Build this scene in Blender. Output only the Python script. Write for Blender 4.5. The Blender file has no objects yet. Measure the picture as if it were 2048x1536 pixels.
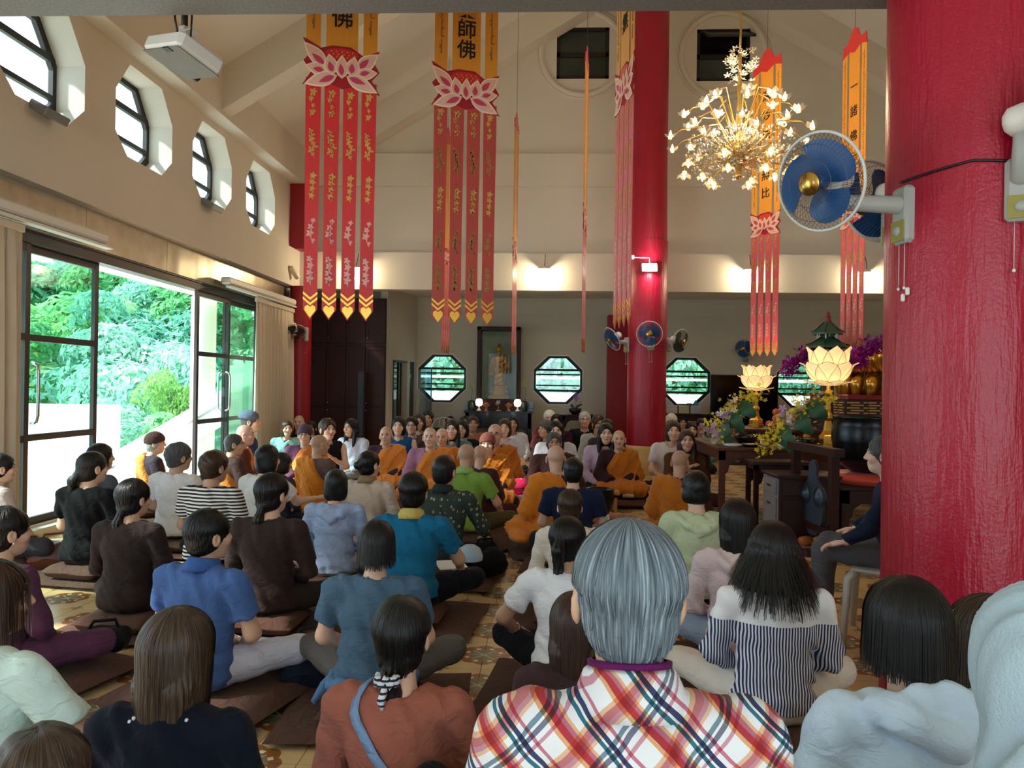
import bpy, math, random
import numpy as np
from mathutils import Matrix, Vector, Euler
random.seed(7); rng = np.random.default_rng(7)
sc = bpy.context.scene
C = sc.collection
R = math.radians
# ---------------------------------------------------------------- camera
CAM_H = 1.42; FPX = 1500.0
YAW, PITCH, ROLL = R(2.634), R(0.23), R(0.83)
cam_d = bpy.data.cameras.new('camera'); cam = bpy.data.objects.new('camera', cam_d); C.objects.link(cam)
cam_d.sensor_width = 36.0; cam_d.lens = FPX/2048*36; cam_d.clip_start = .05; cam_d.clip_end = 400
CM = Matrix.Rotation(YAW, 4, 'Z') @ Matrix.Rotation(R(90)+PITCH, 4, 'X') @ Matrix.Rotation(ROLL, 4, 'Z')
CM.translation = (0, 0, CAM_H); cam.matrix_world = CM
sc.camera = cam
_Fw = -(CM.to_3x3() @ Vector((0, 0, 1))); _Rt = CM.to_3x3() @ Vector((1, 0, 0)); _Up = CM.to_3x3() @ Vector((0, 1, 0))
def P(px, py, Y):
    "the point at depth Y of the room that lies in the photograph at px, py"
    d = _Fw + _Rt*((px-1024)/FPX) + _Up*((768-py)/FPX)
    t = Y/d.y
    return Vector((d.x*t, Y, CAM_H+d.z*t))
def PX(px, py, X):
    d = _Fw + _Rt*((px-1024)/FPX) + _Up*((768-py)/FPX)
    t = X/d.x
    return Vector((X, d.y*t, CAM_H+d.z*t))
def PZ(px, py, Z):
    d = _Fw + _Rt*((px-1024)/FPX) + _Up*((768-py)/FPX)
    t = (Z-CAM_H)/d.z
    return Vector((d.x*t, d.y*t, Z))
# ---------------------------------------------------------------- sky, sun, exposure
w = bpy.data.worlds.new('sky'); sc.world = w; w.use_nodes = True
bg = w.node_tree.nodes['Background']
bg.inputs[0].default_value = (0.70, 0.87, 1.0, 1); bg.inputs[1].default_value = 2.5
sd = bpy.data.lights.new('sun', 'SUN'); sd.energy = 8.0; sd.angle = R(4); sd.color = (1, .96, .88)
sun = bpy.data.objects.new('sun', sd); C.objects.link(sun)
sun.rotation_euler = Vector((.78, .34, -.70)).to_track_quat('-Z', 'Y').to_euler()
vs = sc.view_settings; vs.view_transform = 'Standard'; vs.look = 'None'; vs.gamma = 1; vs.use_curve_mapping = False
vs.exposure = 0.58
sc.cycles.max_bounces = 9; sc.cycles.diffuse_bounces = 6; sc.cycles.glossy_bounces = 3; sc.cycles.transparent_max_bounces = 12
sc.cycles.sample_clamp_indirect = 6; sc.cycles.caustics_reflective = False; sc.cycles.caustics_refractive = False
sc.cycles.use_denoising = True
# ---------------------------------------------------------------- materials
def lin(c):
    return tuple(((v/255)/12.92 if v/255 <= .04045 else ((v/255+.055)/1.055)**2.4) for v in c)
_M = {}
def M(name, col, rough=.6, metal=0., var=.12, vscale=6., bump=0., bscale=40., coat=0., sheen=0., emit=None, es=0., stretch=None, coords='Object', spec=.5):
    if name in _M: return _M[name]
    m = bpy.data.materials.new(name); m.use_nodes = True; nt = m.node_tree; n = nt.nodes; L = nt.links
    b = n['Principled BSDF']; c = lin(col)
    b.inputs['Roughness'].default_value = rough; b.inputs['Metallic'].default_value = metal
    b.inputs['Coat Weight'].default_value = coat; b.inputs['Sheen Weight'].default_value = sheen
    b.inputs['Specular IOR Level'].default_value = spec
    b.inputs['Base Color'].default_value = (*c, 1)
    if var or bump:
        tc = n.new('ShaderNodeTexCoord'); src = tc.outputs[coords]
        if stretch:
            mp = n.new('ShaderNodeMapping'); mp.inputs['Scale'].default_value = stretch; L.new(src, mp.inputs[0]); src = mp.outputs[0]
    if var:
        nz = n.new('ShaderNodeTexNoise'); nz.inputs['Scale'].default_value = vscale; nz.inputs['Detail'].default_value = 4; L.new(src, nz.inputs['Vector'])
        mx = n.new('ShaderNodeMix'); mx.data_type = 'RGBA'; L.new(nz.outputs['Fac'], mx.inputs[0])
        mx.inputs[6].default_value = (*[v*(1-var) for v in c], 1); mx.inputs[7].default_value = (*[min(1, v*(1+var)) for v in c], 1)
        L.new(mx.outputs[2], b.inputs['Base Color'])
    if bump:
        nb = n.new('ShaderNodeTexNoise'); nb.inputs['Scale'].default_value = bscale; nb.inputs['Detail'].default_value = 3; L.new(src, nb.inputs['Vector'])
        bp = n.new('ShaderNodeBump'); bp.inputs['Strength'].default_value = bump; bp.inputs['Distance'].default_value = .01
        L.new(nb.outputs['Fac'], bp.inputs['Height']); L.new(bp.outputs[0], b.inputs['Normal'])
    if emit:
        b.inputs['Emission Color'].default_value = (*lin(emit), 1); b.inputs['Emission Strength'].default_value = es
    _M[name] = m
    return m
def fab(col, name=None, **k):
    kw = dict(rough=.88, var=.10, vscale=14, bump=.25, bscale=260, sheen=.03, spec=.15); kw.update(k)
    nm = name or 'fabric_%d_%d_%d' % tuple(col)
    if nm in _M: return _M[nm]
    m = M(nm, col, **kw); crumple(m); return m
def crumple(m, scale=11., st=.55, dist=.02):
    "soft creases on top of the weave"
    nt = m.node_tree; b = nt.nodes['Principled BSDF']; tc = nt.nodes.new('ShaderNodeTexCoord'); mp = nt.nodes.new('ShaderNodeMapping'); mp.inputs['Scale'].default_value = (1., 1., 1.7); mp.inputs['Rotation'].default_value = (.3, .5, .2)
    nz = nt.nodes.new('ShaderNodeTexNoise'); nz.inputs['Scale'].default_value = scale; nz.inputs['Detail'].default_value = 2; nz.inputs['Distortion'].default_value = 1.6
    bp = nt.nodes.new('ShaderNodeBump'); bp.inputs['Strength'].default_value = st; bp.inputs['Distance'].default_value = dist
    nt.links.new(tc.outputs['Object'], mp.inputs[0]); nt.links.new(mp.outputs[0], nz.inputs['Vector']); nt.links.new(nz.outputs['Fac'], bp.inputs['Height'])
    old = b.inputs['Normal'].links[0].from_socket if b.inputs['Normal'].links else None
    if old: nt.links.new(old, bp.inputs['Normal'])
    nt.links.new(bp.outputs[0], b.inputs['Normal'])
def glass_mat(name, tint=(.93, .98, .96), refl=.10, rough=.02):
    if name in _M: return _M[name]
    m = bpy.data.materials.new(name); m.use_nodes = True; nt = m.node_tree; n = nt.nodes; L = nt.links
    for x in list(n): n.remove(x)
    o = n.new('ShaderNodeOutputMaterial'); t = n.new('ShaderNodeBsdfTransparent'); t.inputs[0].default_value = (*tint, 1)
    g = n.new('ShaderNodeBsdfGlossy'); g.inputs['Roughness'].default_value = rough
    mx = n.new('ShaderNodeMixShader'); mx.inputs[0].default_value = refl
    L.new(t.outputs[0], mx.inputs[1]); L.new(g.outputs[0], mx.inputs[2]); L.new(mx.outputs[0], o.inputs[0])
    _M[name] = m
    return m
class NT:
    "tiny node helper"
    def __init__(s, name):
        s.m = bpy.data.materials.new(name); s.m.use_nodes = True; s.n = s.m.node_tree.nodes; s.L = s.m.node_tree.links
        s.b = s.n['Principled BSDF']; _M[name] = s.m
    def node(s, t, **k):
        x = s.n.new(t)
        for a, v in k.items(): setattr(x, a, v)
        return x
    def _in(s, sock, v):
        if hasattr(v, 'links') or isinstance(v, bpy.types.NodeSocket): s.L.new(v, sock)
        elif isinstance(v, (tuple, list)): sock.default_value = tuple(v) if len(v) == len(sock.default_value) else (*v, 1)
        else: sock.default_value = v
    def math(s, op, a, b=0., c=0., clamp=False):
        x = s.node('ShaderNodeMath', operation=op, use_clamp=clamp)
        s._in(x.inputs[0], a); s._in(x.inputs[1], b); s._in(x.inputs[2], c)
        return x.outputs[0]
    def mix(s, f, a, b):
        x = s.node('ShaderNodeMix', data_type='RGBA'); s._in(x.inputs[0], f); s._in(x.inputs[6], a); s._in(x.inputs[7], b)
        return x.outputs[2]
    def coord(s, which='Object'):
        return s.node('ShaderNodeTexCoord').outputs[which]
    def sep(s, v):
        x = s.node('ShaderNodeSeparateXYZ'); s.L.new(v, x.inputs[0]); return x.outputs
    def comb(s, a, b, c=0.):
        x = s.node('ShaderNodeCombineXYZ'); s._in(x.inputs[0], a); s._in(x.inputs[1], b); s._in(x.inputs[2], c); return x.outputs[0]
    def noise(s, v, scale, detail=3):
        x = s.node('ShaderNodeTexNoise'); s.L.new(v, x.inputs['Vector']); x.inputs['Scale'].default_value = scale; x.inputs['Detail'].default_value = detail; return x.outputs['Fac']
    def ramp(s, f, stops):
        x = s.node('ShaderNodeValToRGB'); s.L.new(f, x.inputs[0]); e = x.color_ramp.elements
        while len(e) < len(stops): e.new(.5)
        for el, (p, c) in zip(e, stops): el.position = p; el.color = (*lin(c), 1)
        return x.outputs[0]
    def bump(s, h, st=.3, d=.01):
        x = s.node('ShaderNodeBump'); x.inputs['Strength'].default_value = st; x.inputs['Distance'].default_value = d; s.L.new(h, x.inputs['Height']); s.L.new(x.outputs[0], s.b.inputs['Normal'])
    def base(s, v, rough=.7):
        s._in(s.b.inputs['Base Color'], v); s.b.inputs['Roughness'].default_value = rough
        return s.m
def attr_mat(name, rough=.5, tone=(1, 1, 1), sss=0., bump=0.):
    if name in _M: return _M[name]
    t = NT(name); a = t.node('ShaderNodeAttribute'); a.attribute_name = 'Col'
    x = t.node('ShaderNodeMix', data_type='RGBA', blend_type='MULTIPLY'); x.inputs[0].default_value = 1
    t.L.new(a.outputs['Color'], x.inputs[6]); x.inputs[7].default_value = (*tone, 1)
    if bump: t.bump(t.noise(t.coord(), 90), bump, .004)
    return t.base(x.outputs[2], rough)
# ---------------------------------------------------------------- objects and mesh helpers
def tag(o, label=None, cat=None, group=None, kind=None):
    if label: o['label'] = label
    if cat: o['category'] = cat
    if group: o['group'] = group
    if kind: o['kind'] = kind
    return o
def empty(name, loc=(0, 0, 0), rz=0., label=None, cat=None, group=None):
    o = bpy.data.objects.new(name, None); C.objects.link(o); o.location = loc; o.rotation_euler = (0, 0, rz); o.empty_display_size = .1
    return tag(o, label, cat, group)
def mk(name, verts, faces, mat=None, parent=None, smooth=False, col=None, mats=None, mi=None):
    me = bpy.data.meshes.new(name)
    me.from_pydata([tuple(map(float, v)) for v in verts] if not isinstance(verts, np.ndarray) else verts.tolist(), [], faces if not isinstance(faces, np.ndarray) else faces.tolist())
    if smooth: me.polygons.foreach_set('use_smooth', np.ones(len(me.polygons), bool))
    if col is not None:
        ca = me.color_attributes.new('Col', 'FLOAT_COLOR', 'POINT')
        ca.data.foreach_set('color', np.c_[np.asarray(col, np.float32), np.ones(len(verts), np.float32)].ravel())
    for m in (mats or ([mat] if mat else [])): me.materials.append(m)
    if mi is not None: me.polygons.foreach_set('material_index', np.asarray(mi, np.int32))
    me.update()
    o = bpy.data.objects.new(name, me); C.objects.link(o)
    if parent: o.parent = parent
    return o
def share(src, parent=None, loc=None, rot=None, scale=None, mat=None, name=None):
    o = bpy.data.objects.new(name or src.name.split('.')[0], src.data); C.objects.link(o)
    o.parent = parent if parent else src.parent
    o.location = loc if loc is not None else src.location
    o.rotation_euler = rot if rot is not None else src.rotation_euler
    o.scale = scale if scale is not None else src.scale
    if mat:
        o.material_slots[0].link = 'OBJECT'; o.material_slots[0].material = mat
    return o
class G:
    "collects shapes for ONE mesh object"
    def __init__(s): s.v = []; s.f = []; s.mi = []; s.sm = []; s.cur = 0
    def add(s, vs, fs, smooth=False):
        k = len(s.v); s.v += [Vector(v) for v in vs]; s.f += [[i+k for i in f] for f in fs]; s.mi += [s.cur]*len(fs); s.sm += [smooth]*len(fs); return s
    def box(s, a, b, bev=0., mat=None):
        x0, y0, z0 = a; x1, y1, z1 = b
        if x0 > x1: x0, x1 = x1, x0
        if y0 > y1: y0, y1 = y1, y0
        if z0 > z1: z0, z1 = z1, z0
        if bev <= 0:
            vs = [(x0, y0, z0), (x1, y0, z0), (x1, y1, z0), (x0, y1, z0), (x0, y0, z1), (x1, y0, z1), (x1, y1, z1), (x0, y1, z1)]
            fs = [(0, 3, 2, 1), (4, 5, 6, 7), (0, 1, 5, 4), (1, 2, 6, 5), (2, 3, 7, 6), (3, 0, 4, 7)]
        else:
            e = min(bev, (x1-x0)/2.01, (y1-y0)/2.01, (z1-z0)/2.01)
            vs = []; fs = []
            for z, i in ((z0, e), (z0+e, 0), (z1-e, 0), (z1, e)):
                for (x, y) in ((x0+i+e*0, y0+e), (x0+e, y0+i), (x1-e, y0+i), (x1-i, y0+e), (x1-i, y1-e), (x1-e, y1-i), (x0+e, y1-i), (x0+i, y1-e)): vs.append((x, y, z))
            for r in range(3):
                for k in range(8): a_ = r*8+k; b_ = r*8+(k+1) % 8; fs.append((a_, b_, b_+8, a_+8))
            fs += [tuple(range(7, -1, -1)), tuple(range(24, 32))]
        if mat is not None: vs = [mat @ Vector(v) for v in vs]
        return s.add(vs, fs)
    def cbox(s, c, d, bev=0., rot=None):
        h = Vector(d)/2; m = None
        if rot is not None:
            m = Matrix.Translation(Vector(c)) @ Euler(rot).to_matrix().to_4x4(); c = Vector((0, 0, 0))
        c = Vector(c); return s.box(c-h, c+h, bev, m)
    def tube(s, path, r, n=8, cap=True, smooth=True, flat=1.):
        path = [Vector(p) for p in path]; rs = r if isinstance(r, (list, tuple)) else [r]*len(path)
        vs = []; up = None
        for i, p in enumerate(path):
            t = (path[min(i+1, len(path)-1)]-path[max(i-1, 0)]).normalized()
            if up is None: up = Vector((0, 0, 1)) if abs(t.z) < .9 else Vector((1, 0, 0))
            a = t.cross(up); a = a.normalized() if a.length > 1e-6 else Vector((1, 0, 0)); b = a.cross(t).normalized(); up = b
            for k in range(n):
                an = 2*math.pi*k/n; vs.append(p + a*math.cos(an)*rs[i] + b*math.sin(an)*rs[i]*flat)
        fs = []
        for i in range(len(path)-1):
            for k in range(n): fs.append((i*n+k, i*n+(k+1) % n, (i+1)*n+(k+1) % n, (i+1)*n+k))
        s.add(vs, fs, smooth)
        if cap:
            k = len(s.v)-len(vs); s.f += [[k+i for i in range(n-1, -1, -1)], [k+(len(path)-1)*n+i for i in range(n)]]; s.mi += [s.cur]*2; s.sm += [False]*2
        return s
    def lathe(s, prof, n=24, c=(0, 0, 0), smooth=True, sx=1., sy=1., mat=None, a0=0., a1=2*math.pi, closed=True):
        c = Vector(c); vs = []; m = n if closed else n+1
        for (r, z) in prof:
            for k in range(m):
                a = a0+(a1-a0)*k/n; v = Vector((r*math.cos(a)*sx, r*math.sin(a)*sy, z))
                vs.append((mat @ v if mat is not None else v)+c)
        fs = []
        for i in range(len(prof)-1):
            for k in range(n if closed else n): fs.append((i*m+k, i*m+(k+1) % m, (i+1)*m+(k+1) % m, (i+1)*m+k))
        return s.add(vs, fs, smooth)
    def ball(s, c, r, n=10, m=7, smooth=True):
        r = (r, r, r) if not isinstance(r, (tuple, list)) else r
        c = Vector(c); vs = [c+Vector((0, 0, -r[2]))]
        for i in range(1, m):
            t = math.pi*i/m
            for k in range(n): a = 2*math.pi*k/n; vs.append(c+Vector((r[0]*math.sin(t)*math.cos(a), r[1]*math.sin(t)*math.sin(a), -r[2]*math.cos(t))))
        vs.append(c+Vector((0, 0, r[2]))); fs = []
        for k in range(n): fs.append((0, 1+(k+1) % n, 1+k))
        for i in range(m-2):
            for k in range(n): fs.append((1+i*n+k, 1+i*n+(k+1) % n, 1+(i+1)*n+(k+1) % n, 1+(i+1)*n+k))
        l = len(vs)-1
        for k in range(n): fs.append((l, 1+(m-2)*n+k, 1+(m-2)*n+(k+1) % n))
        return s.add(vs, fs, smooth)
    def prism(s, poly, d0, d1, fr):
        "poly (u,v) extruded from d0 to d1; fr(u,v,d) -> point"
        n = len(poly); vs = [fr(u, v, d0) for u, v in poly]+[fr(u, v, d1) for u, v in poly]
        fs = [tuple(range(n-1, -1, -1)), tuple(range(n, 2*n))]+[(i, (i+1) % n, n+(i+1) % n, n+i) for i in range(n)]
        return s.add(vs, fs)
    def build(s, name, mat, parent=None, smooth=None):
        o = mk(name, s.v, s.f, None, parent, mats=mat if isinstance(mat, (list, tuple)) else [mat], mi=s.mi)
        o.data.polygons.foreach_set('use_smooth', np.array(s.sm if smooth is None else [smooth]*len(s.f), bool))
        return o
    def struct(s, name, mat, parent=None):
        o = s.build(name, mat, parent)
        if not parent: o['kind'] = 'structure'
        return o
    def thing(s, name, mat, label, cat, group=None):
        return tag(s.build(name, mat), label, cat, group)
XF = lambda c, rz=0., rx=0., ry=0.: Matrix.Translation(Vector(c)) @ Euler((rx, ry, rz)).to_matrix().to_4x4()
# ================================================================ STRUCTURE
plaster = M('cream_plaster', (216, 209, 197), .85, var=.05, vscale=1.3, bump=.12, bscale=22)
plaster_b = M('grey_plaster', (205, 200, 182), .85, var=.05, vscale=1.1, bump=.12, bscale=22)
ceil_m = M('ceiling_plaster', (222, 219, 212), .9, var=.04, vscale=.8, bump=.08, bscale=14)
white_m = M('white_masonry', (238, 240, 240), .85, var=.06, vscale=3, bump=.1)
bronze = M('bronze_aluminium', (52, 46, 43), .42, .35, var=.08)
black_f = M('black_frame', (28, 26, 25), .5, .1, var=.05)
stone_m = M('grey_granite', (120, 118, 118), .55, var=.45, vscale=60, bump=.2, bscale=80)
paint = NT('red_lacquer')
_c = paint.coord(); _mp = paint.node('ShaderNodeMapping'); _mp.inputs['Scale'].default_value = (9, 9, 1.1); paint.L.new(_c, _mp.inputs[0])
_h = paint.math('ADD', paint.noise(_mp.outputs[0], 4, 4), paint.math('MULTIPLY', paint.noise(_c, 75, 2), .25))
paint.bump(_h, .75, .012); red_m = paint.base(paint.mix(paint.noise(_c, 2.5), (*lin((152, 10, 38)), 1), (*lin((176, 20, 54)), 1)), .34)
red_d = M('dark_red_paint', (150, 14, 30), .45, var=.08, bump=.15)
base_m = M('cream_stone_base', (226, 196, 130), .6, var=.08, bump=.15)
glass = glass_mat('pane_glass'); glass_g = glass_mat('green_pane_glass', (.80, .93, .90), .10)
wood_d = M('dark_rosewood', (50, 24, 22), .42, var=.25, vscale=5, stretch=(1, 1, 8), bump=.1, spec=.25)
wood_m = M('brown_wood', (88, 46, 34), .42, var=.25, vscale=5, stretch=(8, 1, 1), bump=.1, spec=.25)

# ---- floor: encaustic tiles
t = NT('encaustic_tile')
g_ = t.node('ShaderNodeNewGeometry'); px, py, pz = t.sep(g_.outputs['Position'])
def _fr(v, o): return t.math('MULTIPLY', t.math('SUBTRACT', t.math('FRACT', t.math('ADD', t.math('DIVIDE', t.math('ADD', v, o), .4), 20.5)), .5), .4)
u = _fr(px, .31); v = _fr(py, -3.165)
r = t.math('SQRT', t.math('ADD', t.math('MULTIPLY', u, u), t.math('MULTIPLY', v, v)))
a = t.math('ARCTAN2', v, u)
sc8 = t.math('ABSOLUTE', t.math('COSINE', t.math('MULTIPLY', a, 4)))
edge = t.math('ADD', .122, t.math('MULTIPLY', sc8, .02))
ring = t.math('MULTIPLY', t.math('LESS_THAN', r, edge), t.math('GREATER_THAN', r, .088))
gap = t.math('MULTIPLY', t.math('MULTIPLY', t.math('GREATER_THAN', r, .083), t.math('LESS_THAN', r, .104)), t.math('LESS_THAN', sc8, .5))
disk = t.math('LESS_THAN', r, .088)
spoke = t.math('MULTIPLY', disk, t.math('LESS_THAN', t.math('MULTIPLY', t.math('ABSOLUTE', t.math('SINE', t.math('MULTIPLY', a, 4))), r), .0085))
rim = t.math('MULTIPLY', t.math('GREATER_THAN', r, .080), disk)
u2 = t.math('SUBTRACT', t.math('ABSOLUTE', u), .2); v2 = t.math('SUBTRACT', t.math('ABSOLUTE', v), .2)
r2 = t.math('SQRT', t.math('ADD', t.math('MULTIPLY', u2, u2), t.math('MULTIPLY', v2, v2)))
a2 = t.math('ARCTAN2', v2, u2); star = t.math('LESS_THAN', r2, t.math('ADD', .012, t.math('MULTIPLY', t.math('ABSOLUTE', t.math('COSINE', t.math('MULTIPLY', a2, 2))), .03)))
wear = t.noise(g_.outputs['Position'], 9, 5)
c0 = t.mix(wear, (*lin((196, 164, 112)), 1), (*lin((220, 194, 146)), 1))
c1 = t.mix(star, c0, (*lin((150, 128, 88)), 1))
c2 = t.mix(ring, c1, (*lin((144, 92, 48)), 1))
c3 = t.mix(disk, c2, (*lin((122, 118, 92)), 1))
c4 = t.mix(rim, c3, (*lin((158, 104, 52)), 1))
c5 = t.mix(t.math('MAXIMUM', gap, spoke), c4, (*lin((232, 220, 186)), 1))
t.bump(wear, .05, .002)
tile_m = t.base(c5, .3)
grout = M('floor_grout', (150, 122, 82), .8)
floor = G().box((-4.75, -3, -.2), (9, 16, -.005)).struct('floor', grout)
T = .2; X0 = -.31; Y0 = 3.165
def tile_shape(g, x, y):
    h = T/2-.0007; e = .0016
    g.add([(x-h, y-h, -.005), (x+h, y-h, -.005), (x+h, y+h, -.005), (x-h, y+h, -.005), (x-h+e, y-h+e, 0), (x+h-e, y-h+e, 0), (x+h-e, y+h-e, 0), (x-h+e, y+h-e, 0)],
          [(4, 5, 6, 7), (0, 1, 5, 4), (1, 2, 6, 5), (2, 3, 7, 6), (3, 0, 4, 7)])
tiles = []
for i in range(-21, 42):
    for j in range(-30, 62):
        x = X0+T*(i+.5); y = Y0+T*(j+.5)
        if -4.6 < x < 8.4 and -2.8 < y < 15.6: tiles.append((x, y))
def _vis(x, y): return y > 2.3 and -.72 < x/y < .50
near = sorted([p for p in tiles if _vis(*p)], key=lambda p: p[0]**2+p[1]**2)[:300]
g = G(); tile_shape(g, 0, 0); t0 = g.build('tile', tile_m, floor); t0.location = (*near[0], 0)
for p in near[1:]: share(t0, floor, (*p, 0))
ns = set(near); g = G()
for p in tiles:
    if p not in ns: tile_shape(g, *p)
tag(g.build('tile_field', tile_m, floor), kind='stuff')

# ---- walls with octagonal openings
def octo(cu, cv, hw, hh, cx, cz0, cz1):
    return [(cu-hw+cx, cv-hh), (cu+hw-cx, cv-hh), (cu+hw, cv-hh+cz0), (cu+hw, cv+hh-cz1), (cu+hw-cx, cv+hh), (cu-hw+cx, cv+hh), (cu-hw, cv+hh-cz1), (cu-hw, cv-hh+cz0)]
def holed_wall(g, u0, u1, v0, v1, octs, d0, d1, fr):
    octs = sorted(octs, key=lambda o: o[0][0]); cuts = [u0]
    for a_, b_ in zip(octs, octs[1:]): cuts.append((max(p[0] for p in a_)+min(p[0] for p in b_))/2)
    cuts.append(u1)
    for k, o in enumerate(octs):
        a_, b_ = cuts[k], cuts[k+1]
        for d in (d0, d1):
            rc = [(a_, v0), (b_, v0), (b_, v1), (a_, v1)]; vs = [fr(*p, d) for p in rc+o]
            q = lambda i: 4+i
            fs = [(0, 1, q(1), q(0)), (1, q(2), q(1)), (1, 2, q(3), q(2)), (2, q(4), q(3)), (2, 3, q(5), q(4)), (3, q(6), q(5)), (3, 0, q(7), q(6)), (0, q(0), q(7))]
            g.add(vs, fs)
        vs = [fr(*p, d0) for p in o]+[fr(*p, d1) for p in o]
        g.add(vs, [(i, (i+1) % 8, 8+(i+1) % 8, 8+i) for i in range(8)])
def oct_frame(n, o, d, th, fr, w_, mat, bars, label=None, pane=glass, hinge=None):
    "one window: frame, bars and panes"
    cu = sum(p[0] for p in o)/8; cv = (min(p[1] for p in o)+max(p[1] for p in o))/2; s_ = lambda p, k: (p[0]+(k if p[0] < cu else -k), p[1]+(k if p[1] < cv else -k))
    inn = [s_(p, w_) for p in o]
    g = G()
    for i in range(8):
        j = (i+1) % 8; q = [o[i], o[j], inn[j], inn[i]]
        g.prism(q, d, d+th, fr)
    root = g.struct('window_%d' % n, mat)
    um = min(p[0] for p in o)+w_*.5; ux = max(p[0] for p in o)-w_*.5
    for (b0, b1) in bars: G().prism([(um, b0), (ux, b0), (ux, b1), (um, b1)], d-.005, d+th-.01, fr).build('glazing_bar', mat, root)
    vs = sorted(bars); lv = [min(p[1] for p in o)]+[sum(b)/2 for b in vs]+[max(p[1] for p in o)]
    def clipx(v_):
        xs = []
        for i in range(8):
            a_, b_ = o[i], o[(i+1) % 8]
            if (a_[1]-v_)*(b_[1]-v_) <= 0 and abs(a_[1]-b_[1]) > 1e-6: xs.append(a_[0]+(b_[0]-a_[0])*(v_-a_[1])/(b_[1]-a_[1]))
        return min(xs), max(xs)
    for a_, b_ in zip(lv, lv[1:]):
        e = 1e-4; x0, x1 = clipx(a_+e); x2, x3 = clipx(b_-e); poly = [(x0, a_), (x1, a_)]+[p for p in sorted(o) if False]
        poly += [p for p in o if a_ < p[1] < b_ and p[0] > cu]; poly += [(x3, b_), (x2, b_)]; poly += sorted([p for p in o if a_ < p[1] < b_ and p[0] < cu], key=lambda p: -p[1])
        poly[2:2] = []
        rt = sorted([p for p in o if a_ < p[1] < b_ and p[0] > cu], key=lambda p: p[1]); lf = sorted([p for p in o if a_ < p[1] < b_ and p[0] < cu], key=lambda p: -p[1])
        G().prism([(x0, a_), (x1, a_)]+rt+[(x3, b_), (x2, b_)]+lf, d+th*.4, d+th*.4+.006, fr).build('pane', pane, root)
    return root
frL = lambda u_, v_, d: (-4.6-d, u_, v_)          # left wall: u = depth, v = height, d outwards
frB = lambda u_, v_, d: (u_, 15.8+d, v_)          # back wall
frG = lambda u_, v_, d: (u_, 13.5+d, v_)          # back gable
octL = [octo(7.2+1.73*k-.6, 4.37, .6, .52, .26, .24, .36) for k in range(0, 4)]
g = G(); holed_wall(g, 3.5, 13.5, 3.82, 5.0, octL, 0, .36, frL); wl = g.struct('wall_left', plaster)
for k, o in enumerate(octL): oct_frame(k+1, o, .29, .05, frL, .055, black_f, [(4.535, 4.60), (4.165, 4.215)])
G().box((-4.8, -3, 3.15), (-4.5, 13.4, 3.82)).struct('trim_1', plaster)                       # ring beam, left
G().box((-4.85, 3.5, 4.98), (-4.35, 13.5, 5.62)).struct('trim_2', plaster)                     # eaves beam, left
# stainless plates above the doors
steel = NT('stainless_plate'); _c = steel.coord(); _mp = steel.node('ShaderNodeMapping'); _mp.inputs['Scale'].default_value = (1, 1.1, .35); steel.L.new(_c, _mp.inputs[0])
steel.bump(steel.noise(_mp.outputs[0], 1.0, 2), .4, .09); steel.b.inputs['Metallic'].default_value = .75
st_m = steel.base(steel.mix(steel.noise(_c, 6, 6), (*lin((150, 138, 118)), 1), (*lin((206, 196, 176)), 1)), .28)
ys = [3.6, 4.9, 6.0, 7.3, 8.9, 10.2, 11.5, 12.9, 13.25]
pl = G().box((-4.78, 3.5, 2.74), (-4.64, 13.3, 3.15)).struct('trim_3', plaster)
for a_, b_ in zip(ys, ys[1:]): G().box((-4.645, a_+.003, 2.77), (-4.625, b_-.003, 3.135)).build('steel_plate', st_m, pl)
# sliding doors
G().box((-4.74, 3.5, 2.64), (-4.60, 12.0, 2.75)).box((-4.60, 3.5, 2.735), (-4.585, 12.0, 2.75)).struct('trim_4', bronze)
sill = G().box((-4.80, 3.5, -.005), (-4.52, 13.2, .085)).box((-4.70, 3.5, .085), (-4.685, 13.2, .105)).box((-4.64, 3.5, .085), (-4.625, 13.2, .105)).struct('trim_5', M('pale_sill', (214, 208, 196), .5, var=.06))
steel_h = M('polished_steel', (200, 200, 198), .18, 1., var=0)
def sliding(n, x, y0, y1, handle_y=None):
    g = G(); w_ = .062
    for a_, b_ in ((y0, y0+w_), (y1-w_, y1)): g.box((x-.02, a_, .1), (x+.02, b_, 2.65))
    for a_, b_ in ((.1, .17), (.865, .925), (1.775, 1.835), (2.57, 2.65)): g.box((x-.018, y0+w_, a_), (x+.018, y1-w_, b_))
    d = g.struct('door_%d' % n, bronze)
    for a_, b_ in ((.17, .865), (.925, 1.775), (1.835, 2.57)): G().box((x-.003, y0+w_, a_), (x+.003, y1-w_, b_)).build('pane', glass_g, d)
    if handle_y:
        for s_ in (1, -1):
            pts = [(x+s_*.02, handle_y, 1.02), (x+s_*.075, handle_y, 1.04), (x+s_*.085, handle_y, 1.10), (x+s_*.085, handle_y, 1.50), (x+s_*.075, handle_y, 1.56), (x+s_*.02, handle_y, 1.58)]
            G().tube(pts, .015, 10).build('handle', steel_h, d)
sliding(1, -4.69, 4.10, 5.36); sliding(2, -4.64, 5.30, 6.50); sliding(3, -4.69, 6.46, 7.60, 6.60); sliding(4, -4.64, 9.70, 10.74, 10.60); sliding(5, -4.69, 10.68, 11.9)
G().box((-4.70, 11.85, 0), (-4.60, 13.3, 2.75)).box((-4.76, 3.45, 0), (-4.6, 4.1, 2.75)).struct('wall_left.001', plaster)
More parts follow.
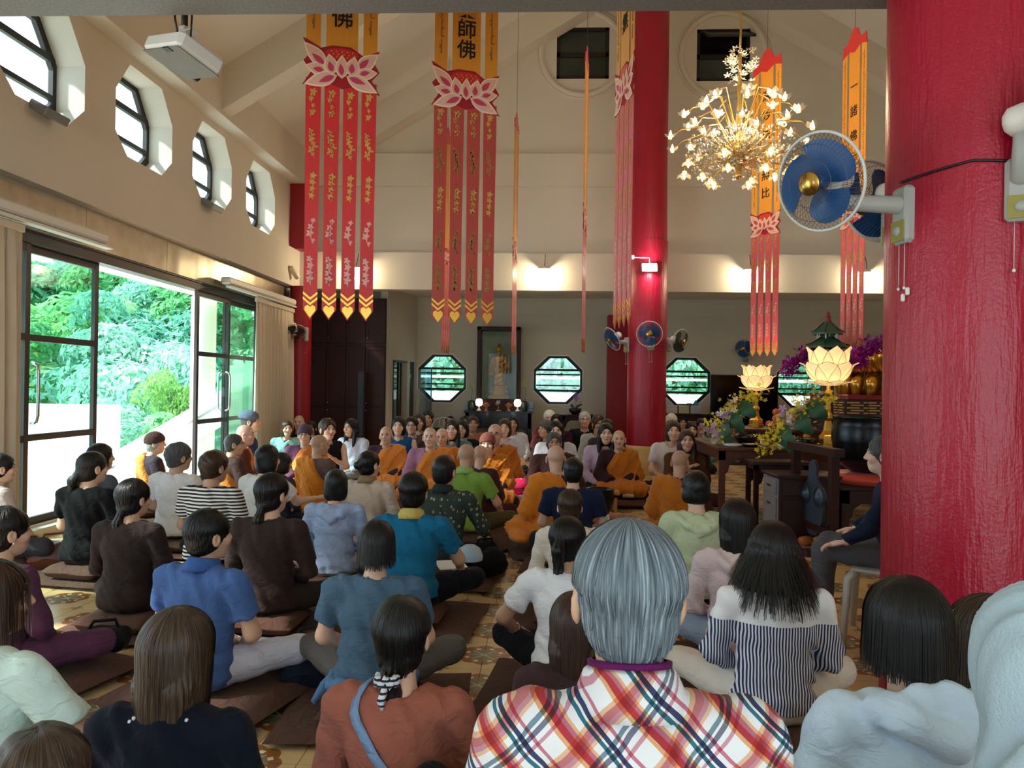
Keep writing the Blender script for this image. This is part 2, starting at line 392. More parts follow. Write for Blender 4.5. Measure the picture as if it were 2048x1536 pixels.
# roof
def roofz(x): return 5.62+.6*(x+4.35) if x < 2.09 else 5.62+.6*(8.53-x)
apex = roofz(2.09)
g = G()
for xa, xb in ((-4.9, 2.09), (2.09, 9.08)):
    za, zb = 5.62+.6*((xa if xa < 2 else 2*2.09-xa)+4.35), 5.62+.6*((xb if xb < 2.1 else 2*2.09-xb)+4.35)
    g.add([(xa, 3.3, za), (xb, 3.3, zb), (xb, 13.7, zb), (xa, 13.7, za), (xa, 3.3, za+.18), (xb, 3.3, zb+.18), (xb, 13.7, zb+.18), (xa, 13.7, za+.18)],
          [(0, 1, 2, 3), (7, 6, 5, 4), (0, 4, 5, 1), (1, 5, 6, 2), (2, 6, 7, 3), (3, 7, 4, 0)])
ceil = g.struct('ceiling', ceil_m)
def rafter(y0, y1):
    for s_ in (0, 1):
        mx = (lambda x: x) if not s_ else (lambda x: 2*2.09-x)
        poly = [(-4.4, 5.02), (2.09, 5.02+.6*6.49), (2.09, apex+.02), (-4.4, roofz(-4.4)+.02)]
        G().prism([(mx(x), z) for x, z in poly], y0, y1, lambda u_, v_, d: (u_, d, v_)).build('rafter', plaster, ceil)
rafter(6.3, 6.6); rafter(9.75, 10.03); rafter(13.1, 13.5)
# back gable with two square windows in round mouldings
cw = [P(1166, 106, 13.5), P(1447, 110, 13.5)]; cen = [(p.x, p.z) for p in cw]
sq = [octo(c[0], c[1], .47, .465, .001, .001, .001) for c in cen]
g = G(); holed_wall(g, -4.9, 9.1, 3.82, 8.6, sq, 0, .2, frG)
wg = g.struct('wall_back', plaster)
G().prism([(-.6, 8.6), (4.8, 8.6), (2.09, 10.0)], 0, .2, frG).build('gable_top', plaster, wg)
G().box((-4.4, 13.4, 5.02), (8.6, 13.52, 5.60)).build('moulded_band', plaster, wg)
for c in cen:
    for (ra, rb, dd) in ((.70, .80, .035), (.80, .845, .015)):
        g = G(); n = 48; vs = []
        for k in range(n):
            an = 2*math.pi*k/n; cc, ss = math.cos(an), math.sin(an)
            for r_, d_ in ((ra, 0.001), (ra, dd), (rb, dd), (rb, 0.001)): vs.append((c[0]+r_*cc, 13.5-d_, c[1]+r_*ss))
        g.add(vs, [(4*k+i, 4*k+i+1, 4*((k+1) % n)+i+1, 4*((k+1) % n)+i) for k in range(n) for i in range(3)], True); g.build('round_moulding', plaster, wg)
dglass = M('dark_window_glass', (40, 52, 46), .12, var=.1, spec=.6)
for k, c in enumerate(cen):
    g = G(); a_, b_, c_, d_ = c[0]-.47, c[0]+.47, c[1]-.465, c[1]+.465; yy = 13.52
    for q in (((a_, yy, c_), (a_+.06, yy+.06, d_)), ((b_-.06, yy, c_), (b_, yy+.06, d_)), ((a_, yy, c_), (b_, yy+.06, c_+.06)), ((a_, yy, d_-.06), (b_, yy+.06, d_)), ((a_, yy, c[1]-.06), (b_, yy+.06, c[1]+.02))): g.box(*q)
    wn = g.struct('window_%d' % (5+k), black_f)
    G().box((a_+.05, yy+.03, c_+.05), (b_-.05, yy+.036, c[1]-.04)).build('pane', dglass, wn)
    if k == 0: G().box((a_+.05, yy+.03, c[1]), (b_-.05, yy+.036, d_-.05)).build('pane', dglass, wn)
    else:   # tilted open sash
        m = XF((c[0]+.06, yy, d_-.05), 0, R(-58))
        sash = G().box((-.42, -.02, -.42), (-.37, .02, 0), 0, m).box((.37, -.02, -.42), (.42, .02, 0), 0, m).box((-.42, -.02, -.42), (.42, .02, -.37), 0, m).box((-.42, -.02, -.04), (.42, .02, 0), 0, m).build('open_sash', black_f, wn)
        G().box((-.37, -.005, -.37), (.37, .005, -.04), 0, m).build('pane', M('pale_reflecting_glass', (150, 160, 148), .1, var=.05), sash)
    G().box((a_-.1, 14.2, c_-.2), (b_+.1, 14.25, d_+.2)).box((a_-.1, 13.7, d_+.1), (b_+.1, 14.25, d_+.2)).box((a_-.1, 13.7, c_-.2), (b_+.1, 14.25, c_-.1)).box((a_-.2, 13.7, c_-.2), (a_-.1, 14.25, d_+.2)).box((b_+.1, 13.7, c_-.2), (b_+.2, 14.25, d_+.2)).build('light_block_box', M('void_shade', (26, 22, 20), .8), wn)  # added box blocks daylight; its dark colour stands for the unlit roof void
# ring beam at the back, ceiling and wall of the lower bay
G().box((-4.5, 13.4, 3.15), (8.6, 13.7, 3.82)).struct('trim_6', plaster)
G().box((-4.8, 13.7, 3.3), (9, 16.1, 3.45)).struct('ceiling.001', ceil_m)
cb = [P(884, 757, 15.8), P(1116, 759, 15.8), P(1371, 766, 15.8), P(1603, 770, 15.8)]
hw = .51
octB = [octo(p.x, 1.58+.0*k, hw, .505, .30, .29, .29) for k, p in enumerate(cb)]
g = G(); holed_wall(g, -2.75, 9.0, 0, 3.3, octB, 0, .22, frB); wb = g.struct('wall_back.001', plaster_b)
G().box((-2.75, 15.775, 2.93), (9, 15.8, 2.95)).build('conduit', plaster_b, wb)
for k, o in enumerate(octB):
    z = 1.58; wn = oct_frame(7+k, o, .03, .05, frB, .045, black_f, [(z+.19, z+.235), (z-.245, z-.20)])
    for zz in (z+.10, z-.13): G().box((o[7][0]+.05, 15.85, zz), (o[2][0]-.05, 15.87, zz+.03)).build('louvre_bar', black_f, wn)
    g = G(); cu = (o[7][0]+o[2][0])/2
    out = [(cu+(p[0]-cu)*1.04, z+(p[1]-z)*1.04) for p in o]
    for i in range(8): g.prism([o[i], o[(i+1) % 8], out[(i+1) % 8], out[i]], -.012, .0, frB)
    g.build('white_surround', white_m, wn)
# slanted return wall with a doorway
A_, B_ = Vector((-3.07, 14.3, 0)), Vector((-2.75, 15.8, 0)); dW = (B_-A_).normalized(); nW = Vector((-dW.y, dW.x, 0))
frS = lambda u_, v_, d: tuple(A_+dW*u_+nW*d+Vector((0, 0, v_)))
LW = (B_-A_).length
g = G()
for p in ([(0, 0), (.28, 0), (.28, 3.3), (0, 3.3)], [(.28, 1.92), (LW, 1.92), (LW, 3.3), (.28, 3.3)], [(1.0, 0), (1.14, 0), (1.14, 1.92), (1.0, 1.92)], [(LW-.05, 0), (LW, 0), (LW, 1.92), (LW-.05, 1.92)]): g.prism(p, 0, .15, frS)
g.struct('wall_return', plaster_b)
dframe = G().prism([(.28, 0), (.32, 0), (.32, 1.92), (.28, 1.92)], -.01, .1, frS).prism([(.28, 1.88), (1.0, 1.88), (1.0, 1.92), (.28, 1.92)], -.01, .1, frS).prism([(.62, 0), (.67, 0), (.67, 1.88), (.62, 1.88)], .02, .08, frS).struct('door_6', black_f)
G().prism([(.32, 0), (.62, 0), (.62, 1.88), (.32, 1.88)], .04, .05, frS).build('pane', glass_g, dframe)
G().prism([(.67, 0), (1.0, 0), (1.0, 1.88), (.67, 1.88)], .12, .14, frS).build('dark_recess_sheet', M('doorway_shade', (22, 22, 22), .4), dframe)  # dark sheet stands in for the unlit interior beyond the doorway
G().prism([(1.14, .0), (LW-.05, .0), (LW-.05, 1.92), (1.14, 1.92)], .05, .07, frS).build('dark_glass_leaf', dglass, dframe)
a_ = P(838, 757, 15.3); b_ = P(862, 757, 14.9)
dl = G().prism([(0, .02), ((b_-a_).length, .02), ((b_-a_).length, 1.75), (0, 1.75)], 0, .012, lambda u_, v_, d: tuple(Vector((a_.x, a_.y, 0))+(Vector((b_.x, b_.y, 0))-Vector((a_.x, a_.y, 0))).normalized()*u_+Vector((d, 0, v_)))).struct('door_7', glass_mat('blue_door_glass', (.72, .85, .95), .25))
G().prism([(-.02, .0), (.0, .0), (.0, 1.77), (-.02, 1.77)], 0, .02, lambda u_, v_, d: tuple(Vector((b_.x, b_.y, 0))+Vector((d, u_, v_)))).build('leaf_stile', bronze, dl)
# columns
def pillar(name, c, r0, z0, z1, r1=None, base=True, mat=red_m):
    r1 = r1 or r0; prof = [(r0, z0)]+[(r0+(r1-r0)*k/8, z0+(z1-z0)*k/8) for k in range(1, 9)]
    o = G().lathe(prof, 64, (c[0], c[1], 0)).struct(name, mat)
    if base:
        G().lathe([(r0*1.02, -.0), (r0*1.03, .1), (r0*1.10, .16), (r0*1.12, .20), (r0*1.10, .25), (r0*1.04, .28), (r0*1.03, .42), (r0*1.05, .47), (r0, .475)], 48, (c[0], c[1], 0)).build('column_base', base_m, o)
    return o
PC = (1.903, 3.45); PR = .36
pillar('wall_pillar', PC, PR, 0, 3.45, base=False)
c2 = P(1290, 905, 12.75); C2 = (c2.x+.01, 12.75)
col2 = pillar('wall_pillar.001', C2, .325, .46, 3.9)
G().lathe([(.318, 3.9), (.305, 4.9), (.30, 9.2)], 48, (C2[0]-.005, C2[1], 0)).build('column_shaft', red_m, col2)
pillar('wall_pillar.002', (-4.40, 13.2), .19, 0, 3.15, base=False, mat=red_d)
G().box((-4.68, 13.12, 3.82), (-4.30, 13.45, 5.0)).struct('wall_pier', red_d)
px0 = P(1214, 760, 15.6).x
G().box((px0, 15.45, 0), (px0+.7, 15.8, 2.93)).struct('wall_pier.001', red_d)
# low front bay over the camera
G().box((-4.8, 3.45, 3.30), (9, 3.75, 3.9)).struct('trim_7', stone_m)
G().box((-4.8, -3, 3.42), (9, 3.45, 3.55)).struct('ceiling.002', ceil_m)
G().prism([(-4.9, 3.9), (9.1, 3.9), (8.53, roofz(8.53)), (2.09, apex), (-4.35, roofz(-4.35))], 3.5, 3.7, lambda u_, v_, d: (u_, d, v_)).struct('wall_front', plaster)
# right side, unseen, closed by added walls
G().box((8.5, -3, 3.15), (8.8, 16, 3.82)).box((8.6, 3.5, 3.82), (8.9, 13.5, 5.7)).struct('wall_right', plaster)
for y in (3.6, 8.5, 13.3): G().box((8.5, y-.15, 0), (8.8, y+.15, 3.15)).struct('wall_pier', plaster)
G().box((8.6, 3.5, 0), (8.8, 16, 3.15)).struct('wall_right.001', plaster)  # solid wall added to keep side daylight out of the hall
G().box((-4.8, 14.85, 0), (-3.0, 15.0, 3.3)).box((-4.9, 13.3, 0), (-4.72, 15.0, 3.3)).struct('wall_back.002', plaster_b)
G().box((-4.8, -3.1, 0), (-2.6, -2.95, 3.45)).box((4.2, -3.1, 0), (8.8, -2.95, 3.45)).box((-2.6, -3.1, 2.9), (4.2, -2.95, 3.45)).struct('wall_rear', plaster)  # unseen rear wall, opening sized to set the sky light on the foreground
G().box((8.6, -3, 0), (8.8, 3.5, 3.15)).struct('wall_right.002', plaster)
G().box((-4.8, -3, 0), (-4.65, .5, 3.15)).struct('wall_left.002', plaster)
# ================================================================ FIXTURES
gold = M('gold_leaf', (222, 168, 70), .28, .9, var=.12, vscale=20)
gold_d = M('gold_thread', (206, 160, 78), .5, .25, var=.25, vscale=60)
brass = M('brass', (196, 160, 84), .25, 1., var=.05)
white_p = M('white_plastic', (226, 226, 220), .4, var=.03)
grey_p = M('grey_plastic', (168, 172, 170), .45, var=.03)
black_p = M('black_plastic', (22, 22, 23), .45, var=.03)
warm_e = M('warm_bulb', (255, 236, 200), .4, var=0, emit=(255, 214, 150), es=14.)
lampc = lambda name, loc, e, col=(1, .78, .5), r=.06, parent=None: _pl(name, loc, e, col, r, parent)
def _pl(name, loc, e, col, r, parent):
    d = bpy.data.lights.new(name, 'POINT'); d.energy = e; d.color = col; d.shadow_soft_size = r
    o = bpy.data.objects.new(name, d); C.objects.link(o); o.location = loc
    if parent: o.parent = parent
    return o
# ---- banners
silk_r = M('red_silk', (206, 30, 28), .45, var=.14, vscale=5, stretch=(14, 1, 1.5), sheen=.3, bump=.1, bscale=30)
silk_p = M('faded_red_silk', (178, 62, 48), .5, var=.16, vscale=5, stretch=(14, 1, 1.5), sheen=.3, bump=.1, bscale=30)
silk_k = M('pink_silk', (214, 74, 88), .5, var=.12, vscale=5, stretch=(14, 1, 1.5), sheen=.3)
silk_o = M('orange_silk', (226, 150, 34), .5, var=.12, vscale=5, stretch=(14, 1, 1.5), sheen=.3)
felt_r = M('crimson_felt', (160, 18, 34), .8, var=.08); petal_p = M('pink_petal_felt', (226, 178, 160), .8, var=.12, vscale=14); petal_c = M('cream_cord', (240, 214, 190), .8); petal_m = M('magenta_felt', (196, 62, 96), .8)
ink = M('black_ink', (20, 16, 14), .7, var=0); dotm = M('yellow_dots', (222, 160, 84), .7, var=0); emb_p = M('pink_thread', (226, 170, 160), .6, var=.2, vscale=50); emb_o = M('ochre_thread', (160, 112, 52), .6, var=.2, vscale=50)
FB = lambda u, v, d: (u, d, v)
def petal(cx, cz, ang, ln, wd, n=7):
    "pointed ellipse polygon"
    pts = []
    for k in range(n+1): t_ = k/n; pts.append((ln*t_, wd*math.sin(math.pi*t_**.8)))
    for k in range(n-1, 0, -1): t_ = k/n; pts.append((ln*t_, -wd*math.sin(math.pi*t_**.8)))
    c, s_ = math.cos(ang), math.sin(ang)
    return [(cx+x*c-y*s_, cz+x*s_+y*c) for x, y in pts]
def text_geo(txt, size):
    cu = bpy.data.curves.new('t', 'FONT'); cu.body = txt; cu.size = size; cu.align_x = 'CENTER'; cu.extrude = .001; cu.resolution_u = 3; cu.offset = size*.012
    o = bpy.data.objects.new('t', cu); C.objects.link(o); dg = bpy.context.evaluated_depsgraph_get(); dg.update()
    me = bpy.data.meshes.new_from_object(o.evaluated_get(dg)); bpy.data.objects.remove(o)
    return me
def text_part(txt, size, mat, parent, loc, rot=(R(90), 0, 0), name='lettering'):
    me = text_geo(txt, size); me.materials.clear(); me.materials.append(mat)
    o = bpy.data.objects.new(name, me); C.objects.link(o); o.parent = parent; o.location = loc; o.rotation_euler = rot
    return o
_bn = {}
def banner(px, py_tip, Y, ang, tailm, txt, label, top=True, emb=emb_p):
    p = P(px, py_tip, Y); b = empty('hanging_banner', p, R(ang), label, 'banner', 'silk temple banners hanging from the ceiling')
    for k in range(4):
        x = (k-1.5)*.1225; key = ('tail', tailm.name)
        if key not in _bn:
            g = G(); nz = 14; w_ = .047
            prof = [(0, 0), (w_, .07)]+[(w_*(1-.06*math.sin(3*z)), z) for z in np.linspace(.2, 1.62, nz)]
            poly = prof[1:]; poly = [(0, 0)]+poly+[(-a_, z) for a_, z in reversed(prof[1:])]
            g.prism(poly, -.002, .002, FB); o = g.build('tail', tailm, b); _bn[key] = o
            gg = G()
            gg.prism([(0, .012), (.036, .062), (.034, .085), (.016, .098), (0, .085), (-.016, .098), (-.034, .085), (-.036, .062)], -.006, -.0025, FB)
            for zz in (.115, .15): gg.prism([(0, zz-.02), (.047, zz+.02), (.047, zz+.038), (0, zz-.002), (-.047, zz+.038), (-.047, zz+.02)], -.005, -.0025, FB)
            _bn['tip'] = _bn.get('tip') or gg.build('gold_tip', gold, o)
            if _bn['tip'].parent != o: share(_bn['tip'], o)
            for nm, z0, mt in (('lotus_embroidery', .36, emb), ('blossom_embroidery', .62, emb), ('peony_embroidery', .92, gold_d), ('bird_embroidery', 1.2, gold_d if emb is emb_p else emb_o), ('butterfly_embroidery', 1.48, gold_d)):
                ge = G(); r_ = random.Random(int(z0*100))
                for q in range(4 if nm != 'bird_embroidery' else 7):
                    cx, cz = r_.uniform(-.014, .014), z0-.09+.18*q/(4 if nm != 'bird_embroidery' else 7)
                    npet = 5 if nm != 'bird_embroidery' else 3; L_ = r_.uniform(.014, .03)
                    for a_ in range(npet): ge.prism(petal(cx, cz, a_*2*math.pi/npet+r_.uniform(-.3, .3), L_, L_*.3, 4), -.0045, -.0025, FB)
                    ge.prism(petal(cx, cz, r_.uniform(-2.2, -1), L_*1.5, .004, 4), -.0045, -.0025, FB)
                ge.build(nm, mt, o)
            o.location.x = x
        else:
            src = _bn[key]; o = share(src, b, (x, 0, 0))
            for ch in list(src.children): share(ch, o)
    # lotus plate
    if 'plate' not in _bn:
        cz = 1.70
        out = [(-.255, .185), (-.14, .125), (-.06, .15), (.06, .15), (.14, .10), (.25, .145), (.215, .06), (.25, .0), (.20, -.06), (.255, -.155), (.12, -.105), (.0, -.135), (-.10, -.10), (-.255, -.13), (-.20, -.04), (-.25, .03), (-.21, .08)]
        _bn['plate'] = G().prism([(x, cz+z) for x, z in out], -.006, .003, FB).build('lotus_plate', felt_r, b)
        pet = [(-.10, .0, 2.35, .215, .05), (.10, .0, .72, .19, .05), (-.10, -.03, 2.95, .14, .045), (.10, -.03, .18, .14, .042), (-.03, -.05, 3.5, .23, .05), (.03, -.05, -.42, .23, .05), (0, -.12, 1.2, .0, 0), (-.06, -.05, 1.75, .14, .05), (.06, -.05, 1.4, .14, .05), (0, -.07, 1.57, .16, .045)]
        for i, (x, z, a_, ln, wd) in enumerate([q for q in pet if q[3] > 0]):
            d = -.008-i*.0008
            o = G().prism(petal(x, cz+z, a_, ln, wd), d, d+.002, FB).build('petal', petal_c, _bn['plate'])
            G().prism(petal(x+.006*math.cos(a_), cz+z+.006*math.sin(a_), a_, ln*.88, wd*.8), d-.0012, d, FB).build('petal_face', petal_p, b); 
            G().prism(petal(x+.02*math.cos(a_), cz+z+.02*math.sin(a_), a_+.12, ln*.5, wd*.4), d-.0018, d-.001, FB).build('petal_shade', petal_m, b)
        gp = G().prism([(x*.11*1., cz+.095+z*.04) for x, z in [(math.cos(a_), math.sin(a_)) for a_ in np.linspace(0, 6.2, 16)]], -.009, -.006, FB).build('seed_pod', silk_r, b)
        gd = G()
        for i in range(5):
            for j in range(3): gd.prism([(-.07+.035*i+.012*(j % 2)+.005*math.cos(q), cz+.075+.018*j+.005*math.sin(q)) for q in np.linspace(0, 5.3, 6)], -.0105, -.009, FB)
        gd.build('seeds', dotm, b)
        _bn['platekids'] = [c for c in b.children if c.name.split('.')[0] in ('petal_face', 'petal_shade', 'seed_pod', 'seeds')]
    else:
        o = share(_bn['plate'], b)
        for ch in list(_bn['plate'].children): share(ch, o)
        for ch in _bn['platekids']: share(ch, b)
    zt = 3.72
    for nm, a_, c_, m_ in (('centre_strip', -.105, .105, silk_o), ('side_strip', -.235, -.14, silk_o), ('side_strip', .14, .235, silk_o)):
        key = nm+str(a_)
        if key not in _bn: _bn[key] = G().prism([(a_, 1.78), (c_, 1.78), (c_, zt), (a_, zt)], -.002, .002, FB).build(nm, m_, b)
        else: share(_bn[key], b)
        if nm == 'side_strip':
            kk = key+'e'
            if kk not in _bn:
                ge = G(); r_ = random.Random(3)
                for q in range(14):
                    z = 1.95+q*.12; xm = (a_+c_)/2
                    ge.prism([(xm-.004, z), (xm+.004, z), (xm+.006, z+.1), (xm-.002, z+.1)], -.0045, -.0025, FB)
                    for w_ in range(3): ge.prism(petal(xm, z+.03*w_, r_.uniform(0, 6.28), r_.uniform(.015, .03), .006, 4), -.0045, -.0025, FB)
                _bn[kk] = ge.build('sprig_embroidery', emb_o, b)
            else: share(_bn[kk], b)
    if 'finial' not in _bn:
        f = [(-.24, 3.66), (-.1, 3.70), (0, 3.66), (.12, 3.72), (.24, 3.68), (.22, 3.82), (.12, 3.80), (.06, 3.93), (0, 3.97), (-.06, 3.92), (-.13, 3.81), (-.22, 3.80)]
        _bn['finial'] = G().prism(f, -.006, .006, FB).build('cloud_finial', silk_r, b)
    else: share(_bn['finial'], b)
    zc = roofz(p.x)-p.z
    G().tube([(0, 0, 3.95), (0, 0, zc)], .003, 4).build('wire', black_p, b)
    for i, (ch, z) in enumerate(txt): text_part(ch, .145, ink, b, (0, -.0045, z))
    return b
zA = lambda px, py, Y, tip: P(px, py, Y).z-P(px, tip, Y).z
banner(676, 641, 5.0, 17, silk_r, [('佛', zA(675, 52, 5., 641)-.0), ('陀', zA(675, 52, 5., 641)+.18)], 'bright red silk banner with pink lotus, leftmost, four tails side by side')
banner(925, 650, 5.42, 20, silk_p, [('佛', zA(940, 114, 5.42, 650)), ('師', zA(940, 114, 5.42, 650)+.148), ('藥', zA(940, 114, 5.42, 650)+.296)], 'faded red silk banner with lotus, second from left, facing the viewer', emb=emb_o)
banner(1243, 655, 5.3, -80.5, silk_k, [('無', 2.1), ('量', 2.3)], 'pink silk banner seen nearly edge on beside the far red column')
banner(890, 709, 13.0, 80, silk_k, [], 'thin edge-on banner hanging far back behind the faded red banner')
banner(1027, 711, 12.2, 84, silk_k, [], 'edge-on banner ending in front of the glass statue case')
banner(1166, 706, 9.7, 82, silk_k, [], 'edge-on banner crossing the left round-framed square window')
banner(1527, 713, 9.77, -59, silk_k, [('比', 2.05), ('無', 2.28), ('法', 2.8), ('妙', 3.05), ('深', 3.3)], 'pink and orange banner hanging behind the chandelier')
banner(1702, 712, 9.2, -78, silk_k, [('願', 2.3), ('佛', 2.6), ('諸', 2.9), ('一', 3.2)], 'pink and orange banner hanging behind the big blue fan')
# ---- fans
blade_b = M('blue_translucent_blade', (14, 76, 138), .3, var=.1, vscale=3); blade_k = M('smoky_blade', (52, 50, 44), .3, var=.1)
wire_m = M('grille_wire', (92, 92, 96), .35, .8, var=0); wire_w = M('white_rim', (205, 208, 206), .4, var=0)
_fan = {}
def wall_fan(label, base, head, dirv, up_roll=0., blade=blade_b, group='wall fans'):
    root = empty('wall_fan', base, 0, label, 'fan', group); base = Vector(base); head = Vector(head)-base; d = Vector(dirv).normalized()
    q = d.to_track_quat('Z', 'Y').to_matrix().to_4x4() @ Matrix.Rotation(up_roll, 4, 'Z'); hm = Matrix.Translation(head) @ q
    def put(key, make, mat):
        if key in _fan:
            o = bpy.data.objects.new(key, _fan[key]); C.objects.link(o); o.parent = root
        else:
            o = make().build(key, mat, root); _fan[key] = o.data
        o.matrix_local = hm
        return o
    Rf = .205
    def grille(z0, z1, zr):
        g = G()
        for k in range(60):
            a_ = 2*math.pi*k/60; c_, s_ = math.cos(a_), math.sin(a_)
            pts = [(.045*c_, .045*s_, z1), (.10*c_, .10*s_, z1-.003), (.16*math.cos(a_+.10), .16*math.sin(a_+.10), z0+(z1-z0)*.72), (Rf*math.cos(a_+.14), Rf*math.sin(a_+.14), z0)]
            g.tube(pts, .0009, 3, cap=False)
        for r_, z in ((.10, z1-.003), (.16, z0+(z1-z0)*.72)): g.tube([(r_*math.cos(a_), r_*math.sin(a_), z) for a_ in np.linspace(0, 2*math.pi, 33)], .0012, 4, cap=False)
        return g
    put('front_grille', lambda: grille(.0, .075, 0), wire_m); put('rear_grille', lambda: grille(.0, -.07, 0), wire_m)
    put('rim', lambda: G().tube([(Rf*math.cos(a_), Rf*math.sin(a_), 0) for a_ in np.linspace(0, 2*math.pi, 49)], .007, 8, cap=False), wire_w)
    for k in range(3):
        def blade_g():
            g = G(); vs = []; nr, na = 7, 9
            for i in range(nr):
                r_ = .03+.15*i/(nr-1)
                for j in range(na):
                    t_ = j/(na-1)-.5; sp = 1.9*(1-.30*abs(i/(nr-1)-.6)); a_ = t_*sp+.45*(i/(nr-1))
                    rr = r_*(1-.10*abs(t_*2)**3*(i == nr-1)); vs.append((rr*math.cos(a_), rr*math.sin(a_), .015+t_*.055*(1 if i else .5)))
            n_ = len(vs); vs += [(x, y, z-.003) for x, y, z in vs]
            fs = [(i*na+j, i*na+j+1, (i+1)*na+j+1, (i+1)*na+j) for i in range(nr-1) for j in range(na-1)]
            fs += [tuple(n_+q_ for q_ in reversed(f)) for f in fs]
            return g.add(vs, fs, True)
        key = 'blade'
        if 'blade' in _fan: o = bpy.data.objects.new('blade', _fan['blade']); C.objects.link(o); o.parent = root
        else: o = blade_g().build('blade', blade_b, root); _fan['blade'] = o.data
        o.matrix_local = hm @ Matrix.Rotation(k*2*math.pi/3, 4, 'Z'); o.material_slots[0].link = 'OBJECT'; o.material_slots[0].material = blade
    put('badge', lambda: G().lathe([(.0001, .094), (.012, .093), (.030, .088), (.034, .084), (.046, .082), (.05, .078), (.05, .07), (.0001, .07)], 28), brass)
    put('hub', lambda: G().lathe([(.0001, .045), (.028, .04), (.034, .03), (.034, -.02), (.0001, -.02)], 20), blade_b)
    put('motor_housing', lambda: G().lathe([(.0001, -.19), (.03, -.185), (.055, -.165), (.062, -.12), (.062, -.07), (.05, -.055), (.0001, -.05)], 24), white_p)
    # neck and wall bracket
    nk = head - d*.12
    G().tube([nk, nk+Vector((0, 0, -.10)), Vector((0, 0, .02))+(Vector((nk.x, nk.y, 0)).normalized()*.05 if Vector((nk.x, nk.y, 0)).length > 1e-3 else Vector()), Vector((0, 0, .02))], [.03, .034, .04, .042], 12).build('neck', grey_p, root)
    o = Vector((nk.x, nk.y, 0)); rz = math.atan2(o.x, -o.y) if o.length > 1e-3 else 0
    m = XF((0, 0, 0), rz)
    br = G().box((-.055, -.05, -.15), (.055, .03, .10), .015, m).build('wall_bracket', grey_p, root)
    G().box((-.045, -.054, -.14), (.045, -.049, -.05), 0, m).build('control_panel', M('olive_panel', (146, 138, 60), .5), br)
    G().lathe([(.0001, .008), (.02, .008), (.022, 0)], 16, mat=m @ XF((0, -.054, -.095), 0, R(90))).build('dial', grey_p, br)
    for s_ in (-.02, .02): G().tube([m @ Vector((s_, -.03, -.15)), m @ Vector((s_, -.03, -.34))], .0015, 4).ball(m @ Vector((s_, -.03, -.345)), .008, 6, 5).build('pull_cord', white_p, root)
    return root
hd = P(1640, 364, 3.25)
wall_fan('large blue-bladed wall fan on the near red pillar, facing left', (1.575, 3.36, P(1750, 420, 3.36).z), hd, (-.80, -.56, -.26), .5)
h2 = P(1748, 402, 3.80)
wall_fan('wall fan half hidden behind the large blue fan, seen from its back', (1.68, 3.72, h2.z-.10), h2, (-.35, .92, -.1), 0.)
b3 = P(2036, 372, 3.10); 
wall_fan('white wall fan cut off at the right edge of the photo', (b3.x, 3.085, b3.z), P(2046, 238, 3.0)+Vector((.75, -.6, .1)).normalized()*.12, (.75, -.6, .1), 0.)
cy = C2[1]
h = P(1224, 678, 12.5); wall_fan('wall fan on the left side of the far red column', (C2[0]-.33, 12.7, h.z-.06), h, (-.75, -.35, -.45), 0.)
h = P(1299, 668, 12.2); wall_fan('front facing blue wall fan on the far red column', (C2[0]+.02, 12.42, h.z-.10), h, (-.12, -1, -.08), .2)
h = P(1360, 683, 12.5); wall_fan('smoky wall fan on the right side of the far red column', (C2[0]+.33, 12.75, h.z-.02), h, (.62, -.65, -.25), 0., blade_k)
h = P(1488, 697, 15.45); wall_fan('blue wall fan on the back wall above the black screen', (h.x+.12, 15.75, h.z-.12), h, (-.5, -.75, -.1), 0.)
h = P(588, 664, 12.85); wall_fan('dark wall fan beside the beige curtain', (-4.27, 13.1, h.z), h, (.25, -.45, -.75), 0., blade_k)
# ---- cable and small switches on the near pillar
ring = [(PC[0]+(PR+.006)*math.cos(a_), PC[1]+(PR+.006)*math.sin(a_), 2.37-.05*abs(math.sin((a_-4.2)*2))*.5) for a_ in np.linspace(R(192), R(285), 24)]
G().tube(ring, .006, 6).thing('power_cable', black_p, 'black cable sagging around the near red pillar between two fans', 'cable')
for a_, dz in ((R(196), 1.835), (R(200), 1.86)):
    c_ = Vector((PC[0]+(PR+.008)*math.cos(a_), PC[1]+(PR+.008)*math.sin(a_), dz)); G().cbox(c_, (.016, .016, .034), .004).thing('cord_knob', white_p, 'small white cord knob on the left edge of the near pillar'+(', upper one' if dz > 1.85 else ', lower one'), 'knob')
# ---- chandelier
cc = P(1478, 270, 8.5); chx, chy = cc.x, 8.5
ch = empty('chandelier', (chx, chy, 3.78), 0, 'gold and crystal chandelier with flower-shaped lights hanging by the far column', 'chandelier')
crys = M('crystal', (245, 238, 222), .08, var=0, spec=.9); crys.node_tree.nodes['Principled BSDF'].inputs['Transmission Weight'].default_value = .35
gilt = M('gilt_metal', (226, 186, 110), .25, .85, var=.05)
zb = 3.78
G().tube([(0, 0, 1.45), (.006, 0, 1.7), (-.004, 0, 2.2), (0, 0, roofz(chx)-zb)], .013, 6).build('chain', gilt, ch)
G().lathe([(.0001, 0), (.03, .01), (.05, .05), (.03, .10), (.05, .2), (.09, .28), (.05, .36), (.03, .5), (.045, .62), (.03, .75), (.02, .95), (.04, 1.02), (.02, 1.1), (.02, 1.45), (.0001, 1.46)], 16).build('stem', gilt, ch)
for rr, z in ((.26, .18), (.34, .30), (.20, .42)):
    G().lathe([(rr*.3, z-.05), (rr*.8, z-.03), (rr, z+.03), (rr*1.02, z+.035), (rr*.8, z-.015), (rr*.3, z-.035)], 20).build('crystal_dish', glass_mat('crystal_glass', (1., .97, .90), .35, .08), ch)
flo = G()
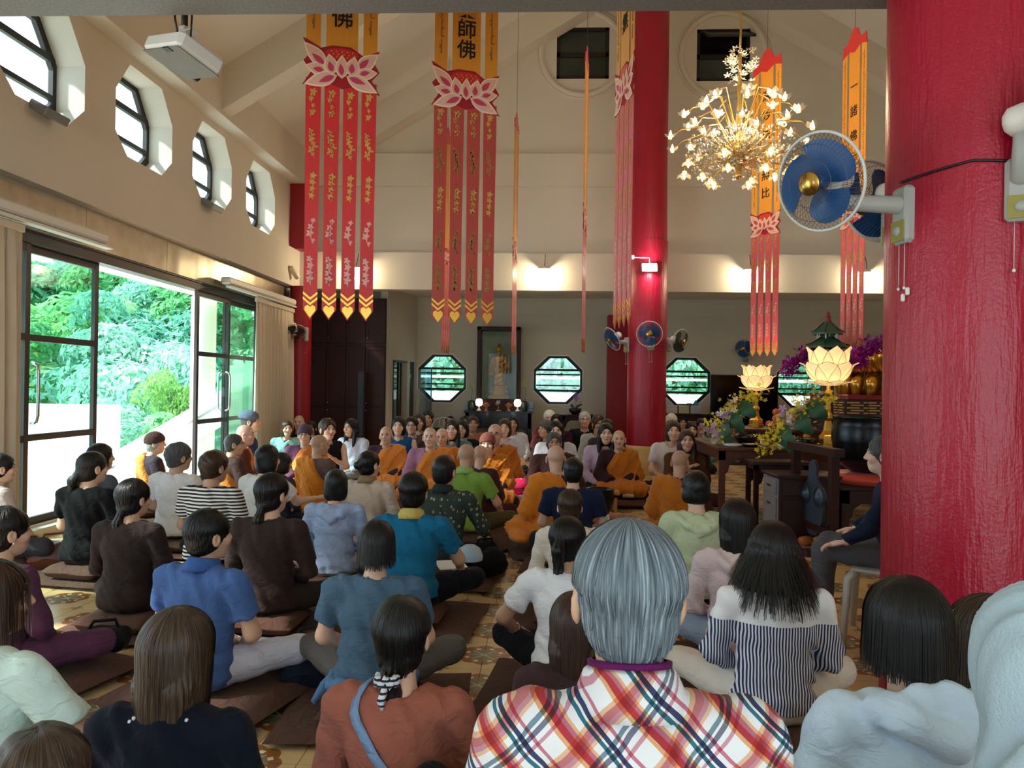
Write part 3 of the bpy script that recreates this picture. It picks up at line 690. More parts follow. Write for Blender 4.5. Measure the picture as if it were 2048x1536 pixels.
for k in range(6):
    a_ = k*math.pi/3; c_, s_ = math.cos(a_), math.sin(a_)
    for (r0, r1, z0, z1, wv) in ((.012, .05, 0, .035, .022),):
        flo.add([(r0*c_, r0*s_, z0), (r1*.7*c_-wv*s_, r1*.7*s_+wv*c_, z1*.5), (r1*c_, r1*s_, z1), (r1*.7*c_+wv*s_, r1*.7*s_-wv*c_, z1*.5)], [(0, 1, 2, 3)], True)
flo.lathe([(.0001, -.012), (.014, -.008), (.016, .0), (.012, .012)], 8)
bul = G().lathe([(.0001, .0), (.012, .005), (.018, .03), (.013, .055), (.0001, .085)], 10)
arm0 = {}
def arms(n, rad, ze, zs, a0, down=False):
    for k in range(n):
        a_ = a0+2*math.pi*k/n; key = (rad, ze)
        if key not in arm0:
            top = .12 if not down else .1
            pts = [(.02, 0, zs), (rad*.25, 0, zs+top*.9), (rad*.55, 0, max(zs, ze)+top*1.2), (rad*.85, 0, ze+(.10 if not down else .12)), (rad, 0, ze)] if not down else [(.02, 0, zs), (rad*.4, 0, zs+.06), (rad*.8, 0, zs+.02), (rad, 0, ze+.06), (rad, 0, ze)]
            arm0[key] = G().tube(pts, .0075, 5).build('arm', gilt, ch); o = arm0[key]
        else: o = share(arm0[key], ch)
        o.rotation_euler = (0, 0, a_)
        p = Vector((rad*math.cos(a_), rad*math.sin(a_), ze)); sc_ = random.uniform(1.4, 1.9)
        rx = R(180) if down else random.uniform(-.25, .25)
        if 'fl' not in arm0: arm0['fl'] = flo.build('flower_cup', crys, ch); f = arm0['fl']
        else: f = share(arm0['fl'], ch)
        f.location = p; f.scale = (sc_, sc_, sc_); f.rotation_euler = (rx, 0, a_)
        if 'bu' not in arm0: arm0['bu'] = bul.build('bulb', warm_e, ch); q = arm0['bu']
        else: q = share(arm0['bu'], ch)
        q.location = p; q.rotation_euler = (rx, 0, a_); q.scale = (1, 1, 1)
arms(10, .78, .44, .25, .1); arms(9, .62, .70, .40, .4); arms(7, .40, .84, .55, .2); arms(6, .55, .42, .3, .6); arms(8, .62, .16, .2, .3, True); arms(6, .40, .06, .15, .0, True)
g = G(); r_ = random.Random(5)
for k in range(70):
    a_ = r_.uniform(0, 6.28); rr = r_.uniform(.05, .17); z = r_.uniform(1.12, 1.46); m = XF((rr*math.cos(a_), rr*math.sin(a_), z), a_, r_.uniform(-1, 1))
    for q in range(5):
        b_ = q*1.257; g.add([m @ Vector(v_) for v_ in ((0, 0, 0), (.028*math.cos(b_-.35), .028*math.sin(b_-.35), .01), (.045*math.cos(b_), .045*math.sin(b_), .016), (.028*math.cos(b_+.35), .028*math.sin(b_+.35), .01))], [(0, 1, 2, 3)])
tag(g.build('crown_blossoms', crys, ch), kind='stuff')
g = G()
for k in range(760):
    a_ = r_.uniform(0, 6.28); rr = .1+.5*r_.random()**.8; z = .12+r_.uniform(0, .25)+(.25*(1-rr) if r_.random() < .4 else 0); g.ball((rr*math.cos(a_), rr*math.sin(a_), z), r_.uniform(.008, .018), 5, 4, False)
tag(g.build('crystal_drops', crys, ch), kind='stuff')
_pl('chandelier_light', (0, 0, .55), 120, (1, .80, .52), .25, ch)
# ---- projector
pj = P(368, 112, 4.05)
pr = empty('ceiling_projector', pj, R(-24), 'white ceiling projector with hanging cables at upper left', 'projector')
m = XF((0, 0, 0), R(-8), R(-16), R(10))
G().box((-.18, -.14, -.045), (.18, .14, .055), .022, m).build('housing', white_p, pr)
G().box((-.172, -.132, -.048), (.172, .132, -.043), 0, m).build('underside', M('mottled_grey_plastic', (118, 110, 104), .6, var=.2, vscale=12), pr)  # underside panel in a darker, mottled grey than the housing
G().box((.03, -.135, -.052), (.085, -.10, -.044), 0, m).build('vent', black_p, pr)
G().lathe([(.04, 0), (.04, .03), (.034, .034), (.0001, .03)], 20, mat=m @ XF((-.11, .14, 0), 0, R(-90))).build('lens', black_p, pr)
G().box((-.02, -.02, .045), (.02, .02, .16)).box((-.09, -.03, .12), (.09, .03, .128)).build('mount', white_p, pr)
G().tube([(0, 0, .12), (0, 0, .30), (-.02, .1, .9), (-.02, .3, 2.5)], .018, 8).build('drop_pole', black_p, pr)
G().tube([(.10, -.12, .03), (.12, -.16, .12), (.06, -.1, .24), (0, 0, .33)], .006, 6).tube([(.17, -.10, .03), (.2, -.12, .10), (.12, -.05, .22), (0, 0, .36)], .005, 6).build('cables', black_p, pr)
# ---- wall lamps, flood light, spot
def dish_lamp(px, py, label, e=26):
    p = P(px, py, 13.28); t_ = empty('wall_lamp', p, 0, label, 'lamp', 'small dish lamps along the back beam')
    G().lathe([(.02, .05), (.05, .035), (.11, .0), (.115, -.005), (.10, .0), (.04, .03)], 24).build('shade', white_p, t_)
    G().ball((0, 0, -.01), (.055, .055, .04), 14, 8).build('bulb', warm_e, t_)
    G().tube([(0, 0, .04), (.015, .02, .12), (.02, .1, .28)], .006, 6).build('stem', black_p, t_)
    _pl('lamp_light', (0, -.02, -.09), e, (1, .80, .5), .05, t_)
dish_lamp(1088, 538, 'round dish lamp glowing between the two edge-on banners')
dish_lamp(712, 536, 'glowing lamp behind the tails of the bright red banner')
dish_lamp(1500, 540, 'glowing lamp at the left edge of the banner behind the chandelier')
dish_lamp(1733, 545, 'lamp hidden between the rightmost banner and the near pillar')
fl = P(1299, 535, 12.32)
t_ = empty('flood_light', fl, 0, 'bright white LED flood light on the far red column', 'light')
G().box((-.13, -.03, -.07), (.13, .03, .07), .01, XF((0, 0, 0), 0, R(-35))).build('housing', white_p, t_)
G().box((-.115, -.036, -.055), (.115, -.028, .055), 0, XF((0, 0, 0), 0, R(-35))).build('led_panel', M('led_panel', (255, 255, 255), .4, var=0, emit=(255, 250, 245), es=10), t_)
G().tube([(0, .02, .05), (0, .02, .16), (-.25, .04, .17), (-.32, .1, .17)], .008, 6).box((-.32, .0, .14), (-.25, .06, .20)).build('cable_box', white_p, t_)
_pl('flood_light_source', (0, -.10, -.02), 18, (1, .97, .95), .06, t_)
sp = P(588, 545, 12.9)
t_ = empty('spot_light', sp, 0, 'beige cylinder spot fixture on the left beam end', 'light')
G().lathe([(.045, -.12), (.05, -.1), (.05, .1), (.04, .12), (.0001, .12)], 20, mat=XF((0, 0, 0), 0, R(35), R(-30))).build('body', M('beige_metal', (206, 192, 164), .5, .1), t_)
G().tube([(-.03, 0, .1), (-.16, .0, .12)], .012, 6).box((-.20, -.03, -.16), (-.17, .03, .14)).build('bracket', grey_p, t_)
for k, (x_, y_, nm) in enumerate(((100, 224, 'grey flood light under the nearest octagonal upper window'), (425, 410, 'small grey flood light under the third octagonal upper window'))):
    p = PX(x_, y_, -4.42); t_ = empty('flood_light', p, 0, nm, 'light')
    G().box((-.09, -.16, -.05), (.09, .16, .03), .01, XF((0, 0, 0), 0, 0, R(28))).build('housing', M('grey_metal', (128, 132, 138), .45, .3), t_)
    G().box((-.12, -.04, -.02), (-.06, .04, .02)).tube([(-.08, .0, .0), (-.12, 0, -.05)], .012, 6).build('bracket', M('grey_metal', (128, 132, 138)), t_)
# ---- curtains and their white tracks
cur_m = M('beige_curtain', (214, 202, 182), .85, var=.06, vscale=8, bump=.1, bscale=200, sheen=.2)
def curtain(x, y0, y1, z0, z1, npl, label):
    n = npl*10; vs = []; nz = 8
    for j in range(nz):
        z = z0+(z1-z0)*j/(nz-1); am = .05*(1-.75*(j/(nz-1))**3)
        for i in range(n+1):
            t_ = i/n; ph = t_*npl*2*math.pi
            vs.append((x+am*math.sin(ph+.6*math.sin(t_*9+j*.15)), y0+(y1-y0)*t_+.015*math.sin(2*ph), z))
    o = mk('curtain', vs, [(j*(n+1)+i, j*(n+1)+i+1, (j+1)*(n+1)+i+1, (j+1)*(n+1)+i) for j in range(nz-1) for i in range(n)], cur_m, smooth=True)
    sm = o.modifiers.new('s', 'SOLIDIFY'); sm.thickness = .006
    root = empty('curtain', (0, 0, 0), 0, label, 'curtain', 'beige door curtains'); o.name = 'cloth'; o.parent = root
    g = G(); vs2 = []
    G().box((x-.02, y0, z1-.07), (x+.02, y1, z1-.005), .004).build('heading_tape', cur_m, root)
    return root
curtain(-4.46, 11.28, 13.05, .03, 2.74, 12, 'beige pleated curtain drawn beside the open glass doors')
curtain(-4.46, 5.2, 6.17, .03, 2.74, 7, 'beige curtain at the very left edge of the photo')
for a_, b_, lb in ((4.6, 7.36, 'white curtain track box above the left door panel'), (10.25, 13.05, 'white curtain track box above the drawn curtain')):
    t_ = empty('curtain_track', (0, 0, 0), 0, lb, 'track', 'white curtain tracks')
    G().box((-4.56, a_, 2.80), (-4.42, b_, 2.90), .02).build('cover', white_p, t_)
    G().box((-4.50, a_+.03, 2.755), (-4.41, b_+.06, 2.785), .006).build('rail', white_p, t_)
# ---- big dark cabinet in the corner
cab = empty('wall_cabinet', (0, 14.25, 0), 0, 'tall dark rosewood wall cabinet with panelled doors in the left corner', 'cabinet')
xa, xb = -4.62, -3.09; G().box((xa, 0, 0), (xb, .58, 3.08)).box((xa, -.03, 2.16), (xb+.01, 0, 2.20)).box((xa, -.02, 3.02), (xb+.01, 0, 3.08)).build('carcass', wood_d, cab)
knob = M('steel_knob', (180, 176, 170), .3, .9)
for i in range(4):
    x0 = xa+.02+i*(xb-xa-.02)/4; x1 = x0+(xb-xa-.02)/4-.015
    for z0, z1 in ((.08, .98), (1.02, 2.15), (2.22, 3.01)):
        d = G().box((x0, -.022, z0), (x1, 0, z1)).build('door', wood_d, cab)
        g = G(); 
        for q in (((x0, -.032, z0), (x0+.05, -.022, z1)), ((x1-.05, -.032, z0), (x1, -.022, z1)), ((x0+.05, -.032, z0), (x1-.05, -.022, z0+.06)), ((x0+.05, -.032, z1-.06), (x1-.05, -.022, z1))): g.box(*q)
        g.build('door_frame', wood_d, d)
        if i % 2: G().ball(((x0 if i == 1 or i == 3 else x1)+.025, -.04, z0+.1 if z0 > 2 else (z0+.05 if z0 > 1 else z1-.05)), .014, 8, 6).build('knob', knob, d)
pb = P(722, 800, 13.9); G().box((pb.x-.06, 13.85, 0), (pb.x+.06, 14.0, 1.66), .01).thing('folded_panel', M('navy_board', (30, 38, 52), .5), 'tall narrow navy board leaning against the dark cabinet', 'panel')
# ================================================================ PEOPLE: signed-distance bodies turned into continuous meshes
f32 = np.float32
def smin(a, b, k):
    h = np.clip(.5+.5*(b-a)/k, 0, 1); return b+(a-b)*h-k*h*(1-h)
def d_cap(Pn, a, b, ra, rb):
    a = np.asarray(a, f32); b = np.asarray(b, f32); ba = b-a; pa = Pn-a
    h = np.clip((pa@ba)/max(float(ba@ba), 1e-9), 0, 1)
    return np.sqrt(((pa-h[..., None]*ba)**2).sum(-1))-(ra+(rb-ra)*h)
def d_ell(Pn, c, r):
    q = (Pn-np.asarray(c, f32)); r = np.asarray(r, f32)
    k0 = np.sqrt(((q/r)**2).sum(-1)); k1 = np.sqrt(((q/(r*r))**2).sum(-1))+1e-9
    return k0*(k0-1)/k1
def ev(Pn, prims, k=.03):
    d = None
    for p in prims:
        if p[0] == 'c': x = d_cap(Pn, *p[1:5])
        elif p[0] == 'x':                      # capsule cut flat at its far end
            x = d_cap(Pn, *p[1:5]); a = np.asarray(p[1], f32); b = np.asarray(p[2], f32); n = (b-a)/np.linalg.norm(b-a); x = np.maximum(x, (Pn-b)@n)
        else: x = d_ell(Pn, *p[1:3])
        d = x if d is None else smin(d, x, k)
    return d
def bounds(prims, m):
    lo = np.full(3, 9.); hi = np.full(3, -9.)
    for p in prims:
        if p[0] in 'cx':
            for q, r in ((p[1], p[3]), (p[2], p[4])): lo = np.minimum(lo, np.array(q)-r); hi = np.maximum(hi, np.array(q)+r)
        else: lo = np.minimum(lo, np.array(p[1])-p[2]); hi = np.maximum(hi, np.array(p[1])+p[2])
    return lo-m, hi+m
def surfnet(fn, lo, hi, h):
    n = np.maximum(np.ceil((hi-lo)/h).astype(int)+1, 3)
    ax = [(lo[i]+h*np.arange(n[i])).astype(f32) for i in range(3)]
    Pn = np.stack(np.meshgrid(*ax, indexing='ij'), -1)
    D = fn(Pn).astype(f32); S = D < 0
    c = lambda i, j, k: (slice(i, n[0]-1+i), slice(j, n[1]-1+j), slice(k, n[2]-1+k))
    cnt = sum(S[c(i, j, k)].astype(np.int8) for i in (0, 1) for j in (0, 1) for k in (0, 1))
    act = (cnt > 0) & (cnt < 8); idx = np.argwhere(act)
    if len(idx) == 0: return np.zeros((0, 3)), np.zeros((0, 4), int)
    vid = -np.ones(act.shape, int); vid[act] = np.arange(len(idx))
    acc = np.zeros((len(idx), 3), f32); num = np.zeros(len(idx), f32)
    I, J, K = idx.T
    off = [(0, 0, 0), (1, 0, 0), (0, 1, 0), (1, 1, 0), (0, 0, 1), (1, 0, 1), (0, 1, 1), (1, 1, 1)]
    for a, b in ((0, 1), (2, 3), (4, 5), (6, 7), (0, 2), (1, 3), (4, 6), (5, 7), (0, 4), (1, 5), (2, 6), (3, 7)):
        oa, ob = np.array(off[a]), np.array(off[b])
        da = D[I+oa[0], J+oa[1], K+oa[2]]; db = D[I+ob[0], J+ob[1], K+ob[2]]; m = (da < 0) != (db < 0)
        t = np.where(m, da/np.where(m, da-db, 1), 0)[:, None]
        acc += np.where(m[:, None], oa+(ob-oa)*t, 0); num += m
    V = lo+(idx+acc/num[:, None])*h
    F = []
    for axs in range(3):
        u, v = (axs+1) % 3, (axs+2) % 3
        s0 = [slice(None)]*3; s1 = [slice(None)]*3; s0[axs] = slice(0, -1); s1[axs] = slice(1, None)
        A, B = S[tuple(s0)], S[tuple(s1)]; e = np.argwhere(A != B)
        e = e[(e[:, u] > 0) & (e[:, v] > 0) & (e[:, u] < n[u]-1) & (e[:, v] < n[v]-1)]
        if len(e) == 0: continue
        def g(du, dv):
            q = e.copy(); q[:, u] -= du; q[:, v] -= dv; return vid[q[:, 0], q[:, 1], q[:, 2]]
        Q = np.stack([g(1, 1), g(0, 1), g(0, 0), g(1, 0)], 1)
        fl = A[e[:, 0], e[:, 1], e[:, 2]]; Q[~fl] = Q[~fl][:, ::-1]; F.append(Q)
    return V, np.concatenate(F)
def ridges(Pn, amp, fr, d1, d2, seed=0.):
    a = Pn@np.asarray(d1, f32); b = Pn@np.asarray(d2, f32)
    r1 = 1-np.abs(np.sin(.5*fr*a+1.1*np.sin(6*b+seed)+seed)); r2 = 1-np.abs(np.sin(.83*fr*a-1.3*np.sin(5*b-seed)+2*seed))
    return amp*(.35-np.maximum(r1**4, .8*r2**5))
def folds(Pn, amp, fr, d1, d2, seed=0.):
    a = Pn@np.asarray(d1, f32); b = Pn@np.asarray(d2, f32)
    return amp*(np.sin(fr*a+2.2*np.sin(9*b+seed)+seed)*.6+np.sin(fr*1.9*a+3*np.sin(13*b-seed)+2*seed)*.4)
# ---- head template (origin at its centre, facing +Y)
HEADP = [('e', (0, -.012, .032), (.0745, .093, .084)), ('e', (0, .02, -.035), (.058, .066, .078)), ('e', (0, .045, -.085), (.030, .032, .026)), ('c', (0, -.03, -.06), (0, -.045, -.20), .05, .054)]
def head_sdf(Pn):
    d = ev(Pn, HEADP, .035)
    for s in (-1, 1):
        d = smin(d, d_ell(Pn, (s*.040, .058, -.025), (.026, .026, .024)), .02)                 # cheek
        d = -smin(-d, d_ell(Pn, (s*.030, .098, .010), (.019, .016, .012)), .012)               # eye socket
        d = smin(d, d_ell(Pn, (s*.030, .073, .008), (.0135, .012, .0105)), .004)               # eyeball
        d = smin(d, d_cap(Pn, (s*.012, .085, .026), (s*.044, .070, .026), .006, .005), .012)   # brow
        e_ = d_ell(Pn, (s*.082, -.008, -.010), (.010, .021, .034)); e_ = np.maximum(e_, -d_ell(Pn, (s*.088, -.002, -.004), (.006, .012, .018))); d = smin(d, e_, .006)
        d = smin(d, d_ell(Pn, (s*.011, .092, -.026), (.009, .010, .008)), .006)                # nostril wing
    d = smin(d, d_cap(Pn, (0, .084, .016), (0, .101, -.022), .006, .0115), .010)
    d = smin(d, d_ell(Pn, (0, .083, -.053), (.022, .009, .006)), .005); d = smin(d, d_ell(Pn, (0, .080, -.063), (.018, .009, .006)), .005)
    return d
def head_paint(V, bald, brow=(.14, .10, .09)):
    c = np.ones((len(V), 3)); x, y, z = V[:, 0], V[:, 1], V[:, 2]; ax = np.abs(x)
    def put(m, v): c[m] = v
    if bald: put((z > .045+.35*np.maximum(y-.02, 0)*0+np.where(y > .05, .028, 0)-np.where(y < -.02, .06, 0)) & (d_ell(V, (0, -.012, .032), (.0745, .093, .084)) > -.004), (.80, .80, .83))
    put((y > .05) & (((ax-.030)/.017)**2+((z-.029)/.0045)**2 < 1), brow)
    put((y > .06) & (((ax-.030)/.0145)**2+((z-.008)/.0052)**2 < 1), (.95, .95, .95)); put((y > .06) & (((ax-.030)/.0075)**2+((z-.008)/.0060)**2 < 1), (.10, .07, .06))
    put((y > .06) & (np.abs((z-.0145)+((ax-.030)/.016)**2*.004) < .0022) & (np.abs(ax-.030) < .017), (.16, .12, .11))
    put((y > .06) & ((x/.023)**2+((z+.0575)/.0095)**2 < 1), (.86, .50, .50)); put((y > .06) & (np.abs(z+.058) < .0016) & (ax < .02), (.5, .25, .25))
    put((y > .08) & (np.abs(ax-.007) < .0035) & (np.abs(z+.032) < .0025), (.45, .3, .28))
    ck = np.exp(-((ax-.042)**2+(z+.022)**2)/(2*.018**2))*(y > .03); c *= (1-np.outer(ck, (0, .12, .10)))
    return c
_HT = {}
def head_t(h, bald):
    k = (h, bald)
    if k not in _HT:
        if ('g', h) not in _HT: _HT[('g', h)] = surfnet(head_sdf, np.array((-.10, -.12, -.20)), np.array((.10, .125, .13)), h)
        V, F = _HT[('g', h)]; _HT[k] = (V, F, head_paint(V, bald))
    return _HT[k]
# ---- skeleton
def joints(arms=('lap', 'lap'), lean=.03, bw=1., legs='cross'):
    J = dict(pel=(0, 0, .10), bel=(0, .01+lean*.3, .24), che=(0, .005+lean*.6, .40), nb=(0, lean*.9-.005, .545), hd=(0, .035+lean*1.25, .702))
    for s, nm, ar in ((-1, 'L', arms[0]), (1, 'R', arms[1])):
        sh = (s*.178*bw, lean*.8-.01, .505)
        if ar == 'lap': el, wr = (s*.235*bw, .03+lean, .265), (s*.095, .22, .155)
        elif ar == 'knee': el, wr = (s*.265*bw, .09+lean, .285), (s*.27, .29, .175)
        elif ar == 'out': el, wr = (s*.33*bw, .03+lean, .30), (s*.29, .24, .175)
        elif ar == 'pray': el, wr = (s*.20*bw, .11+lean, .28), (s*.022, .205, .40)
        elif ar == 'face': el, wr = (s*.19*bw, .17+lean, .34), (s*.07, .20, .58)
        elif ar == 'floor': el, wr = (s*.32*bw, .12, .24), (s*.40, .26, .02)
        elif ar == 'point': el, wr = (s*.24*bw, .13+lean, .35), (s*.30, .34, .36)
        else: el, wr = ar
        J['sh'+nm], J['el'+nm], J['wr'+nm] = sh, el, wr
        if legs == 'cross': J['hip'+nm], J['kn'+nm], J['an'+nm] = (s*.085, .03, .09), (s*.315, .25, .085), (-s*.06, .33, .05)
        elif legs == 'seiza': J['hip'+nm], J['kn'+nm], J['an'+nm] = (s*.085, .03, .09), (s*.13, .40, .06), (s*.09, -.05, .03)
        elif legs == 'wide': J['hip'+nm], J['kn'+nm], J['an'+nm] = (s*.085, .03, .09), (s*.36, .30, .13), (-s*.02, .40, .05)
        else: J['hip'+nm], J['kn'+nm], J['an'+nm] = (s*.095, .05, .075), (s*.14, .44, .09), (s*.13, .46, -.33)
    return J
def torso(J, bw, o=0.):
    n = J['nb']; c = J['che']; b = J['bel']; p = J['pel']
    return [('e', p, (.165*bw+o, .125+o, .105+o)), ('e', b, (.142*bw+o, .112+o, .14+o)), ('e', c, (.158*bw+o, .112+o, .165+o)),
            ('c', (-.125*bw, n[1]-.012, .507), (.125*bw, n[1]-.012, .507), .052+o, .052+o), ('c', (0, n[1]-.01, .50), n, .075+o*.5, .056+o*.2)]
def hand_geo(g, wr, d, side):
    d = Vector(d).normalized(); up = Vector((0, 0, 1)); x = d.cross(up); x = x.normalized() if x.length > .05 else Vector((1, 0, 0)); n = x.cross(d).normalized(); w = Vector(wr)
    m = lambda a, b, c: w+d*a+x*b+n*c
    g.tube([m(-.02, 0, 0), m(.02, 0, 0), m(.06, 0, 0), m(.095, 0, -.003)], [.022, .031, .038, .030], 10, flat=.5)
    for k, (b, L) in enumerate(((-.028, .062), (-.0095, .072), (.0095, .067), (.027, .052))):
        g.tube([m(.082, b, 0), m(.10+L*.3, b*1.12, -.002), m(.09+L*.75, b*1.15, -.016), m(.085+L*.9, b*1.12, -.034)], [.0095, .009, .0082, .0068], 6)
    t = -side; g.tube([m(.025, t*.028, 0), m(.055, t*.048, -.006), m(.085, t*.055, -.016), m(.10, t*.05, -.022)], [.012, .0105, .0095, .0075], 6)
_PC = {}
def body_mesh(key, J, bw, h, hh, bald, yaw, pitch, roll=0.):
    k = ('body',)+key
    if k in _PC: return _PC[k]
    h *= 1.35 if h < .012 else 1.65
    pr = torso(J, bw*.9, -.022)
    for nm in 'LR':
        pr += [('c', J['sh'+nm], J['el'+nm], .047, .037), ('c', J['el'+nm], J['wr'+nm], .037, .025)]
        pr += [('c', J['hip'+nm], J['kn'+nm], .07, .05), ('c', J['kn'+nm], J['an'+nm], .045, .035)]
        a = np.array(J['an'+nm]); kn = np.array(J['kn'+nm]); fd = (a-kn)/np.linalg.norm(a-kn)
        ft = a+fd*.10+np.array((0, .03, 0)) if a[2] > -.1 else a+np.array((0, .15, -.035)); 
        if a[2] < -.1: a = a+np.array((0, -.02, -.03))
        pr += [('c', tuple(a), tuple(ft), .036, .028)]
    pr += [('c', J['nb'], (0, J['hd'][1]-.03, J['hd'][2]-.11), .052, .05)]
    lo, hi = bounds(pr, h*2)
    V, F = surfnet(lambda Pn: ev(Pn, pr, .03), lo, hi, h)
    HV, HF, HC = head_t(hh, bald)
    m = np.array((Euler((pitch, roll, yaw)).to_matrix())); HV2 = HV@m.T+np.array(J['hd'])
    g = G()
    for s, nm in ((-1, 'L'), (1, 'R')):
        w = Vector(J['wr'+nm]); dr = w-Vector(J['el'+nm])
        if dr.z < -.05: dr.z *= .35
        hand_geo(g, w, dr, s)
    GV = np.array([tuple(v) for v in g.v]); n0, n1 = len(V), len(V)+len(HV2)
    VV = np.concatenate([V, HV2, GV]); FF = F.tolist()+(HF+n0).tolist()+[[i+n1 for i in f] for f in g.f]
    col = np.ones((len(VV), 3)); col[n0:n1] = HC
    _PC[k] = (VV, FF, col); return _PC[k]
def sleeve(J, nm, kind):
    s, e, w = [np.array(J[q+nm]) for q in ('sh', 'el', 'wr')]
    if kind == 'short': return [('x', tuple(s), tuple(s+(e-s)*.66), .062, .066)]
    if kind == 'none': return []
    if kind == 'wide': return [('c', tuple(s), tuple(e), .068, .075), ('x', tuple(e), tuple(e+(w-e)*.92), .075, .095)]
    if kind == 'half': return [('c', tuple(s), tuple(e), .06, .056), ('x', tuple(e), tuple(e+(w-e)*.45), .056, .05)]
    return [('c', tuple(s), tuple(e), .060, .052), ('x', tuple(e), tuple(e+(w-e)*.97), .052, .038)]
def shirt_mesh(key, J, bw, h, kind, fold, hood=False, hem=.045, neck=.066, seed=0.):
    k = ('shirt', kind, fold, hood, hem, neck, seed)+key
    if k in _PC: return _PC[k]
    pr = torso(J, bw, .014)
    for nm in 'LR': pr += sleeve(J, nm, kind)
    nb = np.array(J['nb'])
    hp = []
    if hood:
        y = nb[1]-.075; hs_ = 1.25 if hood == 2 else 1.; zo_ = .05 if hood == 2 else 0.
        pts = [(-.085, y+.085, .540), (-.10, y+.01, .515), (-.07, y-.03, .495), (0, y-.045, .455), (.07, y-.03, .495), (.10, y+.01, .515), (.085, y+.085, .540)]
        hp = [('c', tuple(np.array(a)*(hs_, 1, 1)+(0, -.012*(hs_ > 1), zo_)), tuple(np.array(b)*(hs_, 1, 1)+(0, -.012*(hs_ > 1), zo_)), .030*hs_, .030*hs_) for a, b in list(zip(pts, pts[1:]))[(1 if hood == 2 else 0):(-1 if hood == 2 else None)]]+[('e', (0, y-.01, .50+zo_), (.085*hs_, .034*hs_, .06*hs_))]
    lo, hi = bounds(pr+hp, h*2+fold)
    def fn(Pn):
        d = ev(Pn, pr, .028)
        if hp: d = smin(d, ev(Pn, hp, .02), .012)
        z = Pn[..., 2]
        if fold:
            low = np.clip((.42-z)/.3, .15, 1)
            d = d+folds(Pn, fold, 42, (.25, .1, 1), (1, .3, .2), seed)*low+folds(Pn, fold*.6, 55, (.9, .2, .5), (.2, .1, 1), seed+2)
        d = np.maximum(d, hem-z)
        return np.maximum(d, -d_cap(Pn, tuple(nb+np.array((0, .012, -.01))), tuple(nb+np.array((0, .03, .2))), neck, neck+.05))
    _PC[k] = surfnet(fn, lo, hi, h); return _PC[k]
def pants_mesh(key, J, bw, h, fold, seed=0.):
    k = ('pants', fold)+key
    if k in _PC: return _PC[k]
    h *= 1.3
    p = J['pel']; pr = [('e', (0, .0, .078), (.160*bw, .122, .085)), ('c', (-.05, 0, .13), (.05, 0, .13), .085, .085)]
    for nm in 'LR':
        a, b = np.array(J['kn'+nm]), np.array(J['an'+nm]); pr += [('c', J['hip'+nm], J['kn'+nm], .092, .066), ('x', J['kn'+nm], tuple(a+(b-a)*.9), .064, .050)]
    lo, hi = bounds(pr, h*2+fold)
    def fn(Pn):
        d = ev(Pn, pr, .035)
        if fold: d = d+folds(Pn, fold, 40, (.5, .8, .4), (.8, -.4, .6), 1.)
        return np.maximum(np.maximum(d, Pn[..., 2]-.19), (.005-Pn[..., 2]) if J['anL'][2] > -.1 else d)
    _PC[k] = surfnet(fn, lo, hi, h); return _PC[k]
def kasaya_mesh(key, J, bw, h, spread=1.):
    k = ('kasaya', spread)+key
    if k in _PC: return _PC[k]
    pr = torso(J, bw*1.04, .030)+[('c', J['shL'], J['elL'], .078, .086), ('c', J['elL'], J['wrL'], .086, .08)]
    lap = [('e', (0, .02, .07), (.24, .20, .11)), ('e', (-.05, .19, .10), (.36*spread, .20, .115)), ('c', (-.24, .22, .09), (.30, .26, .06), .10, .09), ('e', (-.30*spread, .0, .05), (.10, .20, .06))]
    lo, hi = bounds(pr+lap, h*2+.02)
    def fn(Pn):
        x, y, z = Pn[..., 0], Pn[..., 1], Pn[..., 2]
        u = ev(Pn, pr, .05); u = u+ridges(Pn, .020, 46, (.80, .12, .58), (.55, .3, -.75), .4)
        u = np.maximum(u, (z-.585+1.75*(x-.015))*.5)                     # open over the right shoulder
        u = np.maximum(u, -d_cap(Pn, tuple(np.array(J['nb'])+np.array((.0, .01, -.03))), tuple(np.array(J['nb'])+np.array((0, .03, .2))), .070, .13))
        l = ev(Pn, lap, .05)+ridges(Pn, .026, 40, (.75, .55, .4), (-.5, .8, .3), 1.3)
        d = smin(u, l, .05)
        return np.maximum(d, .004-z)
    _PC[k] = surfnet(fn, lo, hi, h); return _PC[k]
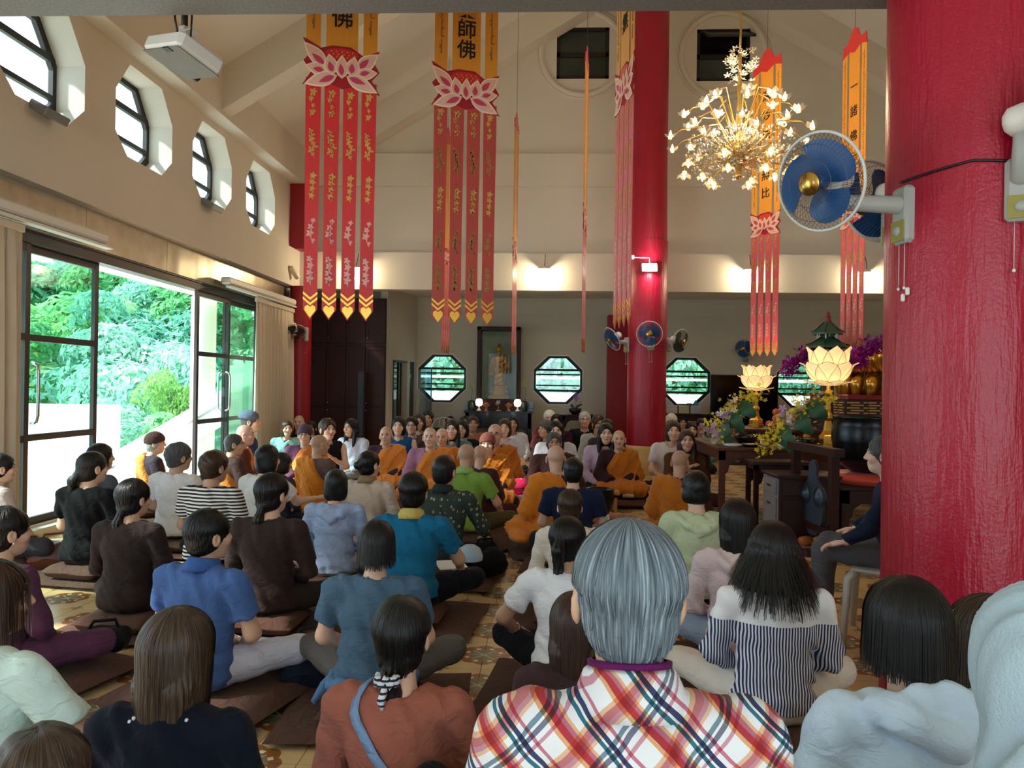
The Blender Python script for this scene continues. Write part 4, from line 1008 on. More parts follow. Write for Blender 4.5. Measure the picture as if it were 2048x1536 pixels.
# ---- hair (head space)
def hair_prims(st):
    cap = [('e', (0, -.016, .030), (.087, .106, .097))]
    low = [('e', (0, -.038, -.035), (.073, .072, .070))]
    if st in ('short', 'crop'): return cap+low, dict(face=1, plane=(-.062, .42), k=.03)
    if st == 'fluffy': return [('e', (0, -.018, .032), (.096, .114, .104))]+low, dict(face=1, plane=(-.06, .45), k=.03)
    if st == 'bob': return cap+[('e', (0, -.025, -.05), (.095, .085, .10))], dict(face=1, plane=(-.115, .05), k=.03)
    if st == 'sbob': return cap+[('e', (0, -.03, -.035), (.092, .083, .078))], dict(face=1, plane=(-.082, .05), k=.03)
    if st == 'wavy': return cap+[('e', (0, -.045, -.095), (.145, .085, .105)), ('e', (0, -.03, .0), (.105, .10, .09))], dict(face=1, plane=(-.18, .0), k=.04)
    if st == 'long': return cap+[('e', (0, -.03, -.05), (.094, .082, .11)), ('c', (-.05, -.065, -.08), (-.045, -.075, -.27), .042, .026), ('c', (.05, -.065, -.08), (.045, -.075, -.27), .042, .026), ('c', (0, -.07, -.08), (0, -.085, -.28), .045, .02)], dict(face=1, plane=(-.40, 0), k=.03)
    if st == 'fronts': return cap+[('e', (0, -.03, -.05), (.094, .082, .11)), ('c', (-.078, .0, -.06), (-.07, .035, -.30), .03, .022), ('c', (.078, .0, -.06), (.07, .035, -.30), .03, .022)], dict(face=1, plane=(-.34, 0), k=.03)
    if st == 'pony': return cap+low+[('c', (0, -.11, .03), (0, -.145, -.02), .026, .03), ('c', (0, -.145, -.02), (.005, -.14, -.14), .032, .028), ('c', (.005, -.14, -.14), (.0, -.12, -.25), .028, .012)], dict(face=1, plane=(-.075, .35), k=.02)
    if st == 'lowpony': return cap+low+[('e', (0, -.05, -.055), (.06, .055, .05)), ('c', (0, -.095, -.075), (0, -.115, -.14), .022, .028), ('c', (0, -.115, -.14), (-.015, -.105, -.30), .030, .022)], dict(face=1, plane=(-.34, .3), k=.018)
    if st == 'sidepony': return cap+low+[('e', (0, -.05, -.055), (.06, .055, .05)), ('c', (0, -.10, -.03), (-.025, -.13, -.09), .03, .036), ('c', (-.025, -.13, -.09), (-.06, -.12, -.20), .036, .03), ('c', (-.06, -.12, -.20), (-.055, -.09, -.26), .03, .012)], dict(face=1, plane=(-.34, .3), k=.02)
    if st == 'scrunch': return cap+low+[('e', (0, -.045, -.055), (.062, .06, .05)), ('c', (-.02, -.09, -.085), (-.02, -.115, -.105), .024, .03), ('e', (-.008, -.105, -.145), (.034, .028, .045))], dict(face=1, plane=(-.34, .3), k=.015)
    if st == 'bun': return cap+low+[('e', (-.035, -.105, .0), (.042, .038, .040))], dict(face=1, plane=(-.075, .35), k=.015)
    if st == 'topbun': return cap+low+[('e', (0, -.09, .085), (.04, .038, .035))], dict(face=1, plane=(-.075, .35), k=.015)
    if st == 'halfup': return cap+[('e', (0, -.035, -.05), (.094, .078, .11)), ('e', (0, -.105, .0), (.035, .022, .03)), ('c', (-.045, -.07, -.08), (-.05, -.07, -.26), .042, .03), ('c', (.045, -.07, -.08), (.05, -.07, -.26), .042, .03), ('c', (0, -.085, -.05), (0, -.09, -.27), .045, .022)], dict(face=1, plane=(-.40, 0), k=.022)
    if st == 'cap': return [('e', (0, -.014, .034), (.093, .112, .103))], dict(face=0, plane=(-.004, .36), k=.02)
    if st == 'beret': return [('e', (0, -.03, .05), (.105, .115, .085))], dict(face=0, plane=(.028, -.12), k=.02)
def hair_mesh(st, h, ridge=.0022, seed=0.):
    k = ('hair', st, h, ridge, seed)
    if k in _PC: return _PC[k]
    pr, o = hair_prims(st); lo, hi = bounds(pr, h*2+.004); a0, b0 = o['plane']
    def fn(Pn):
        d = ev(Pn, pr, o['k']); x, y, z = Pn[..., 0], Pn[..., 1], Pn[..., 2]
        if ridge:
            if st in ('cap', 'beret'): d = d+ridge*.5*np.sin(220*z)
            else:
                an = np.arctan2(x, -(y+.03)); d = d+ridge*(np.sin(38*an+4*np.sin(14*z+seed))+.7*np.sin(71*an+3*np.sin(21*z+seed)+1))*np.clip((.125-z)/.05, .2, 1)
                if st in ('fluffy', 'wavy'): d = d+.004*np.sin(60*x+40*z)*np.sin(55*y+45*z+1)
        if st in ('short', 'crop', 'fluffy', 'pony', 'lowpony', 'sidepony', 'scrunch', 'bun', 'topbun'):
            for s_ in (-1, 1): d = np.maximum(d, -d_ell(Pn, (s_*.098, .004, -.022), (.030, .030, .046)))
        if o['face']:
            f = d_ell(Pn, (0, .115, -.035), (.072, .078, .108)); f = smin(f, d_ell(Pn, (0, .12, -.09), (.068, .09, .09)), .02); d = np.maximum(d, -f)
        return np.maximum(d, a0+b0*y-z)
    V, F = surfnet(fn, lo, hi, h); _PC[k] = (V, F); return _PC[k]
def strand_geo(st, n, seed, length=None, wave=.0):
    "thin ribbons following the comb of the hair, head space"
    r = random.Random(seed); V = []; F = []
    end = {'short': -.052, 'crop': -.06, 'fluffy': -.06, 'bob': -.125, 'sbob': -.085, 'wavy': -.19, 'long': -.33, 'halfup': -.33, 'scrunch': -.085, 'lowpony': -.085, 'pony': -.07, 'bun': -.07, 'sidepony': -.08, 'topbun': -.07, 'fronts': -.33}[st]
    for q in range(n):
        an = r.uniform(0, 2*math.pi); front = abs(((an-math.pi/2+math.pi) % (2*math.pi))-math.pi) < .8
        if front and r.random() < .7: continue
        t0 = r.uniform(.0, 1.1)**1; tip = end+(r.uniform(-.02, .025) if end > -.15 else r.uniform(-.03, .10)); off = r.uniform(.0, .005); pts = []; tw = r.uniform(-.25, .25)
        th = t0
        while True:
            a_ = an+tw*(th-t0)
            x = (.088+off)*math.sin(th)*math.cos(a_); y = -.016+(.108+off)*math.sin(th)*math.sin(a_); z = .030+(.099+off)*math.cos(th)
            if th > 1.65 or z < tip: break
            pts.append(Vector((x, y, z))); th += .16
        if len(pts) < 2: continue
        if tip < -.02:
            x, y, z = pts[-1]; dx, dy = math.cos(an), math.sin(an); flare = {'wavy': .085, 'bob': .006, 'sbob': .004}.get(st, -.016)
            if st in ('scrunch', 'lowpony', 'pony', 'bun', 'sidepony', 'topbun', 'short', 'crop', 'fluffy'): flare = -.034
            side = abs(math.sin(an)) < .60
            if side and st in ('scrunch', 'lowpony', 'pony', 'bun', 'sidepony', 'topbun', 'short', 'crop', 'fluffy'): tip = max(tip, .012); flare *= .3
            if front and st not in ('long', 'fronts', 'bob', 'wavy', 'halfup'): continue
            m = 5
            for j in range(1, m+1):
                t_ = j/m; zz = z+(tip-z)*t_; w_ = wave*math.sin(8*t_+q); sx_ = 1-.45*t_*t_ if flare < -.03 else 1; pts.append(Vector(((x+dx*flare*.4*t_)*sx_ if flare < -.03 else x+dx*flare*t_+w_, y+dy*flare*t_+(-.012*t_ if st in ('long', 'halfup') else 0)+w_*.5, zz)))
        k = len(V)
        for j, p in enumerate(pts):
            nrm = Vector((p.x, p.y+.016, (p.z-.03) if p.z > .03 else 0)).normalized(); t_ = (pts[min(j+1, len(pts)-1)]-pts[max(j-1, 0)]).normalized(); s = nrm.cross(t_).normalized(); wd = .0022*(1-.75*j/(len(pts)-1))+.0004
            o = nrm*(.0015+.002*(j/len(pts)))
            V += [p+s*wd+o, p-s*wd+o]
        F += [[k+2*j, k+2*j+1, k+2*j+3, k+2*j+2] for j in range(len(pts)-1)]
    return np.array([tuple(v) for v in V]), F
def hair_mat(name, dark, light, rough=.38, crown=(0, -.014, .13)):
    nm = 'hair_'+name
    if nm in _M: return _M[nm]
    t = NT(nm); x, y, z = t.sep(t.coord()); dx = t.math('SUBTRACT', x, crown[0]); dy = t.math('SUBTRACT', y, crown[1]); dz = t.math('SUBTRACT', z, crown[2])
    an = t.math('ARCTAN2', dx, t.math('MULTIPLY', dy, -1.))
    v = t.comb(t.math('MULTIPLY', an, 16.), t.math('MULTIPLY', dz, 7.), t.math('MULTIPLY', an, 2.)); n1 = t.noise(v, 1.6, 6)
    t.bump(n1, .55, .006)
    t.b.inputs['Specular IOR Level'].default_value = .35
    return t.base(t.ramp(n1, [(.32, dark), (.55, tuple((a+b)//2 for a, b in zip(dark, light))), (.72, light)]), rough)
HM = dict(black=hair_mat('black', (5, 5, 6), (24, 23, 25)), soft=hair_mat('soft', (9, 7, 7), (36, 30, 28)), brown=hair_mat('brown', (34, 22, 17), (84, 58, 42)), lbrown=hair_mat('lbrown', (34, 26, 19), (94, 72, 52), .42),
          grey=hair_mat('grey', (48, 60, 70), (166, 184, 196), .5), dgrey=hair_mat('dgrey', (44, 44, 46), (120, 120, 122), .5), white=hair_mat('white', (150, 150, 150), (226, 226, 224), .5))
SKIN = dict(a=(.60, .37, .25), b=(.72, .46, .33), c=(.50, .29, .19), d=(.82, .56, .43), e=(.40, .22, .145))
def skin(k): return attr_mat('skin_'+k, .5, SKIN[k], bump=.08)
brownmat = fab((86, 62, 52), 'brown_cushion_cloth', var=.14, vscale=5)
_CM = {}
def cushion_mesh(lx, ly, lz, seed=0):
    k = (lx, ly, lz, seed)
    if k in _CM: return _CM[k]
    n = 16; vs = []; fs = []; r = random.Random(seed)
    for top in (1, 0):
        for j in range(n+1):
            for i in range(n+1):
                a, b = i/n*2-1, j/n*2-1; e = (1-abs(a)**5)*(1-abs(b)**5); e = max(e, 0)**.4
                cx = 1-.05*(1-abs(b)**2)*.4; z = lz*(.5+.5*e+.05*math.sin(5*a+seed)*math.sin(4*b))*.97 if top else lz*(.5-.5*e)
                vs.append((a*lx/2*cx, b*ly/2, z))
    N = (n+1)**2
    for j in range(n):
        for i in range(n):
            q = [j*(n+1)+i, j*(n+1)+i+1, (j+1)*(n+1)+i+1, (j+1)*(n+1)+i]; fs.append(q); fs.append([N+x for x in reversed(q)])
    me = bpy.data.meshes.new('cushion'); me.from_pydata(vs, [], fs); me.polygons.foreach_set('use_smooth', np.ones(len(me.polygons), bool)); me.materials.append(brownmat); me.update()
    _CM[k] = me; return me
def cushion(name, loc, rz, dims, label, cat, group, seed=0, mat=None):
    o = bpy.data.objects.new(name, cushion_mesh(*dims, seed)); C.objects.link(o); o.location = loc; o.rotation_euler = (0, 0, rz); tag(o, label, cat, group)
    if mat: o.material_slots[0].link = 'OBJECT'; o.material_slots[0].material = mat
    return o
def vf(name, VF, mat, parent, col=None, loc=None):
    V, F = VF[0], VF[1]; k = ('me', id(V))
    if k in _PC and col is None:
        o = bpy.data.objects.new(name, _PC[k]); C.objects.link(o); o.parent = parent
        o.material_slots[0].link = 'OBJECT'; o.material_slots[0].material = mat; return o
    if col is not None and k in _PC:
        o = bpy.data.objects.new(name, _PC[k]); C.objects.link(o); o.parent = parent; o.material_slots[0].link = 'OBJECT'; o.material_slots[0].material = mat; return o
    o = mk(name, V, F, mat, parent, smooth=True, col=col); _PC[k] = o.data; _PC[('keep', id(V))] = V
    return o
def person(label, px, ytop, Y, rot=0, hair='short', hc='black', sk='a', top=(200, 200, 200), sl='short', pants=(40, 40, 46), arms=('lap', 'lap'), lean=.03, bw=1., hy=0, hp=0, hr=0, z0=.13, mon=None, legs='cross', hood=False,
           collar=None, mat=None, near=False, fold=.011, group=None, glasses=False, cap=None, hem=.045, pm=None, cush=True, scarf=None, strands=0, inner=(70, 46, 52), seed=0., spread=1., hsc=1., extra=None, who=None, neck=.066, yb=0.):
    q = P(px, ytop, Y); s = (q.z-z0)/.817; hd_off = Vector((0, .035+lean*1.25, 0))*s; hd_off.rotate(Euler((0, 0, R(rot))))
    root = empty('person', (q.x-hd_off.x, Y-hd_off.y, z0), R(rot), label, 'person', group); root.scale = (s, s, s)
    h = .0105 if near else (.0135 if Y < 7 else (.0155 if mon else .019)); hh = (.0052 if Y < 10 else .0062) if abs(rot+hy) > 28 else .0095; hm_h = .0055 if near else (.0075 if Y < 7 else .0095)
    J = joints(arms, lean, bw, legs); key = (tuple(arms), lean, bw, legs, h); bald = hair == 'bald'
    B = body_mesh(key+(hh, bald, hy, hp, hr), J, bw, h, hh, bald, R(hy), R(hp), R(hr))
    vf('body', B, skin(sk), root, B[2])
    if pants is not None: vf('trousers', pants_mesh(key, J, bw, h, .005 if Y < 8 else .004), pm or fab(pants), root)
    m_top = mat or fab(top)
    if mon:
        vf('inner_robe', shirt_mesh(key, J, bw, h, 'wide', .005, False, .03, .060), fab(inner), root)
        vf('outer_robe', kasaya_mesh(key, J, bw, h, spread), mon, root)
    else: vf('top', shirt_mesh(key, J, bw, h, sl, fold, hood, hem, neck, seed), m_top, root)
    H = XF(J['hd']) @ Euler((R(hp), R(hr), R(hy))).to_matrix().to_4x4()
    if hair != 'bald':
        stx = hair if not cap else 'short'
        if not cap or hair != 'nohair':
            HV, HF = hair_mesh(stx if stx != 'nohair' else 'short', hm_h, .0022 if Y < 5 else .0015)
            if near and strands:
                kk = ('hs', stx, strands, hc)
                if kk not in _PC:
                    SV, SF = strand_geo(stx, strands, 3); _PC[kk] = (np.concatenate([HV, SV]), HF.tolist()+[[i+len(HV) for i in f] for f in SF])
                HV, HF = _PC[kk]
            o = vf('hair', (HV, HF), HM[hc], root)
            hmx = HM[hc]
            if o.data.materials: o.matrix_local = H
            o.scale = [hsc*v for v in o.scale]
    if cap: o = vf('knit_cap' if cap[0] == 'cap' else 'beret', hair_mesh(cap[0], hm_h, .002), fab(cap[1]), root); o.matrix_local = H
    if collar:
        nb = Vector(J['nb']); g = G(); prof = [(.070, -.022), (.082, -.03), (.092, -.036), (.086, -.005), (.072, .028), (.065, .034), (.062, .028), (.064, -.01)]
        g.lathe(prof, 28, (0, nb.y+.006, nb.z+.026), sx=1., sy=1.02, mat=Euler((R(-14), 0, 0)).to_matrix().to_4x4()); g.build('collar', fab(collar) if isinstance(collar, tuple) else collar, root)
    if glasses:
        g = G()
        for s_ in (-1, 1):
            g.tube([H @ Vector((s_*.032+.021*math.cos(a_), .097, .008+.017*math.sin(a_))) for a_ in np.linspace(0, 2*math.pi, 15)], .0016, 5, cap=False); g.tube([H @ Vector((s_*.052, .095, .012)), H @ Vector((s_*.078, .05, .012)), H @ Vector((s_*.082, -.01, .01))], .0015, 4)
        g.tube([H @ Vector((-.011, .1, .01)), H @ Vector((.011, .1, .01))], .0015, 4); g.build('glasses', black_p, root)
    if extra: extra(root, J, H)
    if cush:
        w = who or label
        rz = R(rot)+random.uniform(-.06, .06)
        fw = Vector((0, .16, 0)); fw.rotate(Euler((0, 0, R(rot)))); b = root.location
        tk = .05 if z0 > .1 else max(z0-.005, .02)
        if Y < 11: cushion('floor_mat', (b.x+fw.x, b.y+fw.y, .0015), rz, (.80, .72, tk), 'brown square floor mat under the '+w, 'floor mat', 'brown floor mats', int(px) % 7)
        if z0 > .1 and Y < 9: cushion('cushion', (b.x+fw.x*.05, b.y+fw.y*.05, tk+.001), rz, (.42, .34, z0-tk+.02), 'brown round-edged cushion under the '+w, 'cushion', 'brown meditation cushions', int(px) % 5)
    return root
# ================================================================ ALTAR, SHRINE AND SMALL THINGS
lac = M('black_lacquer', (20, 18, 19), .22, var=.1, coat=.4); wood_lit = M('side_lit_wood', (128, 124, 130), .55, var=.2, vscale=8, stretch=(1, 1, .3)); iron = M('dark_iron', (62, 76, 92), .4, .3, var=.2, vscale=12)
porc = M('white_porcelain', (236, 238, 242), .2, var=0); leafm = M('monstera_leaf', (34, 86, 48), .4, var=.25, vscale=9); leaf_d = M('orchid_leaf', (30, 62, 38), .4, var=.2)
yel = M('yellow_orchid', (250, 226, 60), .5, var=.15, vscale=30); purp = M('purple_orchid', (142, 14, 134), .5, var=.2, vscale=20); lil = M('lilac_orchid', (196, 160, 214), .5, var=.15); whit = M('white_flower', (236, 230, 226), .5, var=.08); oran_f = M('orange_flower', (236, 150, 50), .5)
def table(name, x0, x1, y0, y1, zt, label, mat=wood_d, leg=.06, apron=.10, shelf=None, cat='table', thick=.04):
    t_ = empty(name, ((x0+x1)/2, (y0+y1)/2, 0), 0, label, cat); hx, hy_ = (x1-x0)/2, (y1-y0)/2
    G().box((-hx, -hy_, zt-thick), (hx, hy_, zt), .008).build('table_top', mat, t_)
    i = .03; g = G().box((-hx+i, -hy_+i, zt-thick-apron), (hx-i, -hy_+i+.025, zt-thick)).box((-hx+i, hy_-i-.025, zt-thick-apron), (hx-i, hy_-i, zt-thick)).box((-hx+i, -hy_+i, zt-thick-apron), (-hx+i+.025, hy_-i, zt-thick)).box((hx-i-.025, -hy_+i, zt-thick-apron), (hx-i, hy_-i, zt-thick)); g.build('apron', mat, t_)
    for sx in (-1, 1):
        for sy in (-1, 1):
            cx, cy_ = sx*(hx-i-leg/2), sy*(hy_-i-leg/2); G().box((cx-leg/2, cy_-leg/2, 0), (cx+leg/2, cy_+leg/2, zt-thick)).build('leg', mat, t_)
            G().prism([(0, 0), (.12, 0), (.05, -.05), (.03, -.13), (0, -.15)], -.012, .012, lambda u, v, d: (cx+sx*-1*(u+leg/2), cy_+d, zt-thick-apron+v)).build('corner_bracket', mat, t_)
    return t_
table('altar_table', 1.86, 4.2, 8.2, 9.85, .80, 'long dark altar table with carved brackets right of the column', wood_m)
table('altar_table', 2.42, 3.7, 9.2, 9.95, .96, 'higher dark altar step carrying the lotus lamps', wood_d, apron=.06) if False else None
G().box((2.38, 9.0, .801), (4.12, 9.8, .95), .006).box((2.33, 8.97, .93), (4.15, 9.82, .965), .004).thing('altar_step', wood_m, 'dark wooden step on the altar table carrying the lotus lamps', 'altar step')
table('side_stand', P(1468, 920, 8.32).x, P(1468, 920, 8.32).x+.55, 8.08, 8.16+.02, .655, 'small dark side stand tucked in front of the altar table', wood_d, .04, .05) if False else None
table('side_stand', 2.10, 2.70, 7.72, 8.12, .70, 'small dark side stand between altar table and low cabinet', wood_d, .045, .05)
# low cabinet, light on its left face put into the paler wood colour
cb_ = empty('low_cabinet', (2.47, 7.38, 0), 0, 'low cabinet with left side coloured pale as if lit, in front of the altar', 'cabinet')
G().box((-.28, -.24, .04), (.30, .24, .60)).box((-.31, -.27, .60), (.33, .27, .63), .005).build('carcass', wood_d, cb_)
G().box((-.288, -.235, .05), (-.28, .235, .595)).build('side_panel', wood_lit, cb_)
for z0, z1, nm in ((.44, .58, 'drawer'), (.07, .41, 'door')):
    d = G().box((-.298, -.20, z0), (-.288, .20, z1), .004).build(nm, wood_lit, cb_); G().box((-.31, -.05, z1-.08), (-.298, .05, z1-.06)).build('handle', brass, d)
    G().box((-.25, -.252, z0), (.27, -.24, z1), .004).build(nm, wood_d, cb_)
# chime plate in its frame
pa = Vector((P(1592, 900, 7.35).x, 7.35, 0)); pb_ = Vector((P(1668, 900, 6.6).x, 6.6, 0)); du = (pb_-pa); Lf = du.length; du.normalize(); dn = Vector((-du.y, du.x, 0))
fr_ = lambda u, v, d: tuple(pa+du*u+dn*d+Vector((0, 0, v)))
cf = empty('chime_frame', pa+du*Lf/2, 0, 'dark wooden frame stand holding the cloud-shaped iron chime', 'frame'); o0 = Vector(cf.location)
frl = lambda u, v, d: tuple(Vector(fr_(u, v, d))-o0)
rect = lambda a, b, c, d: [(a, c), (b, c), (b, d), (a, d)]
for u in (.0, Lf): 
    G().prism(rect(u-.035, u+.035, .05, .86), -.035, .035, frl).build('post', wood_d, cf); G().prism(rect(u-.05, u+.05, .0, .06), -.25, .25, frl).build('foot', wood_d, cf)
    for s_ in (-1, 1): G().prism([(s_*.035, .06), (s_*.14, .06), (s_*.10, .14), (s_*.035, .28)], -.015, .015, lambda a, b, d: tuple(Vector(frl(u, b, a)))).build('foot_bracket', wood_d, cf)
G().prism(rect(-.10, Lf+.10, .86, .93), -.045, .045, frl).build('top_beam', wood_d, cf); G().prism(rect(0, Lf, .16, .22), -.02, .02, frl).build('lower_rail', wood_d, cf)
cm_ = Lf/2; out = [(0, .80), (.05, .78), (.085, .73), (.075, .67), (.10, .62), (.13, .585), (.20, .55), (.225, .49), (.20, .44), (.225, .36), (.20, .26), (.14, .17), (.06, .11), (.02, .12), (0, .10)]
poly = [(cm_+a*.95, b) for a, b in out]+[(cm_-a*.95, b) for a, b in reversed(out[1:-1])]
chm = empty('cloud_chime', pa+du*cm_+Vector((0, 0, .78)), 0, 'dark iron cloud-shaped chime plate with two round bosses', 'chime'); o1 = Vector(chm.location); fr1 = lambda u, v, d: tuple(Vector(fr_(u, v, d))-o1)
G().prism(poly, -.012, .012, fr1).build('plate', iron, chm)
for s_ in (-1, 1):
    ctr = Vector(fr_(cm_+s_*.135, .47, 0))-o1; mm = Matrix.Translation(ctr) @ (-dn).to_track_quat('Z', 'Y').to_matrix().to_4x4()
    G().lathe([(.0001, .05), (.03, .045), (.05, .03), (.062, .016), (.085, .014), (.09, .0), (.09, -.02)], 24, mat=mm).build('boss', iron, chm)
    G().lathe([(.0001, .05), (.03, .045), (.05, .03), (.062, .016), (.085, .014), (.09, .0), (.09, -.02)], 24, mat=Matrix.Translation(ctr) @ dn.to_track_quat('Z', 'Y').to_matrix().to_4x4()).build('boss', iron, chm)
G().tube([Vector(fr_(cm_, .78, 0))-o1, Vector(fr_(cm_, .87, 0))-o1], .004, 5).build('hanger', black_p, chm)
# wooden mallets at its foot
for px_, py_, lb in ((1612, 1052, 'orange brown wooden mallet lying under the chime'), (1640, 1075, 'pale wooden mallet lying on the chime frame foot')):
    p = P(px_, py_, 7.0); t_ = empty('mallet', (p.x, 7.0, .04), R(30), lb, 'mallet'); wm = M('pale_turned_wood', (196, 150, 92), .5) if 'pale' in lb else M('orange_wood', (176, 104, 56), .5)
    G().lathe([(.0001, -.06), (.04, -.06), (.045, 0), (.04, .06), (.0001, .06)], 16, mat=XF((0, 0, .01), 0, 0, R(90))).build('head', wm, t_); G().tube([(0, 0, .01), (.05, -.2, -.02)], .010, 8).build('shaft', wm, t_)
# great bell bowl
bc_ = P(1738, 880, 7.3); bx = bc_.x
t_ = table('bell_stand', bx-.40, bx+.55, 6.95, 7.75, .56, 'dark stand beneath the great black bell bowl', wood_d, .07, .12, cat='stand')
G().lathe([(.0001, .0), (.34, .0), (.38, .04), (.36, .085), (.0001, .09)], 32, (0, 0, 0)).thing('ring_cushion', M('red_orange_silk', (206, 62, 34), .45, var=.15, vscale=6, sheen=.2), 'red orange silk cushion under the great black bell bowl', 'cushion').location = (bx, 7.3, .561)
G().lathe([(.0001, .0), (.16, .01), (.26, .08), (.315, .20), (.335, .34), (.325, .44), (.305, .50), (.325, .52), (.325, .545), (.30, .545), (.285, .48), (.30, .3), (.2, .08), (.0001, .05)], 48).thing('bell_bowl', M('dark_bronze', (26, 30, 36), .22, .55, var=.2, vscale=4, stretch=(.3, .3, 6), bump=.1), 'great black bell bowl on a red cushion beside the near pillar', 'bell').location = (bx, 7.3, .652)
# lotus lamps
def lotus_lamp(px, pyb, Y, s, label, tint, ps=1., zb_=.966, ext=0.):
    p = P(px, pyb, Y); t_ = empty('lotus_lamp', (p.x, Y, zb_), 0, label, 'lamp', 'glowing lotus lamps on the altar'); t_.scale = (s, s, s)
    G().lathe([(a, b*(1+ext/.47)) for a, b in [(.10, 0), (.10, .03), (.085, .035), (.085, .09), (.07, .10), (.045, .13), (.03, .2), (.045, .22), (.045, .24), (.025, .26), (.022, .36), (.04, .40), (.02, .43), (.02, .47)]], 8, smooth=False).build('stand', gold, t_)
    pm = M('lit_shell_petal_'+tint, (250, 220, 178) if tint == 'warm' else (248, 232, 190), .5, var=.06, emit=(255, 206, 140), es=.55); rib = M('petal_rim', (150, 96, 48), .5, .3)
    for tier, (n, L, w_, z0, r0, curl, a0, lean0) in enumerate(((8, .26, .075, .47, .05, .05, 0, .25), (8, .20, .075, .46, .06, .12, .39, .75), (8, .13, .05, .455, .06, .06, .1, 1.5))):
        g = G(); rows = 7; pts = []
        for i in range(rows):
            u = i/(rows-1); an = lean0+(curl*6*(u-.5) if tier else -.5*u+.35*(u > .7)); pts.append(u)
        L *= ps; w_ *= ps; prof = []; r_, z_ = r0, 0.; st_ = L/(rows-1)
        for i in range(rows):
            u = i/(rows-1); prof.append((r_, z_, w_*math.sin(math.pi*(.12+.80*u))**.8 if u < .99 else .004))
            an = (lean0*1.9*(1-u)+(.10 if u < .7 else .5)) if tier == 0 else (lean0*(1.25-.9*u)+(.7 if u > .75 else 0) if tier == 1 else 1.35)
            r_ += st_*math.sin(an); z_ += st_*math.cos(an)
        key = ('lp', tier, tint)
        vs = []; 
        for (a, b, c) in prof: vs += [(a-.012, -c, b), (a, 0, b-.004), (a-.012, c, b)]
        fs = [(3*i+j, 3*i+j+1, 3*i+3+j+1, 3*i+3+j) for i in range(rows-1) for j in range(2)]
        for k in range(n):
            if k == 0: o = G().add(vs, fs, True).build('petal', pm, t_); first = o; sm = o.modifiers.new('s', 'SOLIDIFY'); sm.thickness = .003; rm = G().tube([vs[3*i] for i in range(rows)]+[vs[3*i+2] for i in range(rows-1, -1, -1)], .0022, 4).build('rim', rib, o); frm = rm
            else:
                o = share(first, t_); sm = o.modifiers.new('s', 'SOLIDIFY'); sm.thickness = .003; share(frm, o)
            o.location = (0, 0, z0+ext); o.rotation_euler = (0, 0, a0+2*math.pi*k/n)
    G().ball((0, 0, .56+ext), .035, 12, 8).build('bulb', warm_e, t_)
    _pl('lotus_light', (0, 0, .60+ext), 7*s*s, (1, .75, .42), .04, t_)
lotus_lamp(1512, 850, 9.5, 1.0, 'smaller glowing lotus lamp left of the pagoda lantern', 'warm', 1.3)
lotus_lamp(1656, 860, 8.35, 1.15, 'larger glowing lotus lamp below the pagoda lantern', 'pale', 1.5, .801, .143)
# pagoda lantern
pg = P(1655, 703, 9.15); zt = .966
pt = empty('pagoda_lantern', (pg.x, 9.15, zt), 0, 'small green-roofed pagoda lantern behind the larger lotus lamp', 'lantern'); green = M('green_glazed_roof', (44, 84, 70), .35, var=.15); dred = M('dark_red_finial', (110, 24, 28), .4)
hz = pg.z-zt
G().lathe([(.12, 0), (.12, .05), (.08, .08), (.08, hz-.25), (.13, hz-.22), (.13, hz-.20)], 6, smooth=False).build('pedestal', wood_d, pt)
for r_, z0, hgt in ((.24, hz+.06, .12), (.18, hz+.22, .13)):
    rf = G().lathe([(r_, z0-.02), (r_*1.02, z0), (r_*.72, z0+hgt*.35), (r_*.42, z0+hgt*.7), (r_*.25, z0+hgt)], 6, smooth=False).build('roof', green, pt)
    for k in range(6):
        a_ = k*math.pi/3; G().tube([(r_*.25*math.cos(a_), r_*.25*math.sin(a_), z0+hgt), (r_*.72*math.cos(a_), r_*.72*math.sin(a_), z0+hgt*.37), (r_*1.08*math.cos(a_), r_*1.08*math.sin(a_), z0+.015)], .008, 5).build('hip_rib', M('dark_green_rib', (24, 46, 40), .4), rf)
for k in range(6):
    a_ = k*math.pi/3; G().tube([(.16*math.cos(a_), .16*math.sin(a_), hz-.2), (.16*math.cos(a_), .16*math.sin(a_), hz+.06)], .010, 6).build('column', wood_d, pt); G().tube([(.12*math.cos(a_), .12*math.sin(a_), hz+.15), (.12*math.cos(a_), .12*math.sin(a_), hz+.23)], .008, 6).build('column', white_p, pt)
G().lathe([(.025, hz+.34), (.04, hz+.36), (.025, hz+.39), (.035, hz+.41), (.018, hz+.44), (.02, hz+.46), (.0001, hz+.49)], 12).build('finial', dred, pt)
# gold lotus throne and seated statue, mostly behind the pillar
tc_ = P(1805, 760, 9.35); TX = tc_.x
TX = P(1805, 760, 10.6).x
th_ = empty('lotus_throne', (TX, 10.75, .0), 0, 'gilded lotus throne with two rows of petals, right of the lanterns', 'throne')
th_.scale = (1.08, 1.0, 1.04)
G().box((-.95, -.7, .0), (1.0, .9, 1.08)).build('plinth', wood_d, th_); G().box((-.86, -.62, 1.26), (.9, .8, 1.33), .01).build('red_band', M('crimson_lacquer', (128, 16, 34), .4), th_)
fw_ = G().box((-.9, -.66, 1.08), (.95, .84, 1.26)).build('fret_core', M('dark_fret', (48, 28, 22), .5), th_)
for j in range(5):
    for k in range(9): G().box((-.88+.2*k+.05*(j % 2), -.668, 1.09+.033*j), (-.88+.2*k+.15+.05*(j % 2), -.659, 1.105+.033*j)).build('fret_bar', gold_d, fw_)
    for k in range(7): G().box((-.908, -.62+.2*k+.05*(j % 2), 1.09+.033*j), (-.899, -.62+.2*k+.15+.05*(j % 2), 1.105+.033*j)).build('fret_bar', gold_d, fw_)
